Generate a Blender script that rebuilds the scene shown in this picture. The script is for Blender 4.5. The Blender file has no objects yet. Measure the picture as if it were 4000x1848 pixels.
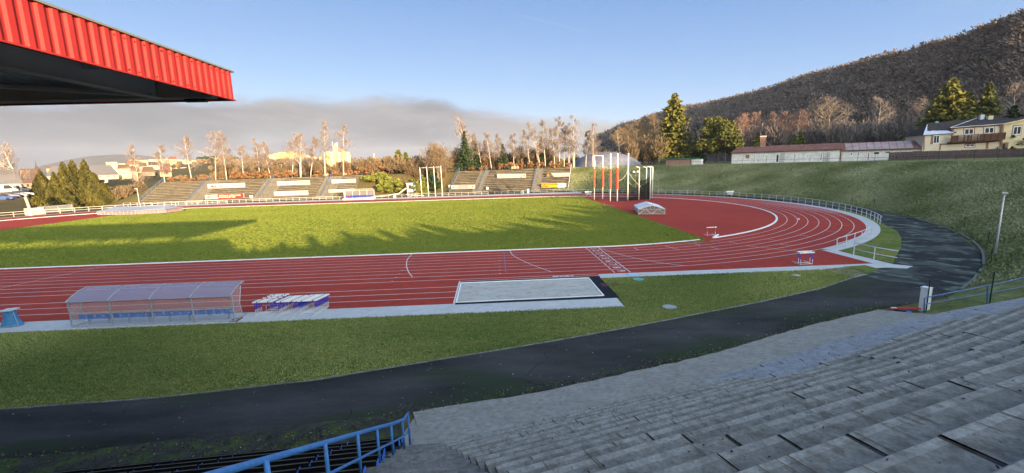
SUN_E, SKY_E, EXPO, CLOUD_K = 4.0, .15, 1.95, 1.12
SUNSIDE_BOOST = (4.7, 3.15, 2.15)  # sun-side sky, out of view, brightened several-fold to lift the shade
SKYG = .92
SKY_LO = (.31, .76, 1.52); SKY_HI = (.085, .34, 1.05)
HAZE = .00006
import bpy, math, random
import numpy as np
from mathutils import Matrix, Vector
S = bpy.context.scene
COL = S.collection
rnd = random.Random(7)
# ---------------------------------------------------------------- camera (solved from the 400 m track geometry)
CAM = np.array([-10.93, -44.474, 8.8175]); YAW, PIT, ROL, FPX = .0438, -.1636, -.0285, 1695.5
def _basis():
    cy, sy = math.cos(YAW), math.sin(YAW); cp, sp = math.cos(PIT), math.sin(PIT); cr, sr = math.cos(ROL), math.sin(ROL)
    f = np.array([sy*cp, cy*cp, sp]); r = np.array([cy, -sy, 0.]); u = np.cross(r, f)
    return cr*r+sr*u, -sr*r+cr*u, f
RX, UX, FX = _basis()
DD = 4000/2576
def ray(u, v): return FX+(u*DD-2000)/FPX*RX+(924-v*DD)/FPX*UX
def gp(u, v, z=0.):
    d = ray(u, v); t = (z-CAM[2])/d[2]; return CAM+d*t
def at(u, v, y):
    d = ray(u, v); return CAM+d*(y-CAM[1])/d[1]
def ad(u, v, dist):
    d = ray(u, v); return CAM+d*dist/math.hypot(d[0], d[1])
def zat(v_u, x, y):
    """height that a picture point has above ground spot x, y"""
    u, v = v_u; d = ray(u, v); return CAM[2]+d[2]*math.hypot(x-CAM[0], y-CAM[1])/math.hypot(d[0], d[1])
def lerp(a, b, t): return a+(b-a)*t
def sm(t): t = min(1, max(0, t)); return t*t*(3-2*t)

cam = bpy.data.cameras.new('camera'); co = bpy.data.objects.new('camera', cam); COL.objects.link(co)
M = Matrix(((RX[0], UX[0], -FX[0], CAM[0]), (RX[1], UX[1], -FX[1], CAM[1]), (RX[2], UX[2], -FX[2], CAM[2]), (0, 0, 0, 1)))
co.matrix_world = M
cam.sensor_width = 36; cam.lens = FPX/4000*36; cam.clip_start = .05; cam.clip_end = 30000
S.camera = co

# ---------------------------------------------------------------- materials
def nodes_of(name):
    m = bpy.data.materials.new(name); m.use_nodes = True; nt = m.node_tree
    b = nt.nodes['Principled BSDF']; return m, nt, b
def mat(name, c, rough=.7, c2=None, scale=4., bump=0., metal=0., c3=None, scale3=.3, mix3=.5, spec=.2, detail=6., stretch=None, bscale=None, lo=.35, hi=.65, lo3=.45, hi3=.62, dist=0.):
    m, nt, b = nodes_of(name); N, L = nt.nodes, nt.links
    b.inputs['Roughness'].default_value = rough; b.inputs['Metallic'].default_value = metal
    b.inputs['Specular IOR Level'].default_value = spec
    b.inputs['Base Color'].default_value = (*c, 1)
    tc = N.new('ShaderNodeTexCoord'); src = tc.outputs['Object']
    if stretch:
        mp = N.new('ShaderNodeMapping'); mp.inputs['Scale'].default_value = stretch[:3]
        if len(stretch) > 3: mp.inputs['Rotation'].default_value = (0, 0, stretch[3])
        L.new(src, mp.inputs[0]); src = mp.outputs[0]
    if c2:
        n = N.new('ShaderNodeTexNoise'); n.inputs['Scale'].default_value = scale; n.inputs['Detail'].default_value = detail; n.inputs['Roughness'].default_value = .62; n.inputs['Distortion'].default_value = dist
        L.new(src, n.inputs['Vector'])
        r = N.new('ShaderNodeValToRGB'); r.color_ramp.elements[0].position = lo; r.color_ramp.elements[1].position = hi
        r.color_ramp.elements[0].color = (*c, 1); r.color_ramp.elements[1].color = (*c2, 1)
        L.new(n.outputs['Fac'], r.inputs[0]); out = r.outputs[0]
        if c3:
            n3 = N.new('ShaderNodeTexNoise'); n3.inputs['Scale'].default_value = scale3; n3.inputs['Detail'].default_value = 5
            L.new(src, n3.inputs['Vector'])
            r3 = N.new('ShaderNodeMapRange'); r3.inputs[1].default_value = lo3; r3.inputs[2].default_value = hi3; r3.inputs[4].default_value = mix3
            L.new(n3.outputs['Fac'], r3.inputs[0])
            mx = N.new('ShaderNodeMix'); mx.data_type = 'RGBA'; mx.inputs[7].default_value = (*c3, 1)
            L.new(r3.outputs[0], mx.inputs[0]); L.new(out, mx.inputs[6]); out = mx.outputs[2]
        L.new(out, b.inputs['Base Color'])
    if bump:
        nb = N.new('ShaderNodeTexNoise'); nb.inputs['Scale'].default_value = bscale or scale*3; nb.inputs['Detail'].default_value = 5
        L.new(src, nb.inputs['Vector'])
        bp = N.new('ShaderNodeBump'); bp.inputs['Strength'].default_value = bump; bp.inputs['Distance'].default_value = .05
        L.new(nb.outputs['Fac'], bp.inputs['Height']); L.new(bp.outputs[0], b.inputs['Normal'])
    return m
def leafmat(name, ca, cb, rough=.8, trans=0.):
    """colour varies from leaf to leaf by a noise of the clump position and a per-face attribute"""
    m, nt, b = nodes_of(name); N, L = nt.nodes, nt.links
    b.inputs['Roughness'].default_value = rough; b.inputs['Specular IOR Level'].default_value = .15
    a = N.new('ShaderNodeAttribute'); a.attribute_name = 'tone'
    mx = N.new('ShaderNodeMix'); mx.data_type = 'RGBA'; mx.inputs[6].default_value = (*ca, 1); mx.inputs[7].default_value = (*cb, 1)
    L.new(a.outputs['Fac'], mx.inputs[0]); L.new(mx.outputs[2], b.inputs['Base Color'])
    if trans:
        t = N.new('ShaderNodeBsdfTranslucent'); L.new(mx.outputs[2], t.inputs[0]); ms = N.new('ShaderNodeMixShader'); ms.inputs[0].default_value = trans
        L.new(b.outputs[0], ms.inputs[1]); L.new(t.outputs[0], ms.inputs[2]); L.new(ms.outputs[0], N['Material Output'].inputs[0])
    return m
def seethru(name, c, alpha, rough=.3, spec=.5):
    m, nt, b = nodes_of(name); b.inputs['Base Color'].default_value = (*c, 1); b.inputs['Alpha'].default_value = alpha
    b.inputs['Roughness'].default_value = rough; b.inputs['Specular IOR Level'].default_value = spec; return m
def netmat(name, c, cells=12., w=.25):
    m, nt, b = nodes_of(name); N, L = nt.nodes, nt.links
    b.inputs['Base Color'].default_value = (*c, 1); b.inputs['Alpha'].default_value = w; b.inputs['Roughness'].default_value = .9
    return m

K = {}
K['white'] = mat('white_paint', (.78,.78,.76), .5, (.68,.68,.66), 3)
K['white_line'] = mat('line_paint', (.72,.70,.69), .7, (.5,.45,.44), 6, lo=.3, hi=.8)
K['faint_line'] = mat('faint_line_paint', (.5,.33,.33), .7)
K['blue_line'] = mat('blue_line_paint', (.16,.13,.3), .7)
K['yellow_line'] = mat('yellow_line_paint', (.65,.5,.3), .7)
K['galv'] = mat('galvanised_steel', (.42,.43,.44), .5, (.34,.35,.37), 5, metal=.3)
K['galv_light'] = mat('pale_steel', (.62,.63,.64), .5, (.5,.5,.52), 5, metal=.2)
K['rail_cream'] = mat('pale_rail_paint', (.6,.57,.48), .6, (.48,.45,.38), 3)
K['blue_rail'] = mat('blue_rail_paint', (.05,.17,.42), .5, (.08,.24,.52), 9, bump=.3, c3=(.09,.11,.16), scale3=14, lo3=.6, hi3=.7)
K['dull_blue_rail'] = mat('weathered_blue_rail_paint', (.07,.14,.26), .6, (.12,.2,.3), 9)
K['black'] = mat('black_plastic', (.006,.006,.008), .45)
K['dark'] = mat('dark_metal', (.03,.035,.04), .6)
K['green_post'] = mat('green_post_paint', (.012,.035,.028), .6)
K['blue_seat'] = mat('blue_seat_plastic', (.03,.15,.55), .4, (.04,.19,.66), 3)
K['royal'] = mat('royal_blue_plastic', (.03,.05,.42), .4)
K['glass'] = mat('window_glass', (.04,.045,.05), .08, spec=.8)
K['orange'] = mat('orange_foam', (.75,.11,.06), .8, (.6,.08,.05), 3, bump=.4)
K['redpaint'] = mat('red_paint', (.5,.03,.03), .5)
K['concrete'] = None
def concrete(name, c, c2, c3, spots=True, scale=1.2, fine=18., stretch=None, amp=.5):
    m, nt, b = nodes_of(name); N, L = nt.nodes, nt.links
    b.inputs['Roughness'].default_value = .95; b.inputs['Specular IOR Level'].default_value = .03
    tc = N.new('ShaderNodeTexCoord'); src = tc.outputs['Object']
    if stretch:
        mp = N.new('ShaderNodeMapping'); mp.inputs['Scale'].default_value = stretch; L.new(src, mp.inputs[0]); src = mp.outputs[0]
    def noise(s, d=6):
        n = N.new('ShaderNodeTexNoise'); n.inputs['Scale'].default_value = s; n.inputs['Detail'].default_value = d; n.inputs['Roughness'].default_value = .65; L.new(src, n.inputs['Vector']); return n.outputs['Fac']
    def rng(x, a, b_, lo=0, hi=1):
        r = N.new('ShaderNodeMapRange'); r.inputs[1].default_value = a; r.inputs[2].default_value = b_; r.inputs[3].default_value = lo; r.inputs[4].default_value = hi; L.new(x, r.inputs[0]); return r.outputs[0]
    def mix(f, a, bcol):
        x = N.new('ShaderNodeMix'); x.data_type = 'RGBA'; L.new(f, x.inputs[0])
        if isinstance(a, tuple): x.inputs[6].default_value = (*a, 1)
        else: L.new(a, x.inputs[6])
        if isinstance(bcol, tuple): x.inputs[7].default_value = (*bcol, 1)
        else: L.new(bcol, x.inputs[7])
        return x.outputs[2]
    o = mix(rng(noise(scale), .38, .62), c, c2)
    o = mix(rng(noise(scale*3.7), .46, .66, 0, .85), o, c3)
    g = noise(fine, 3); o = mix(rng(g, .35, .68, .0, amp), o, tuple(x*.45 for x in c))
    if spots:
        v = N.new('ShaderNodeTexNoise'); v.inputs['Scale'].default_value = 30; v.inputs['Detail'].default_value = 2; L.new(src, v.inputs['Vector'])
        o = mix(rng(v.outputs['Fac'], .68, .72, 0, .85), o, (.03,.03,.028))
    L.new(o, b.inputs['Base Color'])
    bp = N.new('ShaderNodeBump'); bp.inputs['Strength'].default_value = .5; bp.inputs['Distance'].default_value = .02; L.new(g, bp.inputs['Height']); L.new(bp.outputs[0], b.inputs['Normal'])
    return m
K['concrete'] = concrete('worn_concrete', (.215,.200,.172), (.29,.27,.235), (.125,.113,.093))
K['nosing'] = concrete('worn_nosing', (.29,.272,.238), (.37,.35,.31), (.165,.153,.13))
K['apron'] = concrete('apron_concrete', (.30,.278,.235), (.37,.345,.295), (.235,.215,.18), fine=5, amp=.3)
K['stairs'] = concrete('rough_concrete', (.2,.185,.17), (.27,.255,.24), (.12,.11,.10))
K['old_wood'] = concrete('weathered_bench_boards', (.20,.175,.13), (.28,.245,.18), (.12,.105,.08), spots=False, scale=.5, fine=2.2, stretch=(.35,1,3))
K['track'] = mat('red_running_surface', (.34,.036,.020), .85, (.38,.046,.025), .35, bump=.9, bscale=45, c3=(.30,.036,.024), scale3=.06, mix3=.8)
_m = K['track']; _N, _L = _m.node_tree.nodes, _m.node_tree.links; _b = _N['Principled BSDF']; _src = _b.inputs['Base Color'].links[0].from_socket
_tc = _N.new('ShaderNodeTexCoord'); _mp = _N.new('ShaderNodeMapping'); _mp.inputs['Location'].default_value = (-44.2, -27., 0); _L.new(_tc.outputs['Object'], _mp.inputs[0])
_m2 = _N.new('ShaderNodeMapping'); _m2.inputs['Rotation'].default_value = (0, 0, .35); _m2.inputs['Scale'].default_value = (1/3.2, 1/15., 1); _L.new(_mp.outputs[0], _m2.inputs[0])
_ln = _N.new('ShaderNodeVectorMath'); _ln.operation = 'LENGTH'; _L.new(_m2.outputs[0], _ln.inputs[0]); _n = _N.new('ShaderNodeTexNoise'); _n.inputs['Scale'].default_value = .5; _n.inputs['Detail'].default_value = 8; _L.new(_tc.outputs['Object'], _n.inputs['Vector'])
_ad = _N.new('ShaderNodeMath'); _ad.operation = 'MULTIPLY_ADD'; _L.new(_n.outputs['Fac'], _ad.inputs[0]); _ad.inputs[1].default_value = 1.6; _L.new(_ln.outputs['Value'], _ad.inputs[2])
_r = _N.new('ShaderNodeMapRange'); _r.inputs[1].default_value = 2.0; _r.inputs[2].default_value = .9; _r.inputs[4].default_value = .6; _L.new(_ad.outputs[0], _r.inputs[0])
_x = _N.new('ShaderNodeMix'); _x.data_type = 'RGBA'; _x.inputs[7].default_value = (.42,.22,.22,1); _L.new(_r.outputs[0], _x.inputs[0]); _L.new(_src, _x.inputs[6])
_st = _N.new('ShaderNodeTexNoise'); _st.inputs['Scale'].default_value = 1.3; _st.inputs['Detail'].default_value = 9; _st.inputs['Roughness'].default_value = .7; _L.new(_tc.outputs['Object'], _st.inputs['Vector']); _sr = _N.new('ShaderNodeMapRange'); _sr.inputs[1].default_value = .3; _sr.inputs[2].default_value = .7; _sr.inputs[3].default_value = .84; _sr.inputs[4].default_value = 1.14; _L.new(_st.outputs['Fac'], _sr.inputs[0])
_sv = _N.new('ShaderNodeVectorMath'); _sv.operation = 'SCALE'; _L.new(_x.outputs[2], _sv.inputs[0]); _L.new(_sr.outputs[0], _sv.inputs[3]); _L.new(_sv.outputs[0], _b.inputs['Base Color'])
K['runway'] = mat('dark_red_strip', (.09,.028,.03), .85)
K['paving'] = mat('pale_paving_blocks', (.43,.43,.42), .85, (.50,.50,.49), .6, bump=.2, bscale=8, c3=(.36,.36,.34), scale3=2.5, mix3=.4)
K['sand'] = mat('sand_cover', (.36,.34,.30), .95, (.46,.44,.40), .8, c3=(.22,.19,.14), scale3=3.2, mix3=.75, lo3=.56, hi3=.66, stretch=(.6,1.6,1), bump=.5, bscale=5)
K['rubber'] = mat('black_rubber_edge', (.008,.009,.014), .8)
K['asphalt'] = mat('old_asphalt', (.028,.028,.027), .95, (.066,.064,.062), .35, spec=.04, detail=10, bump=.5, bscale=14, c3=(.035,.048,.026), scale3=.32, mix3=.9, lo3=.5, hi3=.64, stretch=(.45,1.3,1,.25))
K['asphalt_moss'] = mat('frosted_mossy_asphalt', (.03,.032,.033), .95, (.08,.088,.08), .33, spec=.04, bump=.5, bscale=10, detail=12, c3=(.17,.20,.165), scale3=.7, mix3=.55, lo3=.54, hi3=.64, stretch=(1.,1.,1,.35), lo=.46, hi=.64, dist=.9)
def grassmat(name, a, b2, c3, s=.35, st=None, s3=2., fine=9., lo=.38, hi=.62, m3=.6, bump=1., tuft=(.45,1.6)):
    m = mat(name, a, .95, b2, s, bump=bump, bscale=fine, c3=c3, scale3=s3, mix3=m3, detail=10, stretch=st, spec=.05, lo=lo, hi=hi, lo3=.42, hi3=.66)
    N, L = m.node_tree.nodes, m.node_tree.links; b = N['Principled BSDF']; src = b.inputs['Base Color'].links[0].from_socket
    tc = N.new('ShaderNodeTexCoord'); n = N.new('ShaderNodeTexNoise'); n.inputs['Scale'].default_value = fine*.55; n.inputs['Detail'].default_value = 6; n.inputs['Roughness'].default_value = .8
    mp = N.new('ShaderNodeMapping'); mp.inputs['Scale'].default_value = (.5, 1.2, 1); L.new(tc.outputs['Object'], mp.inputs[0]); L.new(mp.outputs[0], n.inputs['Vector'])
    r = N.new('ShaderNodeMapRange'); r.inputs[1].default_value = .3; r.inputs[2].default_value = .7; r.inputs[3].default_value = tuft[0]; r.inputs[4].default_value = tuft[1]; L.new(n.outputs['Fac'], r.inputs[0])
    v = N.new('ShaderNodeVectorMath'); v.operation = 'SCALE'; L.new(src, v.inputs[0]); L.new(r.outputs[0], v.inputs[3]); L.new(v.outputs[0], b.inputs['Base Color']); return m
K['pitch'] = grassmat('pitch_grass', (.15,.165,.022), (.175,.18,.026), (.125,.145,.022), s=.12, st=(.6,1.6,1), s3=1.5, fine=5, m3=.5, tuft=(.82,1.18))
K['verge'] = grassmat('verge_grass', (.09,.125,.03), (.18,.18,.05), (.055,.09,.022), s=.4, s3=2.4, st=(.55,1.3,1), fine=8)
K['bank'] = grassmat('bank_grass', (.11,.125,.042), (.21,.205,.105), (.09,.105,.035), s=.2, s3=1.1, fine=4., st=(.45,1.1,1.8,.9), lo=.44, hi=.66, m3=.7)
K['drybank'] = grassmat('dry_bank_grass', (.16,.12,.04), (.24,.17,.07), (.09,.08,.03), s=.3, s3=1.)
K['field'] = grassmat('ground_soil_grass', (.11,.085,.035), (.15,.11,.05), (.07,.075,.025), s=.05, s3=.2)
K['bark_birch'] = mat('birch_bark', (.58,.52,.43), .8, (.46,.40,.32), 1.2, c3=(.12,.09,.07), scale3=2.2, mix3=.8, lo3=.6, hi3=.66)
K['bark_dark'] = mat('dark_bark', (.10,.075,.05), .9, (.16,.12,.08), 3)
K['bark_pale'] = mat('pale_brown_bark', (.26,.20,.13), .9, (.34,.27,.18), 2)
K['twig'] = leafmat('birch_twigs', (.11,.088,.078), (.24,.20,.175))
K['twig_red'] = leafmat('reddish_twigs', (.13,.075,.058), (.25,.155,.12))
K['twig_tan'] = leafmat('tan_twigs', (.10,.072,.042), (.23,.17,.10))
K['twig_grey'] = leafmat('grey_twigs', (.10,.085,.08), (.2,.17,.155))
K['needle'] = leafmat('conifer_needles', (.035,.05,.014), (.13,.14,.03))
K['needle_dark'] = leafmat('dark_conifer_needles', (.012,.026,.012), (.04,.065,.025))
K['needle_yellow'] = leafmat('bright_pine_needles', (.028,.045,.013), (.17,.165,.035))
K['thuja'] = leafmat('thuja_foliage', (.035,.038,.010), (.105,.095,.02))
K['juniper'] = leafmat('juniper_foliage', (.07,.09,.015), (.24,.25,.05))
K['leaf_orange'] = leafmat('dry_orange_leaves', (.13,.065,.028), (.30,.165,.075))
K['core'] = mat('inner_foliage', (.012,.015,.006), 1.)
K['wood_grey'] = leafmat('bare_forest', (.105,.082,.068), (.195,.157,.132))
K['wood_con'] = leafmat('forest_conifers', (.015,.024,.014), (.04,.055,.028))
K['forest_floor'] = mat('leaf_litter', (.055,.042,.036), 1., (.085,.066,.055), .05)

# ---------------------------------------------------------------- mesh building
class MB:
    XF = None
    def __init__(s): s.v = []; s.f = []; s.m = []; s.mi = 0
    def add(s, vs, fs):
        o = len(s.v); s.v += [tuple(map(float, p)) for p in vs]; s.f += [tuple(i+o for i in f) for f in fs]; s.m += [s.mi]*len(fs); return s
    def box(s, c, d, rz=0., rx=0.):
        x, y, z = d[0]/2, d[1]/2, d[2]/2
        R = Matrix.Rotation(rz, 3, 'Z') @ Matrix.Rotation(rx, 3, 'X')
        P = [R @ Vector(p) for p in ((-x,-y,-z),(x,-y,-z),(x,y,-z),(-x,y,-z),(-x,-y,z),(x,-y,z),(x,y,z),(-x,y,z))]
        return s.add([(p.x+c[0], p.y+c[1], p.z+c[2]) for p in P], [(3,2,1,0),(4,5,6,7),(0,1,5,4),(1,2,6,5),(2,3,7,6),(3,0,4,7)])
    def beam(s, a, b, w, h=None, up=(0,0,1)):
        h = h or w; a = Vector(a); b = Vector(b); d = (b-a).normalized(); u = Vector(up)
        if abs(d.dot(u)) > .98: u = Vector((0,1,0))
        x = d.cross(u).normalized()*w/2; y = x.cross(d).normalized()*h/2
        return s.add([a-x-y, a+x-y, a+x+y, a-x+y, b-x-y, b+x-y, b+x+y, b-x+y], [(0,3,2,1),(4,5,6,7),(0,1,5,4),(1,2,6,5),(2,3,7,6),(3,0,4,7)])
    def tube(s, pts, r, n=8, cap=True):
        pts = [Vector(p) for p in pts]; rs = r if isinstance(r, (list, tuple)) else [r]*len(pts)
        o = len(s.v); vs = []; ref = None
        for i, p in enumerate(pts):
            d = (pts[min(i+1, len(pts)-1)]-pts[max(i-1, 0)]).normalized()
            if ref is None:
                ref = d.cross(Vector((0,0,1))) if abs(d.z) < .9 else d.cross(Vector((1,0,0)))
            x = (ref-d*ref.dot(d)).normalized(); y = d.cross(x); ref = x
            vs += [p+(x*math.cos(2*math.pi*k/n)+y*math.sin(2*math.pi*k/n))*rs[i] for k in range(n)]
        fs = [(i*n+k, i*n+(k+1) % n, (i+1)*n+(k+1) % n, (i+1)*n+k) for i in range(len(pts)-1) for k in range(n)]
        if cap: fs += [tuple(range(n))[::-1], tuple((len(pts)-1)*n+k for k in range(n))]
        return s.add(vs, fs)
    def quad(s, a, b, c, d): return s.add([a, b, c, d], [(0,1,2,3)])
    def prism(s, poly, z0, z1):
        n = len(poly); return s.add([(x, y, z0) for x, y in poly]+[(x, y, z1) for x, y in poly], [tuple(range(n))[::-1], tuple(range(n, 2*n))]+[(i, (i+1) % n, n+(i+1) % n, n+i) for i in range(n)])
    def flat(s, poly, z): return s.add([(x, y, z) for x, y in poly], [tuple(range(len(poly)))])
    def ribbon(s, pts, w, z=None, closed=False):
        n = len(pts); L = []; 
        for i in range(n):
            a = pts[max(i-1, 0)]; b = pts[min(i+1, n-1)]; dx, dy = b[0]-a[0], b[1]-a[1]; l = math.hypot(dx, dy) or 1; nx, ny = -dy/l*w/2, dx/l*w/2
            zz = z if z is not None else pts[i][2]
            L += [(pts[i][0]+nx, pts[i][1]+ny, zz), (pts[i][0]-nx, pts[i][1]-ny, zz)]
        return s.add(L, [(2*i+1, 2*i+3, 2*i+2, 2*i) for i in range(n-1)])
    def build(s, name, m, parent=None, smooth=False, loc=None):
        o = None; off = (0,0,0)
        me = bpy.data.meshes.new(name)
        if parent is not None and loc is None: off = tuple(parent.matrix_basis.translation)
        sv = [MB.XF(p) for p in s.v] if MB.XF else s.v
        V = [(x-off[0], y-off[1], z-off[2]) for x, y, z in sv]
        me.from_pydata(V, [], s.f); 
        for mm in (m if isinstance(m, (list, tuple)) else [m]): me.materials.append(mm)
        if isinstance(m, (list, tuple)): me.polygons.foreach_set('material_index', s.m)
        if smooth: me.polygons.foreach_set('use_smooth', [True]*len(me.polygons))
        me.validate(); me.update()
        o = bpy.data.objects.new(name, me); COL.objects.link(o)
        if parent is not None: o.parent = parent
        if loc is not None: o.location = loc
        return o
def tag(o, label=None, cat=None, group=None, kind=None):
    if label: o['label'] = label
    if cat: o['category'] = cat
    if group: o['group'] = group
    if kind: o['kind'] = kind
    return o
def thing(name, label, cat, loc=(0,0,0), group=None, rz=0.):
    o = bpy.data.objects.new(name, None); COL.objects.link(o); o.empty_display_size = .3
    o.location = tuple(float(c) for c in loc); o.rotation_euler = (0,0,rz); return tag(o, label, cat, group)
KIDS = {}
def copy_tree(o, parent=None):
    c = o.copy(); COL.objects.link(c); c.parent = parent
    for ch in [q for q in bpy.data.objects if q.parent == o and q is not c]: copy_tree(ch, c)
    return c
def dup(root, loc, rz, label, sc=None):
    kids = [(ch, list(ch.children)) for ch in list(root.children)]
    r = root.copy(); COL.objects.link(r); r.location = tuple(float(c) for c in loc); r.rotation_euler = (0,0,rz); r['label'] = label
    if sc: r.scale = sc
    for ch, gs in kids:
        c = ch.copy(); COL.objects.link(c); c.parent = r
        for g in gs:
            d = g.copy(); COL.objects.link(d); d.parent = c
    return r
def struct(o): o['kind'] = 'structure'; return o
def npmesh(name, V, nv, m, parent=None, tone=None, loc=(0,0,0)):
    """V: (faces*nv, 3) array, every nv rows one face"""
    V = np.asarray(V, dtype=np.float32).reshape(-1, 3); n = len(V)//nv
    me = bpy.data.meshes.new(name); me.vertices.add(len(V)); me.vertices.foreach_set('co', V.ravel())
    me.loops.add(len(V)); me.loops.foreach_set('vertex_index', np.arange(len(V), dtype=np.int32))
    me.polygons.add(n); me.polygons.foreach_set('loop_start', np.arange(n, dtype=np.int32)*nv); me.polygons.foreach_set('loop_total', np.full(n, nv, dtype=np.int32))
    me.materials.append(m)
    if tone is not None:
        a = me.attributes.new('tone', 'FLOAT', 'FACE'); a.data.foreach_set('value', np.asarray(tone, dtype=np.float32))
    me.update(); o = bpy.data.objects.new(name, me); COL.objects.link(o); o.parent = parent; o.location = loc; return o
# ---------------------------------------------------------------- sun, sky
SUN_AZ, SUN_EL = math.radians(152.1), math.radians(7.5)      # azimuth clockwise from +y
SD = Vector((math.sin(SUN_AZ)*math.cos(SUN_EL), math.cos(SUN_AZ)*math.cos(SUN_EL), math.sin(SUN_EL)))
sl = bpy.data.lights.new('sun', 'SUN'); sl.energy = SUN_E; sl.angle = math.radians(.5); sl.color = (1, .70, .40)
so = bpy.data.objects.new('sun', sl); COL.objects.link(so); so.rotation_euler = SD.to_track_quat('Z', 'Y').to_euler()
W = bpy.data.worlds.new('World'); S.world = W; W.use_nodes = True; nt = W.node_tree; N, L = nt.nodes, nt.links
bg = N['Background']; bg.inputs['Strength'].default_value = SKY_E
sky = N.new('ShaderNodeTexSky'); sky.sky_type = 'NISHITA'; sky.sun_disc = False; sky.sun_elevation = SUN_EL; sky.sun_rotation = SUN_AZ
sky.altitude = 450; sky.air_density = 1.0; sky.dust_density = .25; sky.ozone_density = 2.2
tc = N.new('ShaderNodeTexCoord'); sep = N.new('ShaderNodeSeparateXYZ'); L.new(tc.outputs['Generated'], sep.inputs[0])
def mth(op, a, b=None, c=None):
    n = N.new('ShaderNodeMath'); n.operation = op
    for i, x in enumerate((a, b, c)):
        if x is None: continue
        if isinstance(x, (int, float)): n.inputs[i].default_value = x
        else: L.new(x, n.inputs[i])
    return n.outputs[0]
def wnoise(vec, s, d=6, rough=.55, dist=0.):
    n = N.new('ShaderNodeTexNoise'); n.inputs['Scale'].default_value = s; n.inputs['Detail'].default_value = d; n.inputs['Roughness'].default_value = rough; n.inputs['Distortion'].default_value = dist
    L.new(vec, n.inputs['Vector']); return n.outputs['Fac']
def mr(x, a, b, lo=0., hi=1., smooth=True):
    n = N.new('ShaderNodeMapRange'); n.interpolation_type = 'SMOOTHSTEP' if smooth else 'LINEAR'
    for i, q in ((1, a), (2, b), (3, lo), (4, hi)): n.inputs[i].default_value = q
    L.new(x, n.inputs[0]); return n.outputs[0]
def mixc(f, a, b):
    n = N.new('ShaderNodeMix'); n.data_type = 'RGBA'; L.new(f, n.inputs[0])
    for i, q in ((6, a), (7, b)):
        if isinstance(q, tuple): n.inputs[i].default_value = (*q, 1)
        else: L.new(q, n.inputs[i])
    return n.outputs[2]
x_, y_, z_ = sep.outputs
az = mth('ARCTAN2', x_, y_)                                    # azimuth clockwise from +y, radians
el = mth('ARCTAN2', z_, mth('SQRT', mth('ADD', mth('MULTIPLY', x_, x_), mth('MULTIPLY', y_, y_))))
cv = N.new('ShaderNodeCombineXYZ'); L.new(az, cv.inputs[0]); L.new(mth('MULTIPLY', el, 3.2), cv.inputs[1]); cvec = cv.outputs[0]
cv2 = N.new('ShaderNodeCombineXYZ'); L.new(mth('ADD', az, 9.), cv2.inputs[0]); L.new(mth('MULTIPLY', el, 6.5), cv2.inputs[1]); cvec2 = cv2.outputs[0]
def dotv_late(v):
    n = N.new('ShaderNodeVectorMath'); n.operation = 'DOT_PRODUCT'; L.new(tc.outputs['Generated'], n.inputs[0]); n.inputs[1].default_value = v; return n.outputs['Value']
# height of the cloud bank's upper edge by azimuth
top = N.new('ShaderNodeFloatCurve'); L.new(mr(az, -1.3, 1.3, smooth=False), top.inputs['Value'])
cu = top.mapping.curves[0]
def ea(u, v):
    d = ray(u, v); return math.atan2(d[0], d[1]), math.atan2(d[2], math.hypot(d[0], d[1]))
edge = [(0,235),(300,236),(585,243),(760,240),(880,252),(1000,246),(1090,250),(1170,268),(1260,281),(1400,296),(1560,306),(1750,345)]
pts = [(-1.3, .30)]+[ea(*p) for p in edge]+[(1.3, -.05)]
pts = [((a+1.3)/2.6, e+.1) for a, e in pts]
cu.points[0].location = pts[0]; cu.points[1].location = pts[-1]
for p in pts[1:-1]: cu.points.new(*p)
top.mapping.update()
topel = mth('SUBTRACT', top.outputs[0], .1)
nA = wnoise(cvec, 7., 9, .6, .5)
nB = wnoise(cvec2, 2.6, 8, .5, .4)
dd = mth('SUBTRACT', topel, mth('ADD', el, mth('MULTIPLY', mth('SUBTRACT', nA, .5), -.06)))
mask = mr(dd, -.010, .022)
# inside the bank: purple-grey body, paler streaks low on the left
body = mixc(mr(dd, .0, .16), (.60,.595,.63), (.22,.29,.40))
body = mixc(mth('MULTIPLY', mr(nA, .40, .62), .55), body, (.78,.78,.80)); body = mixc(mth('MULTIPLY', mr(nB, .54, .38), .5), body, (.30,.35,.43))
streak = mth('MULTIPLY', mr(nB, .44, .66), mth('MULTIPLY', mr(az, -.30, -.62), mr(dd, .02, .10)))
body = mixc(mth('MULTIPLY', streak, .9), body, (.70,.80,.84))
warm = mth('MULTIPLY', mr(az, -.1, .25), mr(dd, .10, -.0)); body = mixc(mth('MULTIPLY', warm, .7), body, (.80,.78,.74))
gold = mth('MULTIPLY', mr(az, -.62, -.86), mth('MULTIPLY', mr(dd, .08, .2), mr(nA, .3, .6))); body = mixc(mth('MULTIPLY', gold, .6), body, (.84,.80,.74))
vm = N.new('ShaderNodeVectorMath'); vm.operation = 'SCALE'; L.new(body, vm.inputs[0]); vm.inputs[3].default_value = CLOUD_K
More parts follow.
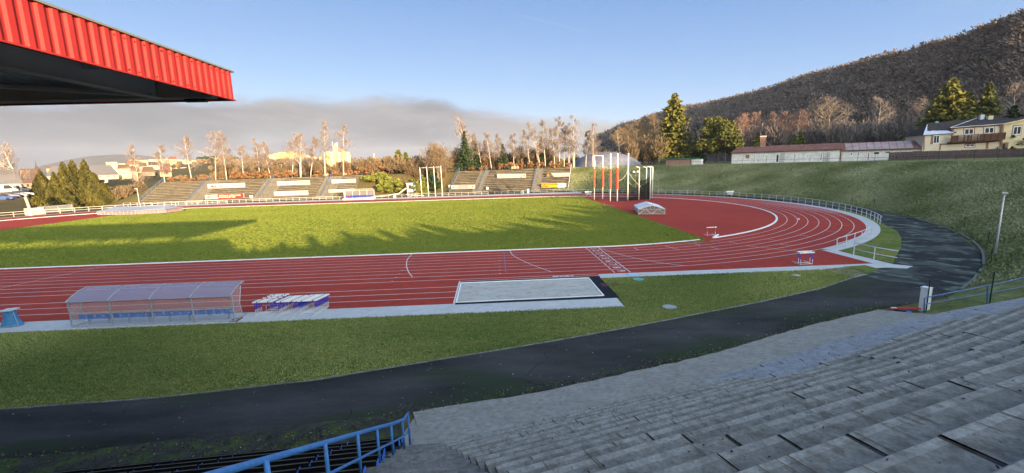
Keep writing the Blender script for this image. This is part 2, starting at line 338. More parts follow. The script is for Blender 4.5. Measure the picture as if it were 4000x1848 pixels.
# faint high streak (aircraft trail) and thin veil
d0, d1 = Vector(ray(1270, 28)).normalized(), Vector(ray(1505, 88)).normalized()
nrm = d0.cross(d1).normalized(); mid = ((d0+d1)/2).normalized()
def dotv(v):
    n = N.new('ShaderNodeVectorMath'); n.operation = 'DOT_PRODUCT'; L.new(tc.outputs['Generated'], n.inputs[0]); n.inputs[1].default_value = v; return n.outputs['Value']
trail = mth('MULTIPLY', mr(mth('ABSOLUTE', dotv(nrm)), .0035, .0), mr(dotv(mid), math.cos(.10), math.cos(.02)))
skyc0 = N.new('ShaderNodeVectorMath'); skyc0.operation = 'MULTIPLY'; L.new(sky.outputs[0], skyc0.inputs[0]); skyc0.inputs[1].default_value = SUNSIDE_BOOST
grad = mixc(mr(el, -.05, .5), tuple(c*SKYG for c in SKY_LO), tuple(c*SKYG for c in SKY_HI))
class _O: pass
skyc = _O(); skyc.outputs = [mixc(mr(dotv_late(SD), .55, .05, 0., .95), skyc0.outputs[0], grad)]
veil = mth('MULTIPLY', mr(wnoise(cvec, 2.2, 6, .6), .5, .8), .12)
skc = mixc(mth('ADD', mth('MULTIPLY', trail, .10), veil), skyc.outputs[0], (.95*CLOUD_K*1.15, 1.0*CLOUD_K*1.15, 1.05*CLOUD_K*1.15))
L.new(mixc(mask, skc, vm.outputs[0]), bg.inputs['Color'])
S.view_settings.view_transform = 'Standard'; S.view_settings.look = 'None'; S.view_settings.exposure = EXPO; S.view_settings.gamma = 1

# ---------------------------------------------------------------- geometry of the ground
TC = (0., 36.5)
def rtoe(th):                               # toe of the grass bank round the bend, th in degrees
    T = [(-95,63),(-80,60.5),(-70,58.2),(-65,57.2),(-58,56.),(-50,54.9),(-41,53.8),(-29,52.6),(-18,51.6),(-7,51),(20,51),(50,52),(76,56.4),(92,62)]
    for (a, ra), (b, rb) in zip(T, T[1:]):
        if a <= th <= b: return lerp(ra, rb, (th-a)/(b-a))
    return T[0][1] if th < T[0][0] else T[-1][1]
BT = 7.25
def bankz(x, y):
    dx, dy = x-TC[0], y-TC[1]; r = math.hypot(dx, dy); th = math.degrees(math.atan2(dy, dx))
    s = r-rtoe(max(-95, min(92, th))); wd = 17.5
    k = 1-.55*sm((-66-th)/18)
    return BT*k*min(1, max(0, s/wd))**.92 if s < wd else BT*k
RPIV, RPHI = (13.5, 93.2), math.radians(-15)
def rlocal(x, y):
    # right far terrace is turned: world point to its own frame
    dx, dy = x-RPIV[0], y-RPIV[1]; c, s = math.cos(-RPHI), math.sin(-RPHI); return RPIV[0]+dx*c-dy*s, 94.+dx*s+dy*c
def rworld(p):
    dx, dy = p[0]-RPIV[0], p[1]-94.; c, s = math.cos(RPHI), math.sin(RPHI); return (RPIV[0]+dx*c-dy*s, RPIV[1]+dx*s+dy*c, p[2])
def ground(x, y):
    yw = y
    if y > 80:
        x2, y2 = rlocal(x, y); k = sm((x+46)/14)*sm((26-x)/8); y = lerp(y, y2, k)
    d = math.hypot(x-CAM[0], y-CAM[1]); a = math.degrees(math.atan2(x-CAM[0], y-CAM[1]))
    z = -.03
    if y > 88 and x <= 14:
        top = 6.35+(x+125)/143*.95
        z = top*sm((y-91.5)/15)**.9 if y < 106.5 else top
        inst = (-119.5 < x < -54.2) or (-29 < x < 17)
        if inst and y < 106: z = min(z, max(-.03, (y-94.5)/11*top-.45))
        z = lerp(z, -1.2+2.2*math.exp(-((x+122)/9)**2-((y-101)/9)**2)*2, sm((-119.5-x)/7))
        if y > 135: z = lerp(z, 2.5, sm((y-135)/60))
    if x > 14:
        y = yw; r = math.hypot(x, y-36.5); th = math.degrees(math.atan2(y-36.5, x))
        if r > 49.5 and th > -72: z = min(bankz(x, y)-.55, BT-.04) if r < rtoe(th)+19 else BT-.04
        if r > 49.5 and th > -72 and bankz(x, y) < .6: z = -.5
        if x < 40 and y > 135: z = lerp(z, 4, sm((y-135)/80)*sm((40-x)/30))
    if x < -118 and y <= 88 and y > -20: z = lerp(z, -1.2, sm((-126-x)/10)) if x < -126 else z
    if y > 150 and a < 25:
        t = sm((d-240)/420); hill = {True: 1}[True]
        prof = np.interp(a, [-60,-47,-42,-36,-30,-24,-20,-12,-4,5,15,25], [-1,0,3,19,23,17,20,12,8,6,5,6])
        z = lerp(z, prof, t)
        if d > 900: z = lerp(prof, 0, sm((d-900)/900))
        if d > 1800: z = -8
    return z
def axis(lo, f0, f1, hi, step, fine=None):
    a = list(np.arange(f0, f1+.01, step)); s = step; L_ = []; x = f0
    while x > lo: s *= 1.22; x -= s; L_.append(x)
    R_ = []; x = f1; s = step
    while x < hi: s *= 1.22; x += s; R_.append(x)
    return L_[::-1]+a+R_
gx_, gy_ = axis(-9000, -150, 110, 9000, 2), axis(-6000, -70, 190, 14000, 2)
V = [(x, y, ground(x, y)) for y in gy_ for x in gx_]; nx = len(gx_)
F = [(j*nx+i, j*nx+i+1, (j+1)*nx+i+1, (j+1)*nx+i) for j in range(len(gy_)-1) for i in range(nx-1)]
g = MB(); g.v = V; g.f = F; g.m = [0]*len(F); struct(g.build('ground', K['field'], smooth=True))

# verge grass between the paving and the perimeter path, and the strip of turf in the bend
edge_in = [(-75,-27.6),(-45,-28.1),(-30.3,-28.),(-24.5,-27.7),(-18.6,-26.8),(-11.9,-24.95),(-7.5,-23.7),(-3.4,-22.4),(1,-20.9),(5.1,-19.5),(10.6,-17.4),(15.3,-14.9),(16.4,-14.2)]
e2 = [gp(2145,700)[:2], gp(2080,676)[:2]]
mb = MB(); mb.flat([(-75,-18.9)]+edge_in+[(17.,-13.6),(16.3,-12.3),(-2.9,-12.2),(-2.9,-18.9)], .0)
struct(mb.build('verge_grass', K['verge']))
mb = MB(); mb.flat([tuple(gp(*p)[:2]) for p in ((2146,671),(2190,683),(2215,676))], .004); 
# asphalt: lane round the outside
asph_out = [(46.,43.),(51.2,36.5)]+[(TC[0]+(rtoe(t)+.15)*math.cos(math.radians(t)), TC[1]+(rtoe(t)+.15)*math.sin(math.radians(t))) for t in range(-6, -73, -4)]
ap_low = [(13.3,-22.1),(11.3,-21.9),(8.6,-22.1),(4.4,-23.9),(-.9,-26.1),(-8.6,-28.5),(-14.2,-29.8)]
pm = MB()
ain = [(16.4,-14.2),(18.6,-12.9),(20.9,-12.6),(24.5,-7.2),(29.5,-1.6),(34.,3.),(38.,8.2),(42.6,15.4),(46.,24),(47.4,34),(47.4,43)]
aout = [(16.9,-19.9),(20.2,-18.2),(24.4,-15.6),(30.,-11.),(35.2,-5.3),(40.6,1.3),(46.3,11.3),(49.,18.),(50.6,26),(51.1,34),(51.1,43)]
pm.v = [(x, y, .004) for p in zip(ain, aout) for x, y in p]
pm.f = [(2*i, 2*i+1, 2*i+3, 2*i+2) for i in range(len(ain)-1)]; pm.m = [0]*len(pm.f)
struct(pm.build('bend_path', K['asphalt_moss']))
pm = MB()
low = [(-75,-34.)]+[(-45,-33.8),(-30,-33.5),(-24,-33),(-18.5,-31.6),(-14.2,-29.8),(-11,-29.1),(-8.6,-28.5),(-4.8,-27.3),(-.9,-26.1),(4.4,-23.9),(10.8,-21.6),(16.9,-19.9)]
up = [(-75,-27.6)]+[(-45,-28.1),(-30.3,-28.),(-24.5,-27.7),(-18.6,-26.8),(-11.9,-24.95),(-9.6,-24.3),(-7.5,-23.7),(-3.4,-22.4),(1,-20.9),(5.1,-19.5),(10.6,-17.4),(16.4,-14.2)]
up = up[:len(low)-1]+[up[-1]]
pm.v = [(x, y, .003) for p in zip(up, low) for x, y in p]; pm.f = [(2*i, 2*i+1, 2*i+3, 2*i+2) for i in range(len(low)-1)]; pm.m = [0]*len(pm.f)
struct(pm.build('perimeter_path', K['asphalt']))
# mossy rubble strip between the path and the seats
K['rubble'] = mat('mossy_rubble', (.03,.03,.026), .95, (.055,.055,.04), 2.5, bump=1., bscale=9, c3=(.06,.085,.02), scale3=1.2, mix3=.9, lo3=.5, hi3=.6)
mb = MB(); mb.flat([(-75,-31.4),(-40,-31.4),(-28,-31.3),(-24,-30.9),(-19,-30.2),(-14.3,-29.75),(-14.3,-33.5),(-75,-33.5)], .009); struct(mb.build('rubble_strip', K['rubble']))
# kerb stones along the grass edges
mb = MB(); 
for a, b in zip(edge_in, edge_in[1:]):
    n = max(1, int(math.dist(a, b)/1.)); 
    for i in range(n):
        p = [lerp(a[k], b[k], i/n) for k in (0,1)]; q = [lerp(a[k], b[k], (i+.97)/n) for k in (0,1)]
        j = rnd.uniform(-.02, .02); mb.beam((p[0], p[1]+j, .01), (q[0], q[1]+j, .01+rnd.uniform(0,.015)), .06, .06)
struct(mb.build('grass_kerb', concrete('kerb_stone', (.3,.29,.27), (.16,.16,.14), (.1,.12,.07))))
mb = MB(); P = [(TC[0]+(rtoe(t)+.1)*math.cos(math.radians(t)), TC[1]+(rtoe(t)+.1)*math.sin(math.radians(t))) for t in np.arange(-71, 25, 1.1)]
for a, b in zip(P, P[1:]):
    if rnd.random() < .93: mb.beam((*a, .03), (lerp(a[0], b[0], .96), lerp(a[1], b[1], .96), .03+rnd.uniform(-.02,.03)), .16, .2)
struct(mb.build('bend_kerb', concrete('kerb_stone_bend', (.24,.23,.21), (.16,.16,.14), (.1,.12,.07))))

# grass bank round the bend
_TO = (-7.0, -31.0); _TE = (math.cos(math.radians(17)), math.sin(math.radians(17))); _TN = (_TE[1], -_TE[0])
def terr_clamp(x, y, z):
    dx, dy = x-_TO[0], y-_TO[1]; t = dx*_TE[0]+dy*_TE[1]; n = dx*_TN[0]+dy*_TN[1]
    if t < 19.5: return min(z, -.15) if n > -4.3 else z
    if n > -.8: return min(z, .1+.5*max(0, n)) if t < 29 else min(z, 3)
    if n > -6 and t < 29: return min(z, lerp(.35, 1.6, (-.8-n)/5.2))
    return z
mb = MB(); ths = list(np.arange(-93, 75.1, 1.5))+[76.3]; ss = [-.3,0,.8,1.7,3,4.5,6,8,10,12,14,15.5,16.7,17.5,18.3,19.5,22,30,45,70,110]
nrs = np.random.RandomState(3)
for th in ths:
    for s in ss:
        r = rtoe(th)+s; c_, s_ = math.cos(math.radians(th)), math.sin(math.radians(th)); x, y = TC[0]+r*c_, TC[1]+r*s_
        z = 0. if s <= 0 else bankz(x, y)
        if 0 < s < 16: z += .07*math.sin(th*.9+s)+.05*math.sin(th*2.3-s*1.7)
        if s <= 0: z = -.05
        if th > 72: z = lerp(z, min(z, 7.3), .5)
        if s > 17 and th < -60: z = bankz(x, y)
        z = terr_clamp(x, y, z)
        mb.v.append((x, y, z))
n = len(ss)
mb.f = [(i*n+j, i*n+j+1, (i+1)*n+j+1, (i+1)*n+j) for i in range(len(ths)-1) for j in range(n-1)]; mb.m = [0]*len(mb.f)
struct(mb.build('grass_bank', K['bank'], smooth=True))

# turf inside the bend corner
mb = MB(); mb.flat([(21.2,-6.0)]+[(47.5*math.cos(a), 36.5+47.5*math.sin(a)) for a in np.radians(np.linspace(-63, -12, 24))]+[(47.2,24),(43.6,15.6),(39.4,9.0),(38.4,7.3),(35.8,3.0),(32.4,-1.),(27.6,-5.9),(23.8,-9.3),(21.6,-11.4)], .008)
struct(mb.build('corner_grass', K['verge']))
mb = MB(); mb.flat([tuple(gp(*p)[:2]) for p in ((2120,671),(2175,667),(2213,677),(2180,690))], .008); struct(mb.build('corner_turf', K['verge']))
mb = MB(); mb.flat([tuple(gp(*p)[:2]) for p in ((2070,677),(2124,672),(2185,690),(2150,699))], .010); struct(mb.build('worn_slab', concrete('old_slab', (.26,.23,.2), (.34,.31,.28), (.17,.14,.12), scale=.9)))

# ---------------------------------------------------------------- pitch, track
mb = MB(); mb.flat([(-97.3,.08),(12.9,.08),(12.9,72.9),(-97.3,72.9)], .004); struct(mb.build('pitch', K['pitch']))
def stad(r, z, n=64, x1=0., x0=-84.39):
    P = [(x1+r*math.cos(a), 36.5+r*math.sin(a)) for a in np.linspace(-math.pi/2, math.pi/2, n)]
    P += [(x0-r*math.cos(a), 36.5-r*math.sin(a)) for a in np.linspace(-math.pi/2, math.pi/2, n)]; return P
def ring(r0, r1, z, name, m, n=96):
    mb = MB(); A, B = stad(r0, z, n), stad(r1, z, n); k = len(A)
    mb.v = [(x, y, z) for x, y in A]+[(x, y, z) for x, y in B]; mb.f = [(i, k+i, k+(i+1) % k, (i+1) % k) for i in range(k)]; mb.m = [0]*k
    return struct(mb.build(name, m))
def arcband(cx, r0, r1, a0, a1, z, name, m):
    mb = MB(); A_ = np.radians(np.linspace(a0, a1, 90)); mb.v = [(cx+r*math.cos(a), 36.5+r*math.sin(a), z) for a in A_ for r in (r0, r1)]; mb.f = [(2*i, 2*i+1, 2*i+3, 2*i+2) for i in range(89)]; mb.m = [0]*89
    return struct(mb.build(name, m))
arcband(0., 46.3, 47.55, -63.6, 90, .0086, 'bend_paving', K['paving']); arcband(-84.39, 46.3, 47.6, 90, 250, .0086, 'bend_paving', K['paving'])
ring(36.2, 46.42, .006, 'running_track', K['track'])
def dzone(x, s, name):
    P = [(x, .1)]+[(0 if s > 0 else -84.39, .1)]+[((0 if s > 0 else -84.39)+s*36.4*math.cos(a), 36.5+36.4*math.sin(a)) for a in np.linspace(-math.pi/2, math.pi/2, 60)]+[(x, 72.9)]
    P = [p for p in P if s*(p[0]-x) >= -.01]
    mb = MB(); mb.flat(P if s > 0 else P[::-1], .0042); return struct(mb.build(name, K['track']))
dzone(12.9, 1, 'bend_apron_east'); dzone(-97.3, -1, 'bend_apron_west')
mb = MB(); mb.flat([(-140,-17.15),(-13.62,-17.15),(-13.62,-11.7),(-2.7,-11.7),(-2.7,-11.08),(20.15,-11.15),(20.3,-5.4),(16,-7.4),(10,-8.6),(-140,-7.6)], .0078); struct(mb.build('outer_lanes', K['track']))
LZ = .0125
lm = MB()
for i in range(1, 9):
    r = 36.5+1.22*i; P = [(-130, 36.5-r)]+[(0., 36.5-r)]+[(r*math.cos(a), 36.5+r*math.sin(a)) for a in np.linspace(-math.pi/2, math.pi/2, 120)][1:]+[(-84.39, 36.5+r)]
    lm.ribbon(P, .065, LZ)
    lm.ribbon([(-84.39-r*math.cos(a), 36.5-r*math.sin(a)) for a in np.linspace(-math.pi/2, math.pi/2, 80)], .065, LZ)
lm.ribbon([(-130,-11.0),(-2.75,-11.0)], .065, LZ)
for y in (-13.1,-14.42,-15.75): lm.ribbon([(-130,y),(-13.7,y)], .065, LZ)
lm.ribbon([(-13.66,-17.1),(-13.66,-11.55)], .09, LZ); lm.ribbon([(-13.6,-11.62),(-2.75,-11.55)], .06, LZ)
lm.ribbon([(0,-.1),(0,-11.0)], .075, LZ+.002)
for i in range(9):
    y = -1.22*i; xx = gp(1481+79*(i/8.6), 624+62*(i/8.6))[0]; lm.ribbon([(-1.25,y-.12),(-1.25,y-1.1)], .07, LZ)
D3 = 2.576
def c4(x, y): return tuple(gp((1500+x/D3)/DD, (950+y/D3)/DD)[:2])
def c3b(x, y): return tuple(gp((2200+x/4.2933)/DD, (930+y/4.2933)/DD)[:2])
def curve(P, n=8):
    out = []
    for i in range(len(P)-1):
        p0, p1, p2, p3 = P[max(i-1,0)], P[i], P[i+1], P[min(i+2, len(P)-1)]
        for k in range(n):
            t = k/n; out.append(tuple(.5*((2*p1[j])+(-p0[j]+p2[j])*t+(2*p0[j]-5*p1[j]+4*p2[j]-p3[j])*t*t+(-p0[j]+3*p1[j]-3*p2[j]+p3[j])*t**3) for j in (0,1)))
    return out+[P[-1]]
lm.ribbon(curve([c4(*p) for p in ((283,110),(236,165),(227,225),(247,290),(287,342))]), .075, LZ+.003)
lm.ribbon(curve([c4(*p) for p in ((1267,75),(1300,125),(1400,180),(1530,235),(1680,288))]), .07, LZ+.003)
lm.ribbon(curve([c3b(*p) for p in ((600,165),(900,262),(1240,345),(1600,410),(2030,470))]), .065, LZ+.003)
lm.ribbon([tuple(gp(*p)[:2]) for p in ((268,669),(120,700),(0,726))], .06, LZ+.003)
for th, l0 in ((-62,4),(-55,5),(-48,6),(-40,7),(-33,5),(-26,7),(-18,6),(-8,4),(-1,6)):
    c_, s_ = math.cos(math.radians(th)), math.sin(math.radians(th)); r0 = 36.5+1.22*(l0-1); lm.ribbon([(r0*c_, 36.5+r0*s_), ((r0+1.22)*c_, 36.5+(r0+1.22)*s_)], .05, LZ+.003)
struct(lm.build('track_lines', K['white_line']))
fm = MB()
for a, b in (((1185,168),(1265,203)),((1705,135),(1950,200)),((2190,92),(2310,122))): fm.ribbon([c3b(*a), c3b(*b)], .07, LZ+.004)
def c5(x, y): return tuple(gp((2700+x/4.2933)/DD, (930+y/4.2933)/DD)[:2])
for a, b in (((320,152),(460,185)),((630,65),(790,97)),((920,130),(1890,238)),((1490,102),(1680,130))): fm.ribbon([c5(*a), c5(*b)], .06, LZ+.004)
struct(fm.build('stagger_marks', K['white_line']))
bm_ = MB(); bm_.ribbon([c4(1207,85), c4(1227,298)], .07, LZ+.004)
for a, b in (((900,245),(1045,275)),((230,265),(330,290)),((420,50),(480,68)),((60,130),(240,190))): bm_.ribbon([c5(*a), c5(*b)], .05, LZ+.005)
struct(bm_.build('blue_marks', K['blue_line']))
ym = MB()
for P in (((1157,102),(1160,127),(1160,152),(1161,178),(1162,209),(1163,240),(1165,272),(1167,307)),((317,132),(294,158),(269,184),(243,212),(215,243),(185,275),(153,310),(120,347),(84,384))):
    for p in P: x, y = c4(*p); ym.flat([(x-.09,y-.05),(x+.09,y-.05),(x+.09,y+.05),(x-.09,y+.05)], LZ+.005)
struct(ym.build('yellow_marks', K['yellow_line']))
nums = []
def text_obj(name, s, m, size, loc, rot, parent=None, ext=.002, align='CENTER', sx=1., bold=0.):
    cu = bpy.data.curves.new(name, 'FONT'); cu.body = s; cu.size = size; cu.align_x = align; cu.align_y = 'CENTER'; cu.extrude = ext; cu.offset = bold; cu.resolution_u = 2
    t = bpy.data.objects.new(name, cu); COL.objects.link(t); bpy.context.view_layer.update()
    me = bpy.data.meshes.new_from_object(t); bpy.data.objects.remove(t); me.materials.clear(); me.materials.append(m)
    o = bpy.data.objects.new(name, me); COL.objects.link(o); o.rotation_euler = rot; o.scale = (sx, 1, 1)
    o.location = tuple(float(c) for c in loc)
    if parent is not None: o.parent = parent; o.location = tuple(float(a-b) for a, b in zip(loc, parent.matrix_basis.translation))
    return o
for i in range(9):
    y = -1.22*i-.61
    o = text_obj('lane_number', str(i+1), K['white_line'], .95, (-.62, y, LZ+.004), (0,0,-math.pi/2), ext=.0005, sx=1.05, bold=.012); struct(o)
def cA(x, y): return tuple(gp((2130+x/19.8)/DD, (1060+y/19.8)/DD)[:2])
o = text_obj('runway_lettering', 'SPORT', K['white_line'], .42, (*cA(1400,390), LZ+.003), (0,0,.0), ext=.0005, sx=1.4, bold=.012); struct(o)
# paving round the home straight
pv = MB()
pv.flat([(-75,-18.95),(-3.,-19.15),(-2.9,-12.3),(18.8,-12.6),(20.,-12.6),(20.1,-11.1),(18.9,-11.0),(-2.72,-11.0),(-2.72,-12.0),(-3.9,-12.1),(-3.9,-11.8),(-13.6,-11.8),(-13.6,-17.05),(-75,-17.05)], .0055)
struct(pv.build('home_paving', K['paving']))
pv = MB(); pv.flat([(20.2,-5.35),(21.3,-5.9),(21.4,-11.7),(22.2,-12.5),(21.1,-13.1),(19.9,-12.6),(20.1,-11.1)], .0094)
struct(pv.build('corner_paving', K['paving']))
# sand pit
sp = MB(); sp.flat([(-13.45,-16.9),(-3.75,-16.75),(-3.75,-12.2),(-13.45,-12.2)], .016); struct(sp.build('sand_pit', K['sand']))
sp = MB()
sp.flat([(-13.55,-17.35),(-2.75,-17.35),(-2.75,-11.75),(-13.55,-11.75)], .0105); struct(sp.build('sand_pit_surround', K['rubber']))
sp = MB()
for a, b in (((-13.5,-16.93),(-3.7,-16.8)),((-3.7,-16.8),(-3.7,-12.17)),((-13.5,-12.17),(-3.7,-12.17)),((-13.5,-16.93),(-13.5,-12.17))): sp.beam((*a,.03),(*b,.03), .09, .05)
tag(sp.build('sand_pit_frame', K['white']), 'white frame round the pale long jump sand pit', 'pit frame')
sp = MB(); sp.flat([(-3.2,-14.6),(-3.2,-13.75),(-1.95,-13.75),(-1.9,-14.6)], .0125)
sp.v = [(x, y, z) for x, y, z in sp.v]; struct(sp.build('dark_red_strip', K['runway']))
# raised white kerbs
def kerb(name, P, w, label):
    k = MB(); k.ribbon(P, w, .085)
    n = len(P); 
    for s in (-1, 1):
        Q = []
        for i in range(n):
            a, b = P[max(i-1,0)], P[min(i+1,n-1)]; dx, dy = b[0]-a[0], b[1]-a[1]; l = math.hypot(dx, dy); Q.append((P[i][0]-s*dy/l*w/2, P[i][1]+s*dx/l*w/2))
        for p, q in zip(Q, Q[1:]): k.quad((*p,.012),(*q,.012),(*q,.085),(*p,.085))
    return tag(k.build(name, K['white']), label, 'kerb')
a1 = math.atan2(2.2-36.5, 11.9)
kerb('track_kerb', [(-110,.05),(0,.05)]+[(36.5*math.cos(a), 36.5+36.5*math.sin(a)) for a in np.linspace(-math.pi/2, a1, 12)][1:], .2, 'long raised white kerb between the grass pitch and the home straight')
a2 = math.atan2(3.-36.5, 14.2)
kerb('track_kerb', [(36.45*math.cos(a), 36.5+36.45*math.sin(a)) for a in np.linspace(a2, math.pi/2, 90)], .26, 'raised white kerb curving round the red bend area')
kerb('track_kerb', [(0,73.),(-84.39,73.)], .22, 'white kerb along the far straight below the old concrete terraces')
kerb('track_kerb', [(-84.39-36.5*math.cos(a), 36.5+36.5*math.sin(a)) for a in np.linspace(math.pi/2, -.2, 60)], .2, 'white kerb round the far left bend of the track')
q = MB(); p = gp(1800,598); q.beam((p[0]-.3,p[1]-.1,.1),(p[0]+.5,p[1]+.35,.28), .16, .12); q.beam((p[0]-.5,p[1]-.35,.1),(p[0]+.2,p[1]-.2,.1), .22, .14)
tag(q.build('kerb_end_piece', K['white']), 'short white kerb end piece lifted askew beside the bend', 'kerb piece')
# ---------------------------------------------------------------- near concrete terrace
TO = np.array([-7.0, -31.0]); TE = np.array([math.cos(math.radians(17)), math.sin(math.radians(17))]); TN = np.array([TE[1], -TE[0]])
def ft(t): return -.9*sm((t-3)/15)+.35*sm((t-19)/8)
def tp(t, s): p = TO+TE*t+TN*(s+ft(t)); return float(p[0]), float(p[1])
K['frost'] = concrete('frosted_concrete', (.27,.275,.29), (.34,.345,.365), (.2,.2,.2), scale=.9)
K['crack'] = mat('crack_dirt', (.085,.065,.04), 1., (.13,.10,.06), 9)
K['notch'] = mat('broken_edge', (.11,.085,.055), 1., (.06,.05,.04), 9)
SW, SH, NST = .685, .39, 18
terr = thing('concrete_terrace', 'wide stepped terrace of worn grey concrete slabs in the near right corner', 'terrace', (-7,-31,0))
for j in range(NST):
    s0 = SW*j; z = .79+SH*j; mb = MB(); tl = -5.9 if s0 < 6.2 else -5.9-(s0-6.2)*.9; t = tl; k = 0
    jt = -2.95+(.12*(j-13))
    while t < 27:
        ln = 3.6+rnd.uniform(-.4,.4) if j > 4 else 3.1+rnd.uniform(-.2,.2)
        t2 = min(27, t+ln)
        if j >= 9 and t < jt-.3 < t2: t2 = jt-.022
        dz = rnd.uniform(-.012,.012); dn = rnd.uniform(-.02,.02)+(-.09 if (t > 2.2 and j in (5,6,7,8,9,10,11)) else 0)
        seg = max(1, int((t2-t)/.9)); mb.mi = 1 if (t > 3.5-.2*j and j < 5) or (t > 9 and j < 7) else 0
        for i in range(seg):
            a, b = lerp(t, t2, i/seg), lerp(t, t2, (i+1)/seg)-(.014 if i == seg-1 else 0)
            e0, e1 = (rnd.uniform(-.01,.01) for _ in (0,1)); bev = .025
            A0, B0, A1, B1 = tp(a, s0+dn), tp(b, s0+dn), tp(a, s0+SW+.1), tp(b, s0+SW+.1)
            Ab, Bb = tp(a, s0+dn+bev), tp(b, s0+dn+bev); zt = z+dz
            nz = .13+rnd.uniform(-.015,.015); An, Bn = tp(a, s0+dn+nz), tp(b, s0+dn+nz); mi0 = mb.mi
            mb.quad((*An,zt),(*A1,zt),(*B1,zt),(*Bn,zt)); mb.mi = 4 if mi0 == 0 else 1
            mb.quad((*Ab,zt),(*An,zt),(*Bn,zt),(*Bb,zt)) ; mb.quad((*A0,zt-bev),(*Ab,zt),(*Bb,zt),(*B0,zt-bev)); mb.mi = mi0; mb.quad((*A0,z-SH-.08),(*A0,zt-bev),(*B0,zt-bev),(*B0,z-SH-.08))
            if i == 0: mb.quad((*A0,z-SH),(*A1,z-SH),(*A1,zt),(*A0,zt-bev))
            if i == seg-1: mb.quad((*B0,z-SH),(*B0,zt-bev),(*B1,zt),(*B1,z-SH))
        t = t2+.012
        if j >= 9 and abs(t2-(jt-.022)) < 1e-6: t = jt+.022
    mb.mi = 2                                                     # cracks that start at the nosings
    for i in range(12 if 1 < j < 15 else 3):
        ta = rnd.uniform(-5.5, 4.5) if j < 12 else rnd.uniform(-8, 1); l = rnd.uniform(.1,.45); w = rnd.uniform(.004,.009)
        P = [tp(ta-w, s0+.03), tp(ta+w, s0+.03), tp(ta+w+.03, s0+l), tp(ta-w+.03, s0+l)]; mb.quad(*[(*p, z+.0165) for p in P])
    if j in ():
        for ta in ((2.25,) if j != 8 else (2.3, 5.9)):
            P = [tp(ta, s0-.02), tp(ta+.34, s0+.02), tp(ta+.1, s0+.34)]; mb.mi = 3
            mb.add([(*p, z+.02) for p in P]+[(*p, z+.10) for p in P[:1]], [(0,1,2),(0,3,1),(0,2,3),(1,3,2)])
    mb.build('step', [K['concrete'], K['frost'], K['crack'], K['notch'], K['nosing']], terr)
mb = MB()                                                           # bedding below the slabs, seen in the wide joints
P = [(-13, 0-.1), (27, -.1)]
mb.v = []
for t in (-14, -5.9, 3, 8, 13, 18, 27):
    for s, z in ((0,.35), (12.2,.35+12.2/SW*SH)): mb.v.append((*tp(t, s+.12), z))
mb.f = [(2*i, 2*i+1, 2*i+3, 2*i+2) for i in range(6)]; mb.m = [0]*6
mb.build('bedding', K['crack'], terr)
mb = MB(); TT = np.arange(-6.4, 20.01, .6); low_n = lambda t: -3.3+.45*sm((t+6.4)/5)-.65*sm((t-5)/9)-.25*sm((t-12)/6)
for i, t in enumerate(TT):
    lj = rnd.uniform(-.05,.05)
    a = TO+TE*t+TN*(low_n(t)+lj); b = tp(t, .02)
    if t < -5.7: b = (float(b[0]), float(b[1]))
    mb.v += [(float(a[0]), float(a[1]), .012), (lerp(a[0],b[0],.5), lerp(a[1],b[1],.5), .30), (*b, .62 if t > -5.5 else .60)]
mb.v = [tuple(map(float, p)) for p in mb.v]
n = len(TT); mb.f = [q for i in range(n-1) for q in ((3*i,3*i+3,3*i+4,3*i+1),(3*i+1,3*i+4,3*i+5,3*i+2))]; mb.m = [0]*len(mb.f)
mb.build('sloping_apron', K['apron'], terr)
mb = MB(); mb.quad((-13.5,-29.9,.0),(-13.4,-29.9,.015),(-13.4,-32.9,.62),(-13.5,-32.9,.6)); 
mb.v = []; mb.f = []; mb.m = []
P = [(-13.95,-29.95,.01),(-13.6,-29.8,.01),(-13.05,-29.66,.01),(-12.4,-32.75,.60),(-13.6,-32.75,.60),(-14.1,-32.4,.55)]
mb.add(P, [(0,1,4,5),(1,2,3,4)]); mb.build('apron_corner', K['apron'], terr)
# narrow stairs between the terrace and the seats
st = thing('concrete_stairs', 'narrow flight of rough concrete stairs beside the blue railing and the seats', 'stairs', (-13,-33,.7))
for i in range(24):
    y = -32.75-.345*i; z = .79+.193*i; s = (-31-y)/.956-1.8; xr = -12.75+.305*max(0, -y-32.75)+.12; mb = MB()
    n = 4
    for k in range(n):
        x0, x1 = lerp(-13.75, xr, k/n), lerp(-13.75, xr, (k+1)/n); r1, r2 = rnd.uniform(-.012,.012), rnd.uniform(-.01,.01)
        mb.box(((x0+x1)/2, y-.24+r1, z-.15+r2), (x1-x0, .5, .3))
    mb.build('stair', K['stairs'], st)

# ---------------------------------------------------------------- left seats: benches, floor steps
LE = np.array([math.cos(math.radians(4.8)), math.sin(math.radians(4.8))]); LN = np.array([LE[1], -LE[0]])
def lp(a, b): return (-13.82+LE[0]*a+LN[0]*b, -32.45+LE[1]*a+LN[1]*b)
K['deck'] = mat('dark_stand_floor', (.02,.021,.022), .9, (.035,.035,.034), 3)
sd = thing('seating_tier', 'dark stepped floor under the blue and black seats at the bottom left', 'stand', (*lp(0,0), .2))
for k in range(26):
    z = .40+.39*k; A, B = lp(-30, .75*k-.6), lp(.02, .75*k-.6); C_, D_ = lp(-30, .75*k+.45), lp(.02, .75*k+.45)
    if A[1] < -53: break
    mb = MB(); mb.add([(*A,z-.5),(*B,z-.5),(*D_,z-.5),(*C_,z-.5),(*A,z),(*B,z),(*D_,z),(*C_,z)], [(3,2,1,0),(4,5,6,7),(0,1,5,4),(1,2,6,5),(2,3,7,6),(3,0,4,7)]); mb.build('tier_step', K['deck'], sd)
SL = 1.58
K['black_back'] = mat('black_seat_back', (.005,.005,.006), .8, (.009,.009,.01), 4, spec=.1)
K['edge_line'] = mat('worn_top_edge', (.12,.11,.09), .6)
bench = thing('seat_row_unit', 'x', 'bench', (0,0,0), 'black backed blue seat units on the left tier')
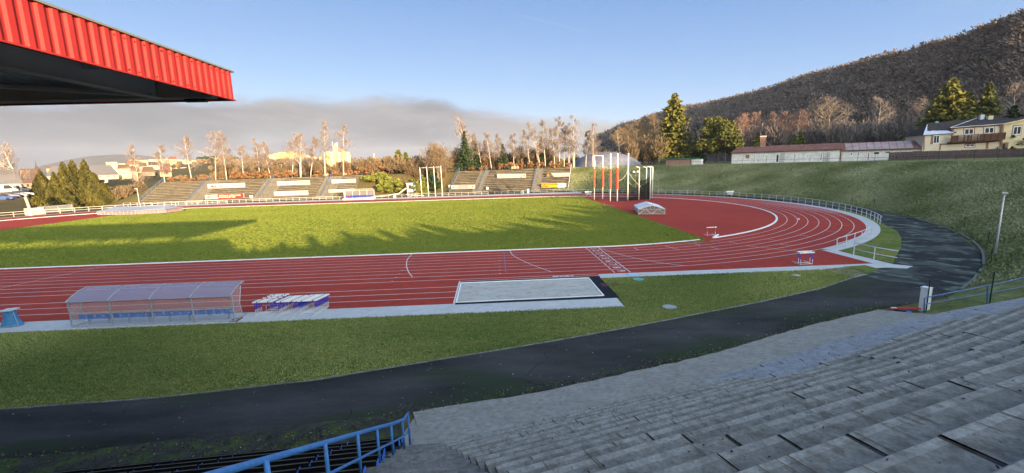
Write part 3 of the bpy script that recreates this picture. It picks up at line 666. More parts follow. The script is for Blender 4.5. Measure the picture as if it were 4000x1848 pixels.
mb = MB(); mb.box((0,0,.34), (SL-.05,.045,.34)); mb.build('back_panel', K['black_back'], bench)
mb = MB(); mb.box((0,-.018,.5165), (SL-.05,.014,.012)); mb.build('top_edge', K['edge_line'], bench)
for q in range(3):
    mb = MB(); x = (q-1)*.5; mb.box((x,.045,.33), (.44,.035,.33)); mb.box((x,.10,.24), (.44,.06,.30), rx=-.12); mb.build('seat', K['black_back'], bench)
for s in (-1, 1):
    mb = MB(); mb.box((s*.6,.1,.06), (.05,.25,.16)); mb.box((s*.772,.09,.24),(.022,.2,.36) if s > 0 else (.02,.1,.3)); mb.build('bracket', K['blue_seat'] if s > 0 else K['dark'], bench)
first = True; ROWN = ['front','second','third','fourth','fifth','sixth','seventh','eighth','ninth','tenth','eleventh','twelfth']
ORD = ['first','second','third','fourth','fifth','sixth','seventh','eighth','ninth','tenth','eleventh','twelfth','thirteenth','fourteenth','fifteenth','sixteenth','seventeenth','eighteenth','nineteenth','twentieth']+['twenty-%s' % q for q in ('first','second','third','fourth','fifth','sixth','seventh','eighth','ninth')]+['thirtieth']
def in_view(p, mu=60):
    d = np.array(p)-CAM; z = d@FX
    if z < .3: return False
    u, v = 2000+FPX*(d@RX)/z, 924-FPX*(d@UX)/z; return -mu < u < 4000+mu and -mu < v < 1848+mu
for k in range(9):
    off = [0,.12,-.0,-.3,.1,.2,-.1,0,.1][k]*.3
    for i in range(9):
        a = -SL/2-.06+off-SL*i-(.0 if k % 2 else .0); x, y = lp(a, .75*k); z = .88+.39*k-.5225+.003*(k+i)
        if not any(in_view((x+dx, y, z+.5), 10) for dx in (-.8, 0, .8)): continue
        lab = 'black backed blue seat unit in the %s row, %s from the blue railing' % (ROWN[k], ORD[i])
        rz = math.radians(4.8)
        if first: bench.location = (x, y, z); bench.rotation_euler = (0,0,rz); bench['label'] = lab; first = False
        else: dup(bench, (x, y, z), rz, lab)

# blue railing down the stairs
rl = thing('blue_railing', 'thick bright blue pipe railing descending beside the seats in the foreground', 'railing', (-13.6,-32.7,.8))
def rb(y): return .80+(-32.7-y)*.546
yps = [-32.72,-33.45,-34.62,-35.75,-36.95,-38.35,-39.9,-41.6,-43.3]
top = [(-13.58,-32.70,rb(-32.7)+.98),(-13.58,-33.3,rb(-33.3)+.82)]+[(-13.6-.012*(i), y, rb(y)+.80+.02*i) for i, y in enumerate((-34.4,-36,-38,-40,-42,-44))]
mb = MB(); mb.tube(top, .042, 12); mb.build('top_rail', K['blue_rail'], rl, smooth=True)
mb = MB(); mb.tube([(-13.58,-32.72,rb(-32.72)+.43)]+[(-13.59, y, rb(y)+.32) for y in (-33.5,-35,-37,-39,-41,-43)], .027, 8); mb.build('middle_rail', K['blue_rail'], rl, smooth=True)
for i, y in enumerate(yps):
    mb = MB(); h = np.interp(-y, [-p[1] for p in top], [p[2] for p in top]); mb.tube([(-13.59,y,rb(y)-.1),(-13.59,y,h)], .032, 8); mb.build('post', K['blue_rail'], rl, smooth=True)

# ---------------------------------------------------------------- stand roof
K['roof_red'] = mat('red_sheet_metal', (.33,.026,.024), .6, (.29,.022,.02), 1.5, spec=.2)
K['roof_cap'] = mat('grey_green_capping', (.16,.17,.14), .5)
K['steel_dark'] = mat('dark_painted_steel', (.52,.51,.49), .8, (.58,.57,.54), 2)
cb = at(585,253,-34.5); ct = at(580,180,-34.5); CXr = float(cb[0]); zb, zt = float(cb[2]), float(ct[2])
rf = thing('stand_roof', 'red edged cantilever roof of the stand jutting in at top left', 'roof', (CXr,-34.5,zb))
mb = MB(); y = -34.5; pit = .187; prof = []
while y > -54:
    prof += [(y, .03), (y-.075, .03), (y-.1, 0.), (y-.162, 0.)]; y -= pit
for (ya, da), (yb, db) in zip(prof, prof[1:]):
    mb.quad((CXr+da,ya,zb+.02),(CXr+db,yb,zb+.02),(CXr+db,yb,zt),(CXr+da,ya,zt))
mb.build('side_fascia', K['roof_red'], rf)
mb = MB(); x = CXr; prof = []
while x > -62:
    prof += [(x, .03), (x-.075, .03), (x-.1, 0), (x-.162, 0)]; x -= pit
for (xa, da), (xb, db) in zip(prof, prof[1:]):
    mb.quad((xa,-34.5+da,zb+.02),(xa,-34.5+da,zt),(xb,-34.5+db,zt),(xb,-34.5+db,zb+.02))
mb.build('front_fascia', K['roof_red'], rf)
mb = MB(); mb.box((CXr+.015,-44.25,zb+.008),(.075,19.6,.022)); mb.box(((CXr-62)/2,-34.47,zb+.0085),(62+CXr,.075,.021)); mb.build('bottom_flashing', K['roof_red'], rf)
mb = MB(); mb.box((CXr-.02,-44.25,zt+.012),(.15,19.7,.03)); mb.box(((CXr-62)/2,-34.49,zt+.013),(62+CXr,.12,.03)); mb.build('capping', K['roof_cap'], rf)
mb = MB()
for r in range(15):
    for c in range(2): mb.box((CXr+.036, -34.62-r*pit*1.0-rnd.choice((0,.187)), (zb+.07, zt-.07)[c]), (.012,.03,.012))
mb.build('fixing_bolts', K['roof_red'], rf)
mb = MB(); mb.box(((CXr-62)/2-.05,-44.25,zb+.44),(62+CXr-.1,19.3,.04))
for i in range(40): mb.box((CXr-.3-i*.3,-44.25,zb+.405),(.1,19.2,.03))
mb.build('roof_deck', K['steel_dark'], rf)
mb = MB(); mb.box(((CXr-62)/2-.1,-34.62,(zb+zt)/2-.02),(62+CXr-.3,.05,zt-zb-.08)); mb.box(((CXr-62)/2-.1,-34.70,zb+.05),(62+CXr-.3,.12,.03)); mb.build('edge_beam', K['steel_dark'], rf)
for i in range(9):
    mb = MB(); x = CXr-1.35-i*5.2; mb.box((x,-44.3,zb+.20),(.02,19,.34)); mb.box((x,-44.3,zb+.03),(.20,19,.022)); mb.box((x,-44.3,zb+.373),(.20,19,.022)); mb.build('rafter', K['steel_dark'], rf)
for i in range(8):
    mb = MB(); yy = -36.4-i*2.2; mb.box(((CXr-62)/2,yy,zb+.33),(62+CXr-.2,.07,.13)); mb.build('purlin', K['steel_dark'], rf)
mb = MB(); mb.beam((CXr-1.3,-35.,zb+.06),(CXr-6.4,-38.6,zb+.06),.06,.06); mb.beam((CXr-6.4,-35.,zb+.09),(CXr-1.3,-38.6,zb+.09),.05,.05); mb.build('wind_brace', K['galv'], rf)
mb = MB(); mb.box((CXr-.62,-34.72,zb-.02),(.42,.1,.06)); mb.build('bracket', K['dark'], rf)
for i in range(9):
    mb = MB(); x = CXr-1.35-i*5.2; mb.beam((x,-51.5,6.5),(x,-51.5,zb+.05),.22,.22); mb.build('column', K['steel_dark'], rf)
mb = MB(); mb.box((CXr-.07,-44.3,(zb+zt)/2-.02),(.04,19.,zt-zb-.08)); mb.build('side_lining', K['steel_dark'], rf)
# rear wall of the stand and the embankment behind
bw = thing('stand_rear_wall', 'plain concrete rear wall behind the covered stand', 'wall', (-40,-54.5,0))
mb = MB(); mb.box((-41.5,-54.5,4.4),(53,.4,8.8)); mb.build('wall', K['stairs'], bw)

# ---------------------------------------------------------------- wooded ridge behind the camera: it shades the near half of the place
def S_of(q):
    return float(np.interp(q, [-40,-28,-18,-10,0,10,20,28.6,40.5,53,62,75,93,107,132,175,195,210], [1.3,2.6,2.75,2.55,2.15,2.3,3.3,4.4,6.6,10.6,13.,17.,19.5,20.,22.,26.,42,55]))
TS = math.tan(SUN_EL); SQ = np.array([math.cos(SUN_AZ-math.pi/2), 0])
qv = np.array([.8838, .4679]); wv = np.array([-.4679, .8838])
CREST = [(1500,338,1500),(1530,326,1400),(1562,309,1250),(1600,300,1150),(1640,286,1050),(1680,274,980),(1740,263,900),(1790,255,840),(1840,243,780),(1890,231,720),(1940,217,670),(1990,200,620),(2050,183,570),(2120,166,520),(2200,142,470),(2260,131,440),(2310,119,420),(2400,99,390),(2440,85,375),(2490,66,360),(2530,53,350),(2576,36,340),(2680,0,325),(2820,-50,310)]
cpts = [ad(u, v, d) for u, v, d in CREST]
qs, Ss = [], []
for p in cpts:
    q = float(p[:2]@qv); w = float(p[:2]@wv); qs.append(q); Ss.append(p[2]+TS*w-19)
order = sorted(zip(qs, Ss)); qs = [a for a, _ in order if a > 230]; Ss = [b for a, b in order if a > 230]
def Sall(q):
    if q <= 210: return S_of(q)
    if q >= qs[0]: return float(np.interp(q, qs, Ss))
    return lerp(55, Ss[0], min(1,(q-210)/(qs[0]-210)))
RW = -250.
mb = MB(); Q = list(np.arange(-34, 900, 3.)); prv = np.random.RandomState(5); walk = 0
for q in Q:
    walk = .7*walk+prv.uniform(-.7,.7); h = Sall(q)-TS*RW+(walk*1.0 if q > 24 else -1.2)
    if q < -26: h *= sm((q+34)/8)
    for dw, hz in ((90, -2), (0, h), (-60, h-20)):
        p = qv*q+wv*(RW+dw); mb.v.append((float(p[0]), float(p[1]), hz))
mb.f = [x for i in range(len(Q)-1) for x in ((3*i,3*i+3,3*i+4,3*i+1),(3*i+1,3*i+4,3*i+5,3*i+2))]; mb.m = [0]*len(mb.f)
struct(mb.build('rear_hillside', K['forest_floor']))
# embankment and hedge of small trees right behind the near terrace
mb = MB(); mb.v = []
def emb_h(q): return (Sall(q)-TS*(-62.))-1.0
Q = list(np.arange(-36, 30, 1.5))
for q in Q:
    for w, z in ((-50, 6.6), (-62, emb_h(q)), (-80, 3)):
        p = qv*q+wv*w; mb.v.append((float(p[0]), float(p[1]), z))
mb.f = [x for i in range(len(Q)-1) for x in ((3*i,3*i+3,3*i+4,3*i+1),(3*i+1,3*i+4,3*i+5,3*i+2))]; mb.m = [0]*len(mb.f)
struct(mb.build('rear_embankment', K['field']))
# walkway behind the top step
mb = MB(); P = [tp(t, SW*NST) for t in (-14,-6,4,14,24)]; Q2 = [tp(t, SW*NST+7) for t in (-14,-6,4,14,24)]
zz = .79+SH*(NST-1)-.01; mb.v = [(*p, zz) for ab in zip(P, Q2) for p in ab]; mb.f = [(2*i,2*i+1,2*i+3,2*i+2) for i in range(4)]; mb.m = [0]*4
struct(mb.build('top_walkway', K['concrete']))
# ---------------------------------------------------------------- far concrete terraces with weathered boards
YF, YT, NR = 94., 105.6, 13
def ztop(x): return 6.35+(x+125)/143*.95
def slz0(x, y): return .25+(ztop(x)-.25)*(y-YF)/(YT-YF)
def slz(x, y): return slz0(*rlocal(x, y)) if x > -34 and not MB.XF else slz0(x, y)
def on_stand(u, v, off=.25):
    d = ray(u, v)
    for k in range(2800):
        y = 92+k*.01; p = CAM+d*(y-CAM[1])/d[1]
        if p[2] <= slz(p[0], y)+off: return p
    return p
def px(u, v): return u/DD, v/DD
K['wood_b'] = concrete('darker_bench_boards', (.15,.13,.095), (.22,.19,.14), (.09,.08,.06), spots=False, scale=.5, fine=2.2, stretch=(.35,1,3))  # darker board tone, given to boards at random
K['step_dark'] = mat('riser_shade_concrete', (.045,.042,.033), .95, (.08,.072,.055), .8)  # dark step concrete; riser shade under the boards is put into the colour
K['stair_light'] = concrete('aisle_concrete', (.14,.13,.11), (.19,.175,.145), (.10,.09,.075), spots=False, scale=.6, fine=3)
def far_stand(name, label, x0, x1, aisles, wild):
    t = thing(name, label, 'terrace', (MB.XF((x0, YF, 0)) if MB.XF else (x0, YF, 0)))
    cuts = []; c = x0
    for a, w1, w2 in aisles: cuts.append((c, a-w1)); c = a+w2
    cuts.append((c, x1)); dp = (YT-YF)/NR
    for k in range(NR):
        y = YF+k*dp
        mb = MB()
        for a, b in cuts:
            if b-a < .5: continue
            za, zb_ = slz(a, y)+.45, slz(b, y)+.45
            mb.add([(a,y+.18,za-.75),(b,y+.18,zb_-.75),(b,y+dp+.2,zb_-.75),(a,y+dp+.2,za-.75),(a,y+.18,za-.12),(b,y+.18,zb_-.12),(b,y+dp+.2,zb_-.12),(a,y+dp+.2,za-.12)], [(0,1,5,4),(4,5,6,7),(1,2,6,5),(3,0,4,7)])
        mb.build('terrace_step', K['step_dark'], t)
        for a, b in cuts:
            mb = MB(); x = a
            while x < b-.3:
                x2 = min(b, x+rnd.choice((3.4,3.5,5.2,2.6) if wild else (5.8,5.8,5.6)))
                if not (wild and rnd.random() < .08):
                    dz, dy = (rnd.uniform(-.05,.06), rnd.uniform(-.08,.06)) if wild else (rnd.uniform(-.02,.02), rnd.uniform(-.02,.02)); h = .17 if not wild else rnd.uniform(.13,.22)
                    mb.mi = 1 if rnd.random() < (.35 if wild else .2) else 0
                    z = slz((x+x2)/2, y)+.45; mb.box(((x+x2)/2, y+.2+dy, z-h/2+dz), (x2-x-.004, .44, h))
                x = x2
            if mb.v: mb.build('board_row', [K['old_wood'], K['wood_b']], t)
    for a, w1, w2 in aisles:
        mb = MB(); n = 26
        for k in range(n):
            y = YF+k*(YT-YF)/n; z = slz(a, y)+.32; mb.box((a+(w2-w1)/2, y+.35, z-.3), (w1+w2-.12, .75, .6))
        mb.build('aisle_stairs', K['stair_light'], t)
        mb = MB()
        mb.tube([(a,YF-.2,1.4),(a,YT,ztop(a)+1.5)], .05, 5); mb.tube([(a,YF-.2,.95),(a,YT,ztop(a)+1.05)], .035, 5)
        for k in range(7): y = lerp(YF, YT, k/6); z = slz(a, y); mb.tube([(a,y,z),(a,y,z+1.15)], .05, 5)
        mb.build('aisle_railing', K['dull_blue_rail'], t)
    mb = MB()                                                        # side walls and the walkway in front
    for x in (x0, x1): mb.add([(x-.15,YF,0),(x+.15,YF,0),(x+.15,YT,0),(x-.15,YT,0),(x-.15,YF,.6),(x+.15,YF,.6),(x+.15,YT,ztop(x)+.3),(x-.15,YT,ztop(x)+.3)], [(0,1,5,4),(4,5,6,7),(1,2,6,5),(3,0,4,7)])
    mb.build('side_wall', K['stair_light'], t)
    for x in ((x0,) if not wild else (x0, x1)):
        mb = MB(); mb.tube([(x,YF-.2,1.5),(x,YT,ztop(x)+1.5)], .05, 5); mb.tube([(x,YF-.2,1.),(x,YT,ztop(x)+1.05)], .035, 5)
        for k in range(7): y = lerp(YF, YT, k/6); z = slz(x, y); mb.tube([(x,y,z),(x,y,z+1.3)], .05, 5)
        mb.build('side_railing', K['dull_blue_rail'] if x == x0 else K['galv_light'], t)
    return t
AL = [(float(at(473,511,94)[0]),1.,4.2),(float(at(650,504,94)[0]),2.2,4.),(float(at(808,497,94)[0]),2.2,3.6)]
xa0, xa1 = float(at(350,515,94)[0]), float(at(890,493,94)[0])
far_stand('terrace_stand', 'long old terrace of weathered board rows on the far left, with three stair aisles', xa0, xa1, AL, False)
def on_line(u, v):
    d = ray(u, v); c, s = math.cos(RPHI), math.sin(RPHI); n = np.array([-s, c]); t = ((np.array(RPIV)-CAM[:2])@n)/(d[:2]@n); p = CAM+d*t; return rlocal(float(p[0]), float(p[1]))[0]
AR = [(on_line(1205,483),2.6,.9),(on_line(1341,481),.9,2.2)]
xb0, xb1 = on_line(1130,486), on_line(1430,479)
MB.XF = rworld
far_stand('terrace_stand', 'shorter old terrace of crooked boards on the far side, behind the discus cage', xb0, xb1, AR, True)
MB.XF = None
mb = MB(); mb.flat([(-125,82.7),(20,82.7),(20,94.6),(-125,94.6)], .001); 
K['far_paving'] = mat('far_pale_path', (.50,.46,.38), .9, (.56,.51,.42), .4); 
mb = MB(); mb.flat([(-122,82.6),(16,82.6),(16,90),(-122,88.3)], .003); struct(mb.build('far_paving', K['far_paving']))
mb = MB(); mb.flat([(-122,88.3),(16,90),(16,94.4),(-27,105),(-46,96),(-122,94.4)], .002); struct(mb.build('far_path', K['asphalt']))
mb = MB(); P = [gp(*px(1500,735+40), .02)]; 
mb.flat([(-46,88.),(-38,88.),(-38,104),(-45,104)], .05); 
# ---- banners
K['b_white'] = mat('banner_white', (.40,.39,.36), .6, (.36,.35,.32), .6)
def banner(label, P, face='white', parts=()):
    face = 'b_white' if face == 'white' else face
    """P: four picture corners (4000 px) in order bottom-left, bottom-right, top-right, top-left"""
    bl = on_stand(*px(*P[0])); ph = RPHI if bl[0] > -34 else 0.; ex = np.array([math.cos(ph), math.sin(ph)]); en = np.array([ex[1], -ex[0]]); B0 = np.array([bl[0], bl[1]])+en*.22
    def bhit(p, off=0.):
        d = ray(*px(*p)); t_ = ((B0-CAM[:2])@en)/(d[:2]@en); return CAM+d*t_
    Q = [bhit(p) for p in P]; c = (Q[0]+Q[1]+Q[2]+Q[3])/4; y = float(c[1])
    t = thing('advertising_banner', label, 'banner', (float(c[0]), y, float(min(Q[0][2], Q[1][2]))), 'advertising banners on the far terraces')
    mb = MB(); mb.add([(float(q[0]-en[0]*o), float(q[1]-en[1]*o), float(q[2])) for o in (0,.05) for q in Q], [(0,1,2,3),(7,6,5,4),(0,4,5,1),(1,5,6,2),(2,6,7,3),(3,7,4,0)]); mb.build('panel', K[face], t)
    w = float((Q[1]-Q[0])[:2]@ex); h = float((Q[3][2]-Q[0][2]+Q[2][2]-Q[1][2])/2)
    def pos(a, b): p = Q[0]*(1-a)*(1-b)+Q[1]*a*(1-b)+Q[2]*a*b+Q[3]*(1-a)*b; return p
    tilt = math.atan2(float(Q[1][2]-Q[0][2]), w)
    for kind, *A in parts:
        if kind == 'txt':
            s, a, b, size, col, sx = A; p_ = pos(a, b)
            o = text_obj('lettering', s, K[col], size*h, (p_[0]+en[0]*.03, p_[1]+en[1]*.03, p_[2]), (math.pi/2, 0, 0), t, ext=.003, sx=sx, bold=.016); o.rotation_euler = (math.pi/2, -tilt, ph)
        if kind == 'poly':
            pts_, col = A; m_ = MB(); R_ = [pos(*q) for q in pts_]; m_.add([(q[0]+en[0]*.012, q[1]+en[1]*.012, q[2]) for q in R_], [tuple(range(len(R_)))]); m_.build('emblem' if len(pts_) < 9 else 'logo', K[col], t)
    return t
def disc(a, b, r, asp=7.5, n=14): return [(a+r/asp*math.cos(2*math.pi*i/n), b+r*math.sin(2*math.pi*i/n)) for i in range(n)]
K['b_red'] = mat('banner_red', (.42,.03,.025), .6); K['b_yel'] = mat('banner_yellow', (.50,.33,.02), .6); K['b_brown'] = mat('banner_brown', (.10,.05,.04), .6)
K['b_pink'] = mat('faded_red_print', (.40,.10,.08), .6); K['b_blue'] = mat('banner_dark_blue', (.06,.05,.14), .6); K['b_faint'] = mat('faded_print', (.24,.17,.14), .6); K['b_or'] = mat('banner_orange', (.75,.35,.04), .6); K['cream'] = mat('cream_print', (.75,.7,.5), .6)
bird = lambda a: [('poly', [(a-.012,.12),(a+.022,.12),(a+.028,.45),(a+.01,.42)], 'b_pink'), ('poly', [(a,.4),(a+.03,.5),(a+.028,.75),(a+.008,.92),(a+.018,.62)], 'b_blue')]
banner('white sponsor banner with a red logo and dark oval frame, upper left terrace', [(812,736.5),(958,731),(957,714),(810,719.5)], 'white',
  [('poly', [(.09,.22),(.17,.22),(.17,.55),(.09,.55)], 'b_pink'), ('poly', disc(.29,.40,.17,1.9), 'b_blue'), ('poly', disc(.29,.40,.09,1.15), 'white2')] if False else
  [('poly', [(.09,.22),(.17,.25),(.17,.58),(.09,.55)], 'b_red'), ('poly', [(.195,.24),(.375,.30),(.385,.44),(.375,.56),(.195,.50),(.188,.37)], 'b_blue'), ('txt', 'SPORT', .285, .40, .2, 'cream', 1.3), *bird(.5), ('txt', 'SPORTOVNÍ HALA', .79, .52, .34, 'b_faint', 1.)])
banner('half white, half red banner with yellow lettering, low on the left terrace', [(802,779),(954,773),(953,755),(800,762)], 'white',
  [('poly', [(.33,.0),(.985,.02),(.985,.98),(.33,.98),(.315,.5)], 'b_red'), ('poly', disc(.09,.5,.32), 'b_faint'), ('txt', 'SEZNAM', .22, .45, .36, 'b_faint', 1.1), ('txt', 'Vítězství začíná tady', .635, .66, .42, 'cream', 1.35), ('txt', 'SC SPORT KARLOVY VARY', .56, .28, .26, 'cream', 1.2)])
banner('white banner with a dark red bird emblem, upper middle of the left terrace', [(1083,725),(1212,721),(1210,704),(1081,709)], 'white',
  [('txt', 'Rozvíjíme s ČÁSTÍ', .19, .45, .34, 'b_faint', 1.), *bird(.50), ('txt', 'TÁNCI', .68, .55, .34, 'b_faint', 1.2), ('txt', 'SPORTU', .87, .55, .34, 'b_pink', 1.2)])
banner('white banner with a thin blue running figure, low on the left terrace', [(1071,765.5),(1205,761),(1203,744),(1069,749)], 'white',
  [('txt', 'SKP UNI', .15, .45, .34, 'b_faint', 1.), ('txt', 'Sponzoring', .42, .5, .36, 'b_faint', 1.2), ('poly', [(.60,.25),(.625,.45),(.615,.7),(.6,.85),(.63,.7),(.645,.5),(.70,.38),(.64,.42),(.61,.22)], 'b_blue'), ('txt', 'TEPLÁRNA', .86, .58, .3, 'b_faint', 1.)])
banner('white banner with pale handwritten lettering, near the right end of the left terrace', [(1296,717),(1391,713),(1390,698),(1294,702)], 'white',
  [('txt', 'Mattoniana', .29, .5, .42, 'b_faint', 1.2), ('txt', 'sportovní\nareál města', .72, .55, .2, 'b_faint', 1.5)])
banner('white banner with a row of nine small logos, behind the far dugout', [(1284,753),(1383,748.5),(1383,737),(1283,741)], 'white',
  [('txt', s, .055+.112*i, .5, .3, c, 1.1) for i, (s, c) in enumerate(zip(('EB\n=','A5\nC','MF\n-','ST\n.','AS\nV','RN\nG','NE\n~','IT\n.','OK\n.'), ('b_blue','b_red','b_blue','b_pink','b_blue','b_red','b_blue','b_pink','b_red')))])
banner('white banner reading PODPORUJE SPORTOVCE, low on the right terrace', [(1763,739),(1855,737),(1856,722),(1762,724)], 'white',
  [('txt', 'PODPORUJE', .5, .72, .36, 'b_blue', 1.3), ('txt', 'SPORTOVCE', .5, .26, .36, 'b_blue', 1.3), ('poly', disc(.1,.5,.25,5.5), 'b_faint'), ('poly', disc(.9,.5,.25,5.5), 'b_faint')])
banner('white banner with two dark figures at its right end, top of the right terrace', [(1942,695.5),(2055,694),(2054,678.5),(1941,680.5)], 'white',
  [('poly', disc(.12,.62,.15,6.5), 'b_faint'), ('txt', 'ATLETICKÝ KLUB', .3, .55, .28, 'b_faint', 1.3), ('poly', [(.78,.2),(.84,.55),(.82,.9),(.835,.6),(.86,.45)], 'b_brown'), ('poly', [(.79,.02),(.86,.05),(.845,.28)], 'b_brown'), ('poly', [(.91,.7),(.945,.85),(.96,.7),(.95,.5),(.97,.25),(.955,.2),(.925,.55)], 'b_brown')])
banner('half dark brown, half white banner with a yellow disc, top of the right terrace', [(2132.5,690.5),(2226,690),(2226,674),(2132,677)], 'white',
  [('poly', [(0,0),(.33,0),(.23,1),(0,1)], 'b_brown'), ('poly', [(.33,0),(.35,.0),(.27,.75),(.23,1),(.2,.55)], 'b_or'), ('poly', disc(.11,.58,.3,6), 'b_or'), ('poly', [(.03,.1),(.2,.1),(.19,.26),(.04,.26)], 'white'), ('txt', 'www.jarmila.cz', .63, .4, .22, 'b_pink', 1.4)])
banner('bright yellow banner with black lettering, low on the right terrace', [(2114.5,732.5),(2211,731.5),(2211,716),(2114,717)], 'b_yel',
  [('poly', [(.66,0),(1,0),(1,1),(.66,1)], 'white'), ('poly', disc(.81,.45,.22,3.2), 'b_or'), ('txt', 'PARTNER NAŠÍ KANCELÁŘE', .32, .68, .27, 'black', 1.45), ('txt', 'www.pagm.cz', .17, .32, .25, 'black', 1.45)])
def small_sign(label, p, w=.9, h=.8):
    c = on_stand(*px(*p)); mb = MB(); mb.box((float(c[0]), float(c[1])-.1, float(c[2])+h/2-.1), (w, .08, h)); o = mb.build('small_panel', K['white']); tag(o, label, 'panel', 'small white panels on the far terraces')
small_sign('small white panel low on the left terrace, right of the red banner', (983,772)); small_sign('small white panel low on the right terrace, right of its left aisle', (1904,739), .7, .8); small_sign('small pale panel beside the PODPORUJE banner', (1756.5,732), .6, .9)

# ---------------------------------------------------------------- perimeter railings
def railing(name, label, P, h=1.08, m='galv', step=2., r=.035, mids=1, posts=True):
    t = thing(name, label, 'railing', (*P[0], 0.)); 
    Z = [p[2] if len(p) > 2 else 0. for p in P]; P = [p[:2] for p in P]
    mb = MB(); mb.tube([(x, y, z+h) for (x, y), z in zip(P, Z)], r, 6)
    for k in range(mids): mb.tube([(x, y, z+h*(k+1)/(mids+1)) for (x, y), z in zip(P, Z)], r*.8, 6)
    mb.build('rails', K[m], t, smooth=True)
    acc = 0; nxt = 0; n = 0
    for (a, za), (b, zb_) in zip(zip(P, Z), list(zip(P, Z))[1:]):
        l = math.dist(a, b)
        while nxt <= acc+l+1e-6 and n < 100:
            f = (nxt-acc)/l; x, y, z = lerp(a[0],b[0],f), lerp(a[1],b[1],f), lerp(za,zb_,f); mb = MB(); mb.tube([(x,y,z-.05),(x,y,z+h)], r*1.15, 6); mb.build('post', K[m], t); nxt += step; n += 1
        acc += l
    return t
railing('perimeter_railing', 'low cream railing in front of the left far terrace', [(-119,88.2),(-52.5,88.2)], .95, 'rail_cream', 1.95, .045)
railing('perimeter_railing', 'low cream railing along the path between the two far terraces', [(-46.,88.2),(-12,88.2)], .95, 'rail_cream', 2., .04)
railing('perimeter_railing', 'low grey railing in front of the crooked right terrace', [(-10,88.2),(14,88.2)], 1., 'galv', 2., .035)
railing('perimeter_railing', 'long galvanised railing curving round the outside of the track bend', [(14,86.9)]+[(47.75*math.cos(a), 36.5+47.75*math.sin(a)) for a in np.linspace(math.radians(73), math.radians(-38), 72)], 1.1, 'galv_light', 2., .032)
cb_ = [tuple(gp(*p)[:2]) for p in ((2104,627),(2140,616),(2176,602),(2192,592))]
railing('corner_railing', 'short galvanised railing at the inner corner of the bend paving', cb_, 1.05, 'galv_light', 2.2, .035)
cc_ = [tuple(gp(*p)[:2]) for p in ((2147,641),(2198,654),(2255,665))]
railing('corner_railing', 'short galvanised railing beside the corner grass, below the path', cc_, 1.1, 'galv_light', math.dist(cc_[0], cc_[1])*1.0, .04)
lc = [(-84.39-48.3*math.sin(a), 36.5+48.3*math.cos(a)) for a in np.linspace(.06, 1.45, 40)]
railing('perimeter_railing', 'cream painted railing curving below the thuja trees on the far left', lc, 1.1, 'rail_cream', 2.6, .055)
tag(MB().box((*lc[24], .6), (.5,.5,1.2)).build('gate_pillar', K['rail_cream']), 'stout cream gate post in the far left railing', 'post')

# ---------------------------------------------------------------- flag poles, lamps
K['pole_white'] = mat('white_pole_paint', (.72,.70,.64), .4)
for i, (u, v, vt) in enumerate(((1061,489,421),(1078,488,420.5),(1095.5,487,420),(1113,486,419))):
    x, y = at(u, v, 89.3)[:2]; h = zat((u-3, vt), x, y); t = thing('flagpole', 'white flagpole without flag, %s from the left of the far row of four' % ORD[i], 'flagpole', (x, y, 0), 'row of four flagpoles')
    mb = MB(); mb.tube([(x,y,0),(x-.1,y,h)], [.13,.09], 8); mb.build('mast', K['pole_white'], t, smooth=True)
    mb = MB(); mb.box((x-.85,y,h-.12),(1.6,.07,.07)); mb.tube([(x-.1,y,h),(x-.1,y,h+.2)], .1, 6)
    if i: mb.build('cross_arm', K['pole_white'], t)
def on_bank(u, v):
    d = ray(u, v); t = 20.
    while t < 400:
        p = CAM+d*t/math.hypot(d[0], d[1])
        if p[2] <= max(0, bankz(p[0], p[1])): return p
        t += .1
    return p
p = on_bank(2503, 641); h = zat((2517, 487), p[0], p[1])-p[2]
t = thing('lamp_post', 'tall grey lamp post with a floodlight head on the right grass bank', 'lamp post', p)
mb = MB(); mb.tube([(p[0],p[1],p[2]-.3),(p[0],p[1],p[2]+h)], [.075,.045], 8); mb.build('pole', K['galv_light'], t, smooth=True)
mb = MB(); mb.box((p[0]-.1,p[1]-.1,p[2]+h+.06), (.42,.3,.1), rz=.6, rx=.25); mb.build('lamp_head', K['galv_light'], t)
mb = MB(); mb.box((p[0],p[1],p[2]+h-.15), (.14,.1,.12)); mb.build('fitting', K['galv'], t)
p = on_bank(1598, 486); h = zat((1599, 433), p[0], p[1])-p[2]
t = thing('lamp_post', 'thin lamp post with two round heads behind the discus cage', 'lamp post', p)
mb = MB(); mb.tube([(p[0],p[1],p[2]-.2),(p[0],p[1],p[2]+h)], [.09,.06], 6); mb.build('pole', K['galv'], t)
mb = MB(); mb.box((p[0],p[1],p[2]+h), (1.3,.07,.07)); [mb.box((p[0]+s*.55,p[1]-.1,p[2]+h+.12), (.45,.3,.4)) for s in (-1,1)]; mb.build('lamp_heads', K['galv_light'], t)
p = at(543, 492, 91.5); x, y = float(at(543, 514, 91.)[0]), 91.
x, y = at(*px(545, 795), 93)[:2]; t = thing('lamp_post', 'short lamp post at the left end of the far left terrace', 'lamp post', (x, y, 0))
h = zat(px(540,737), x, y); mb = MB(); mb.tube([(x,y,0),(x,y,h)], .08, 6); mb.build('pole', K['galv'], t); mb = MB(); mb.box((x-.3,y,h), (.9,.3,.14)); mb.build('lamp_head', K['galv_light'], t)
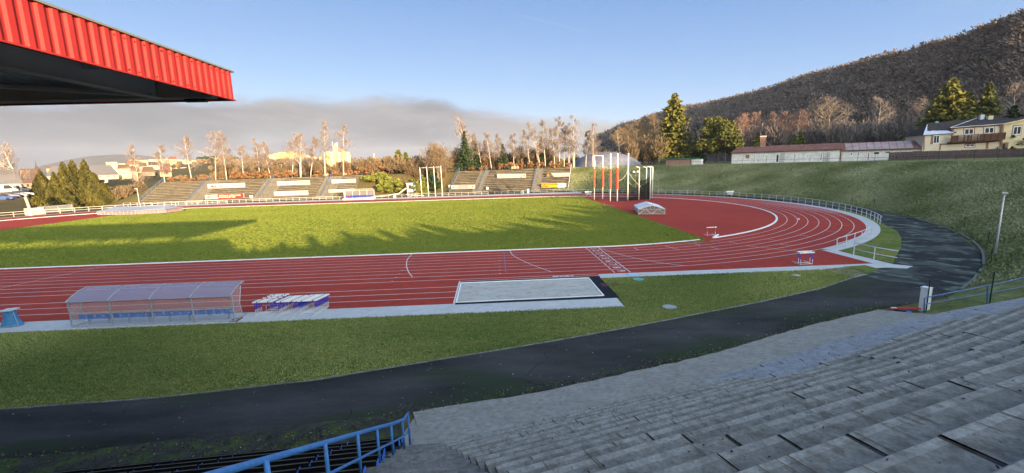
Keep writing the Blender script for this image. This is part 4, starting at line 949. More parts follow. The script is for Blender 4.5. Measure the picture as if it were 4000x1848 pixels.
# green fence posts on and under the bank
def gpost(label, base, topv, brace=None):
    p = on_bank(*base); h = zat(topv, p[0], p[1])-p[2]; t = thing('fence_post', label, 'fence post', p, 'dark green fence posts left on the grass bank')
    mb = MB(); mb.tube([(p[0],p[1],p[2]-.1),(p[0],p[1],p[2]+h)], .032, 6); mb.build('post', K['green_post'], t)
    for b in brace or ():
        q = on_bank(*b); mb = MB(); mb.tube([(q[0],q[1],q[2]),(p[0],p[1],p[2]+h*.95)], .022, 5); mb.build('brace', K['green_post'], t)
c6 = lambda x, y: ((3000+x/2.245)/DD, (720+y/2.245)/DD)
gpost('braced green post on the bank behind the bend, leftmost', c6(157,92), c6(157,50), (c6(132,96),))
gpost('braced green post at the foot of the bank, right of the bend railing', c6(926,198), c6(925,125), (c6(872,195), c6(945,200)))
gpost('braced green post by the far curve of the outer kerb', c6(1718,385), c6(1733,285), (c6(1650,388),))
gpost('plain green post just left of the tall lamp post', c6(1922,548), c6(1938,418))
gpost('braced green post below the tall lamp post', c6(1950,705), c6(1978,560), (c6(1915,690),))
gpost('green post standing between the lamp post and the blue rail', c6(1942,1050), c6(1968,765))

# ---------------------------------------------------------------- right-hand blue rail, pillar, planks
def on_tvert(u, v, nl):
    d = ray(u, v); a = (CAM[:2]-TO)@TN-nl; b = d[:2]@TN; return CAM+d*(-a/b)
rl = thing('blue_railing', 'thin weathered blue railing along the front edge of the terrace at right', 'railing', (10,-27,0))
b1 = on_tvert(*c6(1368,1128), -1.25); t1 = on_tvert(*c6(1372,995), -1.25); m1 = on_tvert(*c6(1370,1052), -1.25); b2 = on_tvert(*c6(1925,1055), -1.25); t2 = on_tvert(*c6(1928,888), -1.25); t3 = on_tvert(*c6(2245,818), -1.25); m3 = on_tvert(*c6(2245,898), -1.25)
ex_ = t3+(t3-t2)*1.2; em_ = m3+(t3-t2)*1.2
mb = MB(); mb.tube([b1, t1*.97+b1*.03, t1*.9+t2*.1-np.array([0,0,.0]), t2, t3, ex_], .03, 8); mb.build('top_rail', K['dull_blue_rail'], rl, smooth=True)
mb = MB(); mb.tube([m1, m3, em_], .022, 6); mb.build('middle_rail', K['dull_blue_rail'], rl)
mb = MB(); mb.tube([b2-np.array([0,0,.3]), t2], .04, 8); mb.build('post', K['dull_blue_rail'], rl); mb = MB(); q = ex_-np.array([0,0,1.3]); mb.tube([q, ex_], .04, 8); mb.build('post', K['dull_blue_rail'], rl)
p = gp(*c6(1375,1112), .05); h = zat(c6(1385,912), p[0], p[1]); t = thing('concrete_pillar', 'white painted square pillar behind the end of the thin blue railing', 'pillar', p)
mb = MB(); mb.box((p[0]+.1,p[1]+.15,h/2), (.36,.36,h), rz=.35); mb.build('shaft', K['white'], t); mb = MB(); mb.box((p[0]+.1,p[1]+.15,h+.015), (.4,.4,.04), rz=.35); mb.build('cap', K['white'], t)
gp_ = gp(*c6(1385,1120), .1); hh = zat(c6(1412,838), gp_[0], gp_[1]); t = thing('fence_post', 'dark green post in front of the white pillar', 'fence post', gp_)
mb = MB(); mb.tube([(gp_[0],gp_[1],0),(gp_[0],gp_[1],hh)], .03, 6); mb.build('post', K['green_post'], t); mb = MB(); q = gp(*c6(1610,1030), .3); mb.tube([(gp_[0],gp_[1],hh*.97), q], .018, 5); mb.build('brace', K['green_post'], t)
a, b = gp(*c6(1075,1088), .12), gp(*c6(1335,1090), .2); t = thing('barrier_board', 'red board with white ends lying on the path beside the white pillar', 'board', a)
mb = MB(); mb.beam(a, b, .22, .05); mb.build('board', K['redpaint'], t); mb = MB(); mb.beam(a*.99+b*.01+np.array([0,0,.03]), a*.8+b*.2+np.array([0,0,.03]), .1, .05); mb.build('white_end', K['white'], t)
mb = MB(); mb.beam(gp(*c6(1110,1100), .05), gp(*c6(1250,1128), .06), .07, .07); mb.build('under_board', K['dark'], t); mb = MB(); q = gp(*c6(1235,1124), .1); mb.box(q, (.22,.16,.12)); mb.build('blue_foot', K['blue_seat'], t)

# ---------------------------------------------------------------- discus and hammer cage
K['net'] = seethru('black_cage_net', (.008,.01,.012), .66, .9, 0.)
K['net2'] = seethru('thin_cage_net', (.02,.02,.03), .22, .9, 0.)
cg = thing('throwing_cage', 'tall white posted hammer and discus cage with orange pads and black net', 'cage', (20,55,0))
posts = [(1495,503,390,.1),(1516,501,391,.1),(1535,507.5,386,.13),(1552.5,507,386,.13),(1579,505,385.5,.13),(1607,504,421,.1),(1625,498,421,.1),(1635,502.5,420.5,.1),(1640.5,500,420,.1)]
PB = []
for u, v, vt, r in posts:
    p = gp(u, v); h = zat((u+(u-1290)*.004, vt), p[0], p[1]); PB.append((p, h)); mb = MB(); mb.tube([(p[0],p[1],0),(p[0],p[1],h)], r, 8); mb.build('post', K['pole_white'], cg, smooth=True)
    mb = MB(); mb.box((p[0],p[1],.03), (.9,.7,.06)); mb.build('foot_plate', K['dark'], cg)
for k, (lo, hi) in enumerate(((473,424),(471,423),(476,424),(476.5,422))):
    p, h = PB[k]; u = posts[k][0]; zl, zh = zat((u, lo), p[0], p[1]), zat((u, hi), p[0], p[1])
    mb = MB(); mb.tube([(p[0],p[1]-.02,zl),(p[0]+.02,p[1]-.02,lerp(zl,zh,.4)),(p[0]-.02,p[1]-.02,zh)], [.22,.27,.24], 9); mb.build('orange_pad', K['orange'], cg)
mb = MB(); a, b = PB[0], PB[1]; mb.beam((a[0][0],a[0][1],a[1]-.1),(b[0][0],b[0][1],b[1]-.1), .1); 
for k in (5,6,7,8): p, h = PB[k]; mb.beam((p[0],p[1],h),(p[0]-1.,p[1]-.6,h+.15), .1)
mb.build('top_arm', K['pole_white'], cg)
def netwall(A, B, za, zb_, m='net', sag=.0, z0=.05):
    n = 10; mb = MB()
    for i in range(n):
        f, g_ = i/n, (i+1)/n; s = lambda q: -sag*4*q*(1-q)
        P = [(lerp(A[0],B[0],q), lerp(A[1],B[1],q)) for q in (f, g_)]; mb.quad((*P[0],z0),(*P[1],z0),(*P[1],lerp(za,zb_,g_)+s(g_)),(*P[0],lerp(za,zb_,f)+s(f)))
    mb.build('net', K[m], cg)
c2_ = PB[2][0]; e_ = PB[4][0]; r1 = (25.9,54.9); r2 = (24.8,60.5)
netwall(c2_, e_, 3.4, 3.3, 'net2', .4); netwall(e_, r1, 4.2, 4.6, 'net', 1.4); netwall(r1, r2, 5.6, 4.4, 'net', .6); netwall(r2, (17.5,61.5), 4.4, 3.5, 'net2', .8)
netwall(PB[0][0], PB[1][0], 3.6, 3.6, 'net2', .2)
K['rope'] = mat('yellow_rope', (.45,.42,.2), .9); K['dark_rope'] = mat('dark_rope', (.03,.03,.03), .9)
def rope(p, za, q, zb_, sag, m, r=.05):
    mb = MB(); mb.tube([(lerp(p[0],q[0],f), lerp(p[1],q[1],f), lerp(za,zb_,f)-sag*4*f*(1-f)) for f in np.linspace(0,1,10)], r, 5); mb.build('rope', K[m], cg)
rope(PB[1][0], 5.5, PB[2][0], 6.3, .5, 'rope'); rope(PB[3][0], 4.8, PB[4][0], 6.9, .8, 'rope'); rope(PB[4][0], 6.5, (24,55), 2.6, .3, 'rope'); rope(PB[0][0], 5.5, PB[1][0], 3.2, .6, 'dark_rope', .06); rope(PB[4][0], 4.5, (24,56), 3.2, .9, 'rope', .04)
for k in (0, 2, 3): p, h = PB[k]; mb = MB(); mb.box((p[0]+(.45 if k == 0 else -.45), p[1]+.2, 4.9), (.16,.16,2.2)); mb.build('net_bundle', K['dark'], cg)
mb = MB(); a, b = (16.5,54.3,.08),(26.5,56.5,.08); mb.beam((16,52.9,.08),(26.3,55,.08),.5,.12); mb.beam((14,57.5,.08),(26,60,.08),.4,.12); mb.build('net_foot', K['dark'], cg)
mb = MB(); mb.ribbon([tuple(gp(*p)[:2]) for p in ((1518,513),(1524,515.5),(1544,517.5))], .12, .014); struct(mb.build('sector_line', K['white_line']))

# ---------------------------------------------------------------- covers over the jumping mats
K['cover_top'] = mat('aluminium_cover_roof', (.27,.30,.34), .5, (.34,.36,.40), .8, metal=.1)
K['cover_side'] = mat('milky_cover_side', (.36,.36,.34), .55, (.28,.28,.27), 3)
K['cream_frame'] = mat('cream_frame_paint', (.46,.42,.33), .5)
K['mesh_front'] = seethru('clear_plastic_sheet', (.36,.35,.36), .38, .3)
K['mat_red'] = mat('red_blue_mat', (.42,.16,.13), .8, (.30,.13,.16), .9)
K['cover_white'] = mat('white_cover_roof', (.55,.57,.60), .5, (.62,.63,.66), .8)
K['cover_pale'] = mat('pale_cover_side', (.46,.46,.44), .6, (.38,.38,.36), 3)
def cover(label, A, B, L_, ridge, h):
    """A,B front corners (ground), L_ depth away from the camera, gabled front"""
    A = np.array(A[:2]); B = np.array(B[:2]); ex = (B-A)/np.linalg.norm(B-A); w = float(np.linalg.norm(B-A)); ey = np.array([-ex[1], ex[0]])
    t = thing('mat_cover', label, 'mat cover', (*A, 0)); P = lambda a, b, z: (float(A[0]+ex[0]*a+ey[0]*b), float(A[1]+ex[1]*a+ey[1]*b), z)
    mb = MB(); m_ = w/2; hr = h+ridge; o = .06
    mb.add([P(-o,-o,h),P(m_,-o,hr),P(w+o,-o,h),P(-o,L_+o,h),P(m_,L_+o,hr),P(w+o,L_+o,h),P(-o,-o,h+.05),P(m_,-o,hr+.05),P(w+o,-o,h+.05),P(-o,L_+o,h+.05),P(m_,L_+o,hr+.05),P(w+o,L_+o,h+.05)],
      [(6,7,10,9),(7,8,11,10),(0,1,7,6),(1,2,8,7),(0,6,9,3),(2,5,11,8)]); mb.build('roof', K['cover_white'], t)
    mb = MB(); mb.quad(P(0,0,.15),P(0,L_,.15),P(0,L_,h),P(0,0,h)); mb.quad(P(w,0,.15),P(w,L_,.15),P(w,L_,h),P(w,0,h)); mb.quad(P(0,L_,.15),P(w,L_,.15),P(w,L_,h),P(0,L_,h)); mb.build('side_sheet', K['cover_pale'], t)
    mb = MB(); mb.add([P(0,0,.15),P(w,0,.15),P(w,0,h),P(m_,0,hr),P(0,0,h)], [(0,1,2,3,4)]); mb.build('front_sheet', K['mesh_front'], t)
    mb = MB(); f = -.04
    for a, b in ((P(0,f,.15),P(w,f,.15)),(P(0,f,h),P(w,f,h)),(P(0,f,h),P(m_,f,hr)),(P(w,f,h),P(m_,f,hr)),(P(0,f,.05),P(0,f,h)),(P(w,f,.05),P(w,f,h)),(P(.05,f,.2),P(w*.27,f,h)),(P(w*.27,f,h),P(m_-.05,f,.2)),(P(m_+.05,f,.2),P(w*.75,f,h)),(P(w*.75,f,h),P(w-.05,f,.2)),(P(w*.3,f,h),P(w*.3,f,h+ridge*.55)),(P(w*.6,f,h),P(w*.6,f,h+ridge*.8)),(P(w*.78,f,h),P(w*.78,f,h+ridge*.4)),(P(w*.45,f,h),P(w*.45,f,h+ridge*.85))): mb.beam(a, b, .07)
    mb.build('front_frame', K['cream_frame'], t)
    mb = MB(); mb.add([P(.3,.3,.15),P(w-.3,.3,.15),P(w-.3,L_-.3,.15),P(.3,L_-.3,.15),P(.3,.3,.85*h),P(w-.3,.3,.85*h),P(w-.3,L_-.3,.85*h),P(.3,L_-.3,.85*h)], [(4,5,6,7),(0,1,5,4),(1,2,6,5),(2,3,7,6),(3,0,4,7)]); mb.build('landing_mat', K['mat_red'], t)
    for a in (0, w):
        mb = MB(); mb.box(P(a,0,.05), (.16,.12,.14)); mb.box(P(a,L_,.05), (.16,.12,.14)); mb.build('foot', K['dark'], t)
    return t
A, B = gp(1606,541), gp(1672,540.5); cover('white roofed landing mat cover on the red bend area, below the throwing cage', A, B, 7.2, .62, .95)
# the long low cover on the far left bend
A, B = gp(246,542.5), gp(342,541); A = np.array(A[:2]); B = np.array(B[:2])
t = thing('mat_cover', 'long low grey mat cover on the red area of the far left bend', 'mat cover', (*A, 0)); ex = (B-A)/np.linalg.norm(B-A); w = float(np.linalg.norm(B-A)); ey = np.array([-ex[1], ex[0]]); P = lambda a, b, z: (float(A[0]+ex[0]*a+ey[0]*b), float(A[1]+ex[1]*a+ey[1]*b), z)
L2 = 7.
mb = MB(); mb.add([P(-.1,-.1,1.0),P(w+.1,-.1,1.0),P(w+5.5,2.2,1.0),P(w+5.5,L2,1.0),P(-.1,L2,1.0),P(w*.15,L2*.5,1.75),P(w+3.5,L2*.55,1.6)], [(0,1,6,5),(1,2,6),(2,3,6),(3,4,5,6),(4,0,5)]); mb.build('roof', K['cover_top'], t)
mb = MB(); mb.add([P(0,0,.2),P(w,0,.2),P(w+5.4,2.3,.2),P(w+5.4,L2,.2),P(0,0,1),P(w,0,1),P(w+5.4,2.3,1),P(w+5.4,L2,1)], [(0,1,5,4),(1,2,6,5),(2,3,7,6)]); mb.build('side_sheet', K['mesh_front'], t)
mb = MB(); mb.add([P(.3,.4,.1),P(w-.2,.4,.1),P(w+5,2.6,.1),P(w+5,L2,.1),P(.3,L2,.1),P(.3,.4,.75),P(w-.2,.4,.75),P(w+5,2.6,.75),P(w+5,L2,.75),P(.3,L2,.75)], [(5,6,7,8,9),(0,1,6,5),(1,2,7,6),(2,3,8,7)]); mb.build('landing_mat', K['mat_red'], t)
mb = MB(); n = 10
for i in range(n+1):
    f = i/n; a = (f*w, 0); mb.beam(P(a[0],-.04,.1), P(a[0],-.04,1.), .07)
    if i < n: mb.beam(P(a[0],-.04,.2 if i % 2 else .95), P(a[0]+w/n,-.04,.95 if i % 2 else .2), .05)
for i in range(5): f = i/4; mb.beam(P(w+5.4*f,2.3*f-.03,.1), P(w+5.4*f,2.3*f-.03,1.), .07); 
mb.beam(P(0,-.04,1), P(w,-.04,1), .07); mb.beam(P(w,-.04,1), P(w+5.4,2.25,1), .07); mb.beam(P(0,-.04,.18), P(w,-.04,.18), .07); mb.build('frame', K['galv'], t)
for a in (0, w*.97, w+5.2): mb = MB(); mb.box(P(a, -.05 if a < w else 2.1, .08), (.3,.25,.16)); mb.build('foot', K['dark'], t)

# ---------------------------------------------------------------- dugouts
K['poly_roof'] = seethru('polycarbonate_roof', (.26,.30,.38), .60, .15, .6)
K['poly_back'] = seethru('ribbed_clear_back', (.55,.52,.54), .30, .25, .4)
K['poly_low'] = seethru('clear_lower_panel', (.5,.54,.58), .2, .15, .5)
def dugout(label, P0, ex, wid, nbay, hgt, dep, seats, frame='galv', roofm='poly_roof', front=False, cat='dugout'):
    """P0: rear ground corner on the camera side, ex along its back; it opens towards -side (away from the camera)"""
    P0 = np.array(P0[:2]); ex = np.array(ex); ey = np.array([-ex[1], ex[0]])
    t = thing('team_dugout', label, cat, (*P0, 0)); P = lambda a, b, z: (float(P0[0]+ex[0]*a+ey[0]*b), float(P0[1]+ex[1]*a+ey[1]*b), float(z))
    arc = [(0.02,.0),(-.02,hgt*.42),(.0,hgt*.80)] ; curve_ = [(-.12+dep*f*1.12, hgt*(.80+.26*math.sin(f*math.pi*.5)**.9)) for f in np.linspace(0,1,8)]
    for k in range(nbay):
        a, b = wid*k/nbay, wid*(k+1)/nbay
        mb = MB(); [mb.quad(P(a,p[0],p[1]),P(b,p[0],p[1]),P(b,q[0],q[1]),P(a,q[0],q[1])) for p, q in zip(curve_, curve_[1:])]; mb.build('roof_panel', K[roofm], t, smooth=True)
        mb = MB(); mb.quad(P(a,0,hgt*.42),P(b,0,hgt*.42),P(b,0,hgt*.80),P(a,0,hgt*.80)); mb.build('back_panel', K['poly_back'], t)
        mb = MB(); mb.quad(P(a,0,.04),P(b,0,.04),P(b,0,hgt*.41),P(a,0,hgt*.41)); mb.build('lower_panel', K['poly_low'], t)
    for s in (0, wid):
        mb = MB(); mb.add([P(s,0,.05),P(s,dep*.62,.05),P(s,dep*.5,hgt*.4),P(s,dep*.75,hgt*.98)]+[P(s,q[0],q[1]) for q in curve_[5::-1]], [tuple(range(10))]); mb.build('end_panel', K['poly_back'], t)
    for k in range(nbay+1):
        a = wid*k/nbay; mb = MB(); mb.beam(P(a,0,0),P(a,0,hgt*.80),.075,.06); mb.tube([P(a,q[0],q[1]+.02) for q in curve_], .032, 6); mb.build('frame_rib', K[frame], t)
    for a in (0, wid):
        mb = MB(); mb.tube([P(a,dep*.95,0),P(a,dep*.62,.25),P(a,dep*.5,hgt*.45),P(a,dep*.75,hgt*.98)], .03, 6); mb.beam(P(a,0,.04),P(a,dep*.95,.04),.05); mb.build('end_frame', K[frame], t)
    mb = MB(); mb.beam(P(0,-.05,hgt*.80),P(wid,-.05,hgt*.80),.06); mb.beam(P(0,0,hgt*.415),P(wid,0,hgt*.415),.06); mb.beam(P(0,0,.03),P(wid,0,.03),.06); q = curve_[-1]; mb.beam(P(0,q[0],q[1]),P(wid,q[0],q[1]),.05); mb.build('long_rail', K[frame], t)
    z = hgt*.26; sw = (wid-.5)/seats
    for i in range(seats):
        a = .25+sw*(i+.5); mb = MB(); w2 = sw*.35; n = 7
        prof = [(-w2,z-.06),(-w2,z+.10)]+[(w2*math.cos(math.pi*(1-f)), z+.10+.17*math.sin(math.pi*f)) for f in np.linspace(0,1,7)][1:-1]+[(w2,z+.10),(w2,z-.06)]
        o = len(mb.v); mb.add([P(a+x,.14,zz) for x, zz in prof]+[P(a+x,.19,zz) for x, zz in prof], [tuple(range(len(prof)))[::-1], tuple(range(len(prof), 2*len(prof)))]+[(j,(j+1)%len(prof),len(prof)+(j+1)%len(prof),len(prof)+j) for j in range(len(prof))])
        mb.add([P(a+x,y,zz) for x in (-w2,w2) for y in (.19,.62) for zz in (z-.04,z+.01)], [(0,2,3,1),(4,5,7,6),(1,3,7,5),(0,4,6,2),(0,1,5,4),(2,6,7,3)]); mb.build('seat', K['blue_seat'], t)
    mb = MB(); mb.beam(P(.1,.45,z-.08),P(wid-.1,.45,z-.08),.06)
    for k in range(nbay*2): a = wid*(k+.5)/(nbay*2); mb.beam(P(a,.45,0),P(a,.45,z-.06),.06); mb.beam(P(a,.45,z-.25),P(a+.18,.45,z-.08),.04)
    mb.build('seat_rail', K['galv'], t)
    return t
A, B = gp(183,824.5), gp(591,808.5); dxy = np.array(B[:2])-np.array(A[:2]); wd_ = float(np.linalg.norm(dxy))
dugout('long transparent team dugout with a curved bluish roof, beside the near running lanes', A, dxy/wd_, wd_, 4, 1.98, 1.35, 18)
# far dugout opens towards the camera
A, B = at(868,497,86.6), at(941,494.5,86.6); w = float(B[0]-A[0]); xx, yy = float(A[0]), 86.0
t = thing('team_dugout', 'far team dugout with dark blue seats in front of the left terrace', 'dugout', (xx, yy, 0))
mb = MB(); mb.box((xx+w/2, yy+.2, .22), (w+.5, 2.2, .44)); mb.build('plinth', K['far_paving'], t)
mb = MB(); mb.box((xx+w/2, yy+1.1, 1.9), (w, .05, 1.5)); mb.build('back_panel', seethru('smoky_back', (.2,.2,.2), .6), t)
mb = MB(); [mb.quad((xx,yy+1.1-1.5*f,2.62+.42*math.sin(f*1.57)),(xx+w,yy+1.1-1.5*f,2.62+.42*math.sin(f*1.57)),(xx+w,yy+1.1-1.5*(f+.2),2.62+.42*math.sin((f+.2)*1.57)),(xx,yy+1.1-1.5*(f+.2),2.62+.42*math.sin((f+.2)*1.57))) for f in np.arange(0,.99,.2)]; mb.build('roof_panel', K['poly_low'], t)
for k in range(5):
    x = xx+w*k/4; mb = MB(); mb.beam((x,yy+1.05,.4),(x,yy+1.05,2.62),.1); mb.tube([(x,yy+1.1-1.5*f,2.64+.42*math.sin(f*1.57)) for f in np.linspace(0,1,6)], .055, 5); mb.build('frame_rib', K['rail_cream'], t)
mb = MB(); mb.beam((xx,yy-.4,3.05),(xx+w,yy-.4,3.05),.09); mb.beam((xx,yy+1.,2.62),(xx+w,yy+1.,2.62),.09); mb.box((xx,yy+.4,1.5),(.08,1.2,2.)); mb.build('frame_rail', K['rail_cream'], t)
for i in range(15): x = xx+.4+(w-.8)*i/14; mb = MB(); mb.box((x,yy+.7,.98),(.42,.08,.42)); mb.box((x,yy+.5,.80),(.42,.4,.06)); mb.build('seat', K['b_red'] if i == 1 else K['royal'], t)

# ---------------------------------------------------------------- hurdles
def hurdle_proto(bar='white', leg='royal', base='galv_light', w=1.2, h=.84, foot=.7):
    t = thing('hurdle', 'x', 'hurdle'); 
    mb = MB(); mb.box((0,0,h), (w,.035,.075)); mb.build('crossbar', K[bar], t)
    mb = MB(); [mb.box((s*.33,-.0185,h), (.085,.004,.05)) for s in (-1,1)]; 0; [mb.box((s*.33,0,h+.0385), (.1,.036,.003)) for s in (-1,1)]; mb.build('bar_marks', K['black'], t)
    for s in (-1,1):
        mb = MB(); mb.box((s*(w/2-.13),.01,h*.70), (.05,.03,h*.5) if leg == 'royal' else (.05,.03,h*.55)); mb.build('upright', K[leg], t)
        mb = MB(); mb.box((s*(w/2-.13),.01,h*.22), (.035,.03,h*.44)); mb.tube([(s*(w/2-.13),.02,.03),(s*(w/2-.13),-foot,.03)], .022, 6); mb.build('foot', K[base], t)
    mb = MB(); mb.tube([(-w/2+.13,.02,.05),(w/2-.13,.02,.05)], .018, 6); mb.build('base_bar', K[base], t)
    return t
hp = hurdle_proto(); used = False
def put_h(x, y, z, rz, label, sc=None):
    global used
    if not used: hp.location = (x, y, z); hp.rotation_euler = (0,0,rz); hp['label'] = label; hp['group'] = 'white hurdles with blue uprights'; used = True; return
    dup(hp, (x, y, z), rz, label, sc)
def stack(A, n, dx, dy, name, gaps=()):
    k = 0
    for i in range(n):
        if i in gaps: continue
        k += 1; put_h(A[0]+dx*i, A[1]+dy*i, .0+.002*i, .04, 'white hurdle with blue uprights in the %s stack, %s from the front' % (name, ORD[k-1]))
ha = gp(648,803); hb = gp(709,801.5); hc = gp(763,799.5)
stack((ha[0],ha[1]+.75), 13, .032, .118, 'left-hand nested', (5,6,8,9,11)); stack((hb[0],hb[1]+.75), 10, .036, .115, 'middle nested'); stack((hc[0],hc[1]+.75), 11, .036, .115, 'right-hand nested')
a = gp(2035,667.5); put_h(a[0]-.05, a[1]+.25, 0, math.pi+.05, 'lone white hurdle on the paving by the corner, front one of a pair', (1.1,1.,1.2)); put_h(a[0]+.12, a[1]+.75, 0.01, math.pi+.05, 'lone white hurdle on the paving by the corner, rear one of a pair', (1.1,1.,1.2))
hp2 = hurdle_proto('white', 'orange', 'white', 1.25, .95); b = gp(1789,592); hp2.location = (float(b[0]), float(b[1]), 0); hp2.rotation_euler = (0,0,math.pi+.05); hp2['label'] = 'white hurdle with red uprights on the red bend area near the kerb gap'
mb = MB(); mb.box((0,.03,.78), (.34,.02,.24)); mb.build('number_board', K['galv'], hp2)
for s in (-1,1): mb = MB(); mb.box((s*.3,-.0,.992), (.1,.04,.012)); mb.build('bar_marks', K['black'], hp2)
# small white hurdle / starting blocks in the distance on the bend
for (u, v), lab in (((1480,492),'small white barrier on the far bend by the terraces'),((1836,492.5),'small white barrier on the bend, behind the throwing cage area')):
    p = gp(u, v); hq = thing('barrier', lab, 'barrier', p); mb = MB(); mb.box((p[0],p[1],1.), (1.9,.1,.28)); mb.build('panel', K['white'], hq); mb = MB(); mb.box((p[0]-.7,p[1],.45), (.1,.1,.9)); mb.box((p[0]+.7,p[1],.45), (.1,.1,.9)); mb.box((p[0],p[1],.5), (1.3,.5,.45)); mb.build('stand', K['galv'], hq)

# blue canvas covered trolley at the left edge
p = gp(18,824); t = thing('equipment_trolley', 'small blue canvas covered stand with a grey lid at the left edge of the paving', 'equipment stand', p)
x, y = float(p[0]), float(p[1]); mb = MB()
rings = [(.0,.62,.42),(.25,.50,.34),(.55,.36,.27),(.95,.34,.26)]; n = 12
for z, a, b in rings: mb.v += [(x+a*math.cos(2*math.pi*k/n)*(1+.06*math.sin(5*k)), y+.3+b*math.sin(2*math.pi*k/n)*(1+.06*math.cos(3*k)), z) for k in range(n)]
mb.f = [(i*n+k, i*n+(k+1)%n, (i+1)*n+(k+1)%n, (i+1)*n+k) for i in range(3) for k in range(n)]; mb.m = [0]*len(mb.f); mb.build('canvas_skirt', mat('blue_canvas', (.05,.17,.33), .7, (.08,.24,.42), 4, bump=.4), t, smooth=True)
mb = MB(); mb.box((x-.17,y+.3,1.0), (.34,.6,.06), rz=.1); mb.box((x+.18,y+.3,1.02), (.34,.6,.06), rz=.1); mb.build('lid', K['galv_light'], t)
mb = MB(); mb.beam((x-.2,y-.15,.06),(x+.55,y+.1,.06),.09,.05); mb.build('base_plank', mat('plank', (.3,.26,.2), .8), t)
mb = MB(); mb.tube([(x+.3,y+.2,1.0),(x+.62,y+.05,.05)], .012, 5); mb.build('prop', K['galv'], t)
# red mat piece, hatch covers, drain lids
P = [gp(*px(600+x/3.4, 1050+y/3.4), .02) for x, y in ((1000,705),(1045,672),(1130,645),(1190,645),(1110,700))]
mb = MB(); mb.add([tuple(map(float,p)) for p in P]+[(float(p[0]),float(p[1]),.005) for p in P], [(0,1,2,3,4)]+[(i,(i+1)%5,5+(i+1)%5,5+i) for i in range(5)]); tag(mb.build('rubber_mat', mat('maroon_mat', (.12,.03,.03), .8)), 'dark red rubber mat on the paving between the dugout and the hurdles', 'mat')
def lid(u, v, r, m, label):
    p = gp(u, v, .02); mb = MB(); mb.prism([(float(p[0])+r*math.cos(a), float(p[1])+r*.9*math.sin(a)) for a in np.linspace(0, 2*math.pi, 20)[:-1]], .0, .045); tag(mb.build('inspection_cover', K[m]), label, 'hatch cover')
lid(1684,772,.42,'galv','round grey metal hatch cover in the grass below the sand pit'); lid(2003,693,.3,'galv','small grey hatch cover in the grass near the corner')
K['mint'] = mat('mint_plastic', (.12,.34,.33), .5); lid(1606,702.5,.42,'mint','turquoise plastic hatch cover in the grass by the finish line')
p = gp(1592,691); mb = MB(); mb.box((p[0],p[1],.04), (.9,.55,.05)); tag(mb.build('camera_base', mat('pale_blue_board', (.35,.47,.62), .6)), 'pale blue board on the paving at the end of the finish line', 'board')
# pale planks and junk by the far path
o_ = gp(1035,488); t = thing('outdoor_table', 'white round table set with long benches beside the far path', 'table', at(1040,489,87))
q = at(1028,489,87.5); mb = MB(); mb.box((q[0]+1,q[1]+.4,.95), (3.6,.8,.08)); mb.box((q[0]+2.3,q[1]-.6,.5), (4.6,.4,.08)); mb.build('bench_top', K['white'], t)
mb = MB(); [mb.tube([(q[0]+dx, q[1]+dy, 0),(q[0]+dx+.3, q[1]+dy, h)], .05, 5) for dx, dy, h in ((-.5,.3,.92),(.6,.5,.92),(1.6,.3,.92),(2.5,.5,.92),(.3,-.6,.47),(2.3,-.6,.47),(4.3,-.6,.47))]; [mb.tube([(q[0]+dx,q[1]+.6,.95),(q[0]+dx+.6,q[1]+.6,1.35)], .05, 5) for dx in (-.3,.7,1.7)]; mb.build('leg', K['cream_frame'], t)
a, b = at(968,490.5,88.6), at(988,483,91); mb = MB(); mb.tube([(float(a[0])-9,88.6,.25),(float(a[0])-2,88.9,.5),(float(a[0])+4,89.6,1.1),(float(b[0])+4,91.5,2.6)], .22, 6); tag(mb.build('timber_pole', K['cream_frame']), 'long pale timber pole leaning by the far path', 'pole')
p = at(993,490,88.4); tag(MB().box((float(p[0]),88.4,.6), (.7,.4,1.2)).build('gate_post', K['rail_cream']), 'stout yellowish gate post by the far path', 'post')
# people-sized yellow hydrant like bin on the far rail
p = at(*px(2039,757), 88.); t = thing('bin', 'small pale barrel shaped bin at the far railing below the right terrace', 'bin', (p[0],88.,0)); mb = MB(); mb.tube([(p[0],88,0),(p[0],88,.5),(p[0],88,.9)], [.5,.62,.5], 10); mb.build('drum', K['cream_frame'], t); mb = MB(); mb.tube([(p[0],88,.9),(p[0],88,1.)], .55, 10); mb.build('lid', K['galv'], t)
q = at(*px(2063,750), 88.2); t = thing('blue_cabinet', 'small blue cabinet at the far railing beside the pale bin', 'cabinet', (q[0],88.2,0)); mb = MB(); mb.box((q[0],88.2,.75), (.8,.5,1.5)); mb.build('body', K['dull_blue_rail'], t); mb = MB(); mb.box((q[0],87.94,.75), (.6,.03,1.2)); mb.build('door', mat('pale_blue_door', (.3,.4,.5), .6), t)
# site cabin
A, B = at(*px(1590,750), 96.), at(*px(1628,750), 96.); x0, x1 = float(A[0]), float(B[0])+1.2; zb_ = 1.1; h = zat(px(1590,718), x0, 96.)
t = thing('site_cabin', 'small grey container cabin with two narrow windows among the bushes', 'cabin', (x0,96.,zb_))
mb = MB(); mb.box(((x0+x1)/2,98.4,(zb_+h)/2), (x1-x0,4.8,h-zb_)); mb.build('wall', mat('grey_cabin_panel', (.40,.42,.44), .6, (.34,.36,.38), 2), t)
mb = MB(); mb.box(((x0+x1)/2,98.4,h+.08), (x1-x0+.3,5.1,.16)); mb.build('roof', K['white'], t)
mb = MB(); mb.box(((x0+x1)/2,98.4,zb_-.3), (x1-x0-.4,4.6,.6)); mb.build('base', K['dark'], t)
for u in (1598.5, 1604.5): wx = float(at(*px(u,730),96.)[0]); f_ = MB().box((wx,95.98,zat(px(u,730.),wx,96.)), (.42,.06,1.15)).build('window', K['glass'], t)
tag(MB().box((x0+.1,96.2,h*.5), (.1,.1,h)).build('corner_post', K['white'], t))
tag(MB().box((x1-.2,99,h+.7), (1.0,.9,1.2)).build('roof_box', K['white'], t))
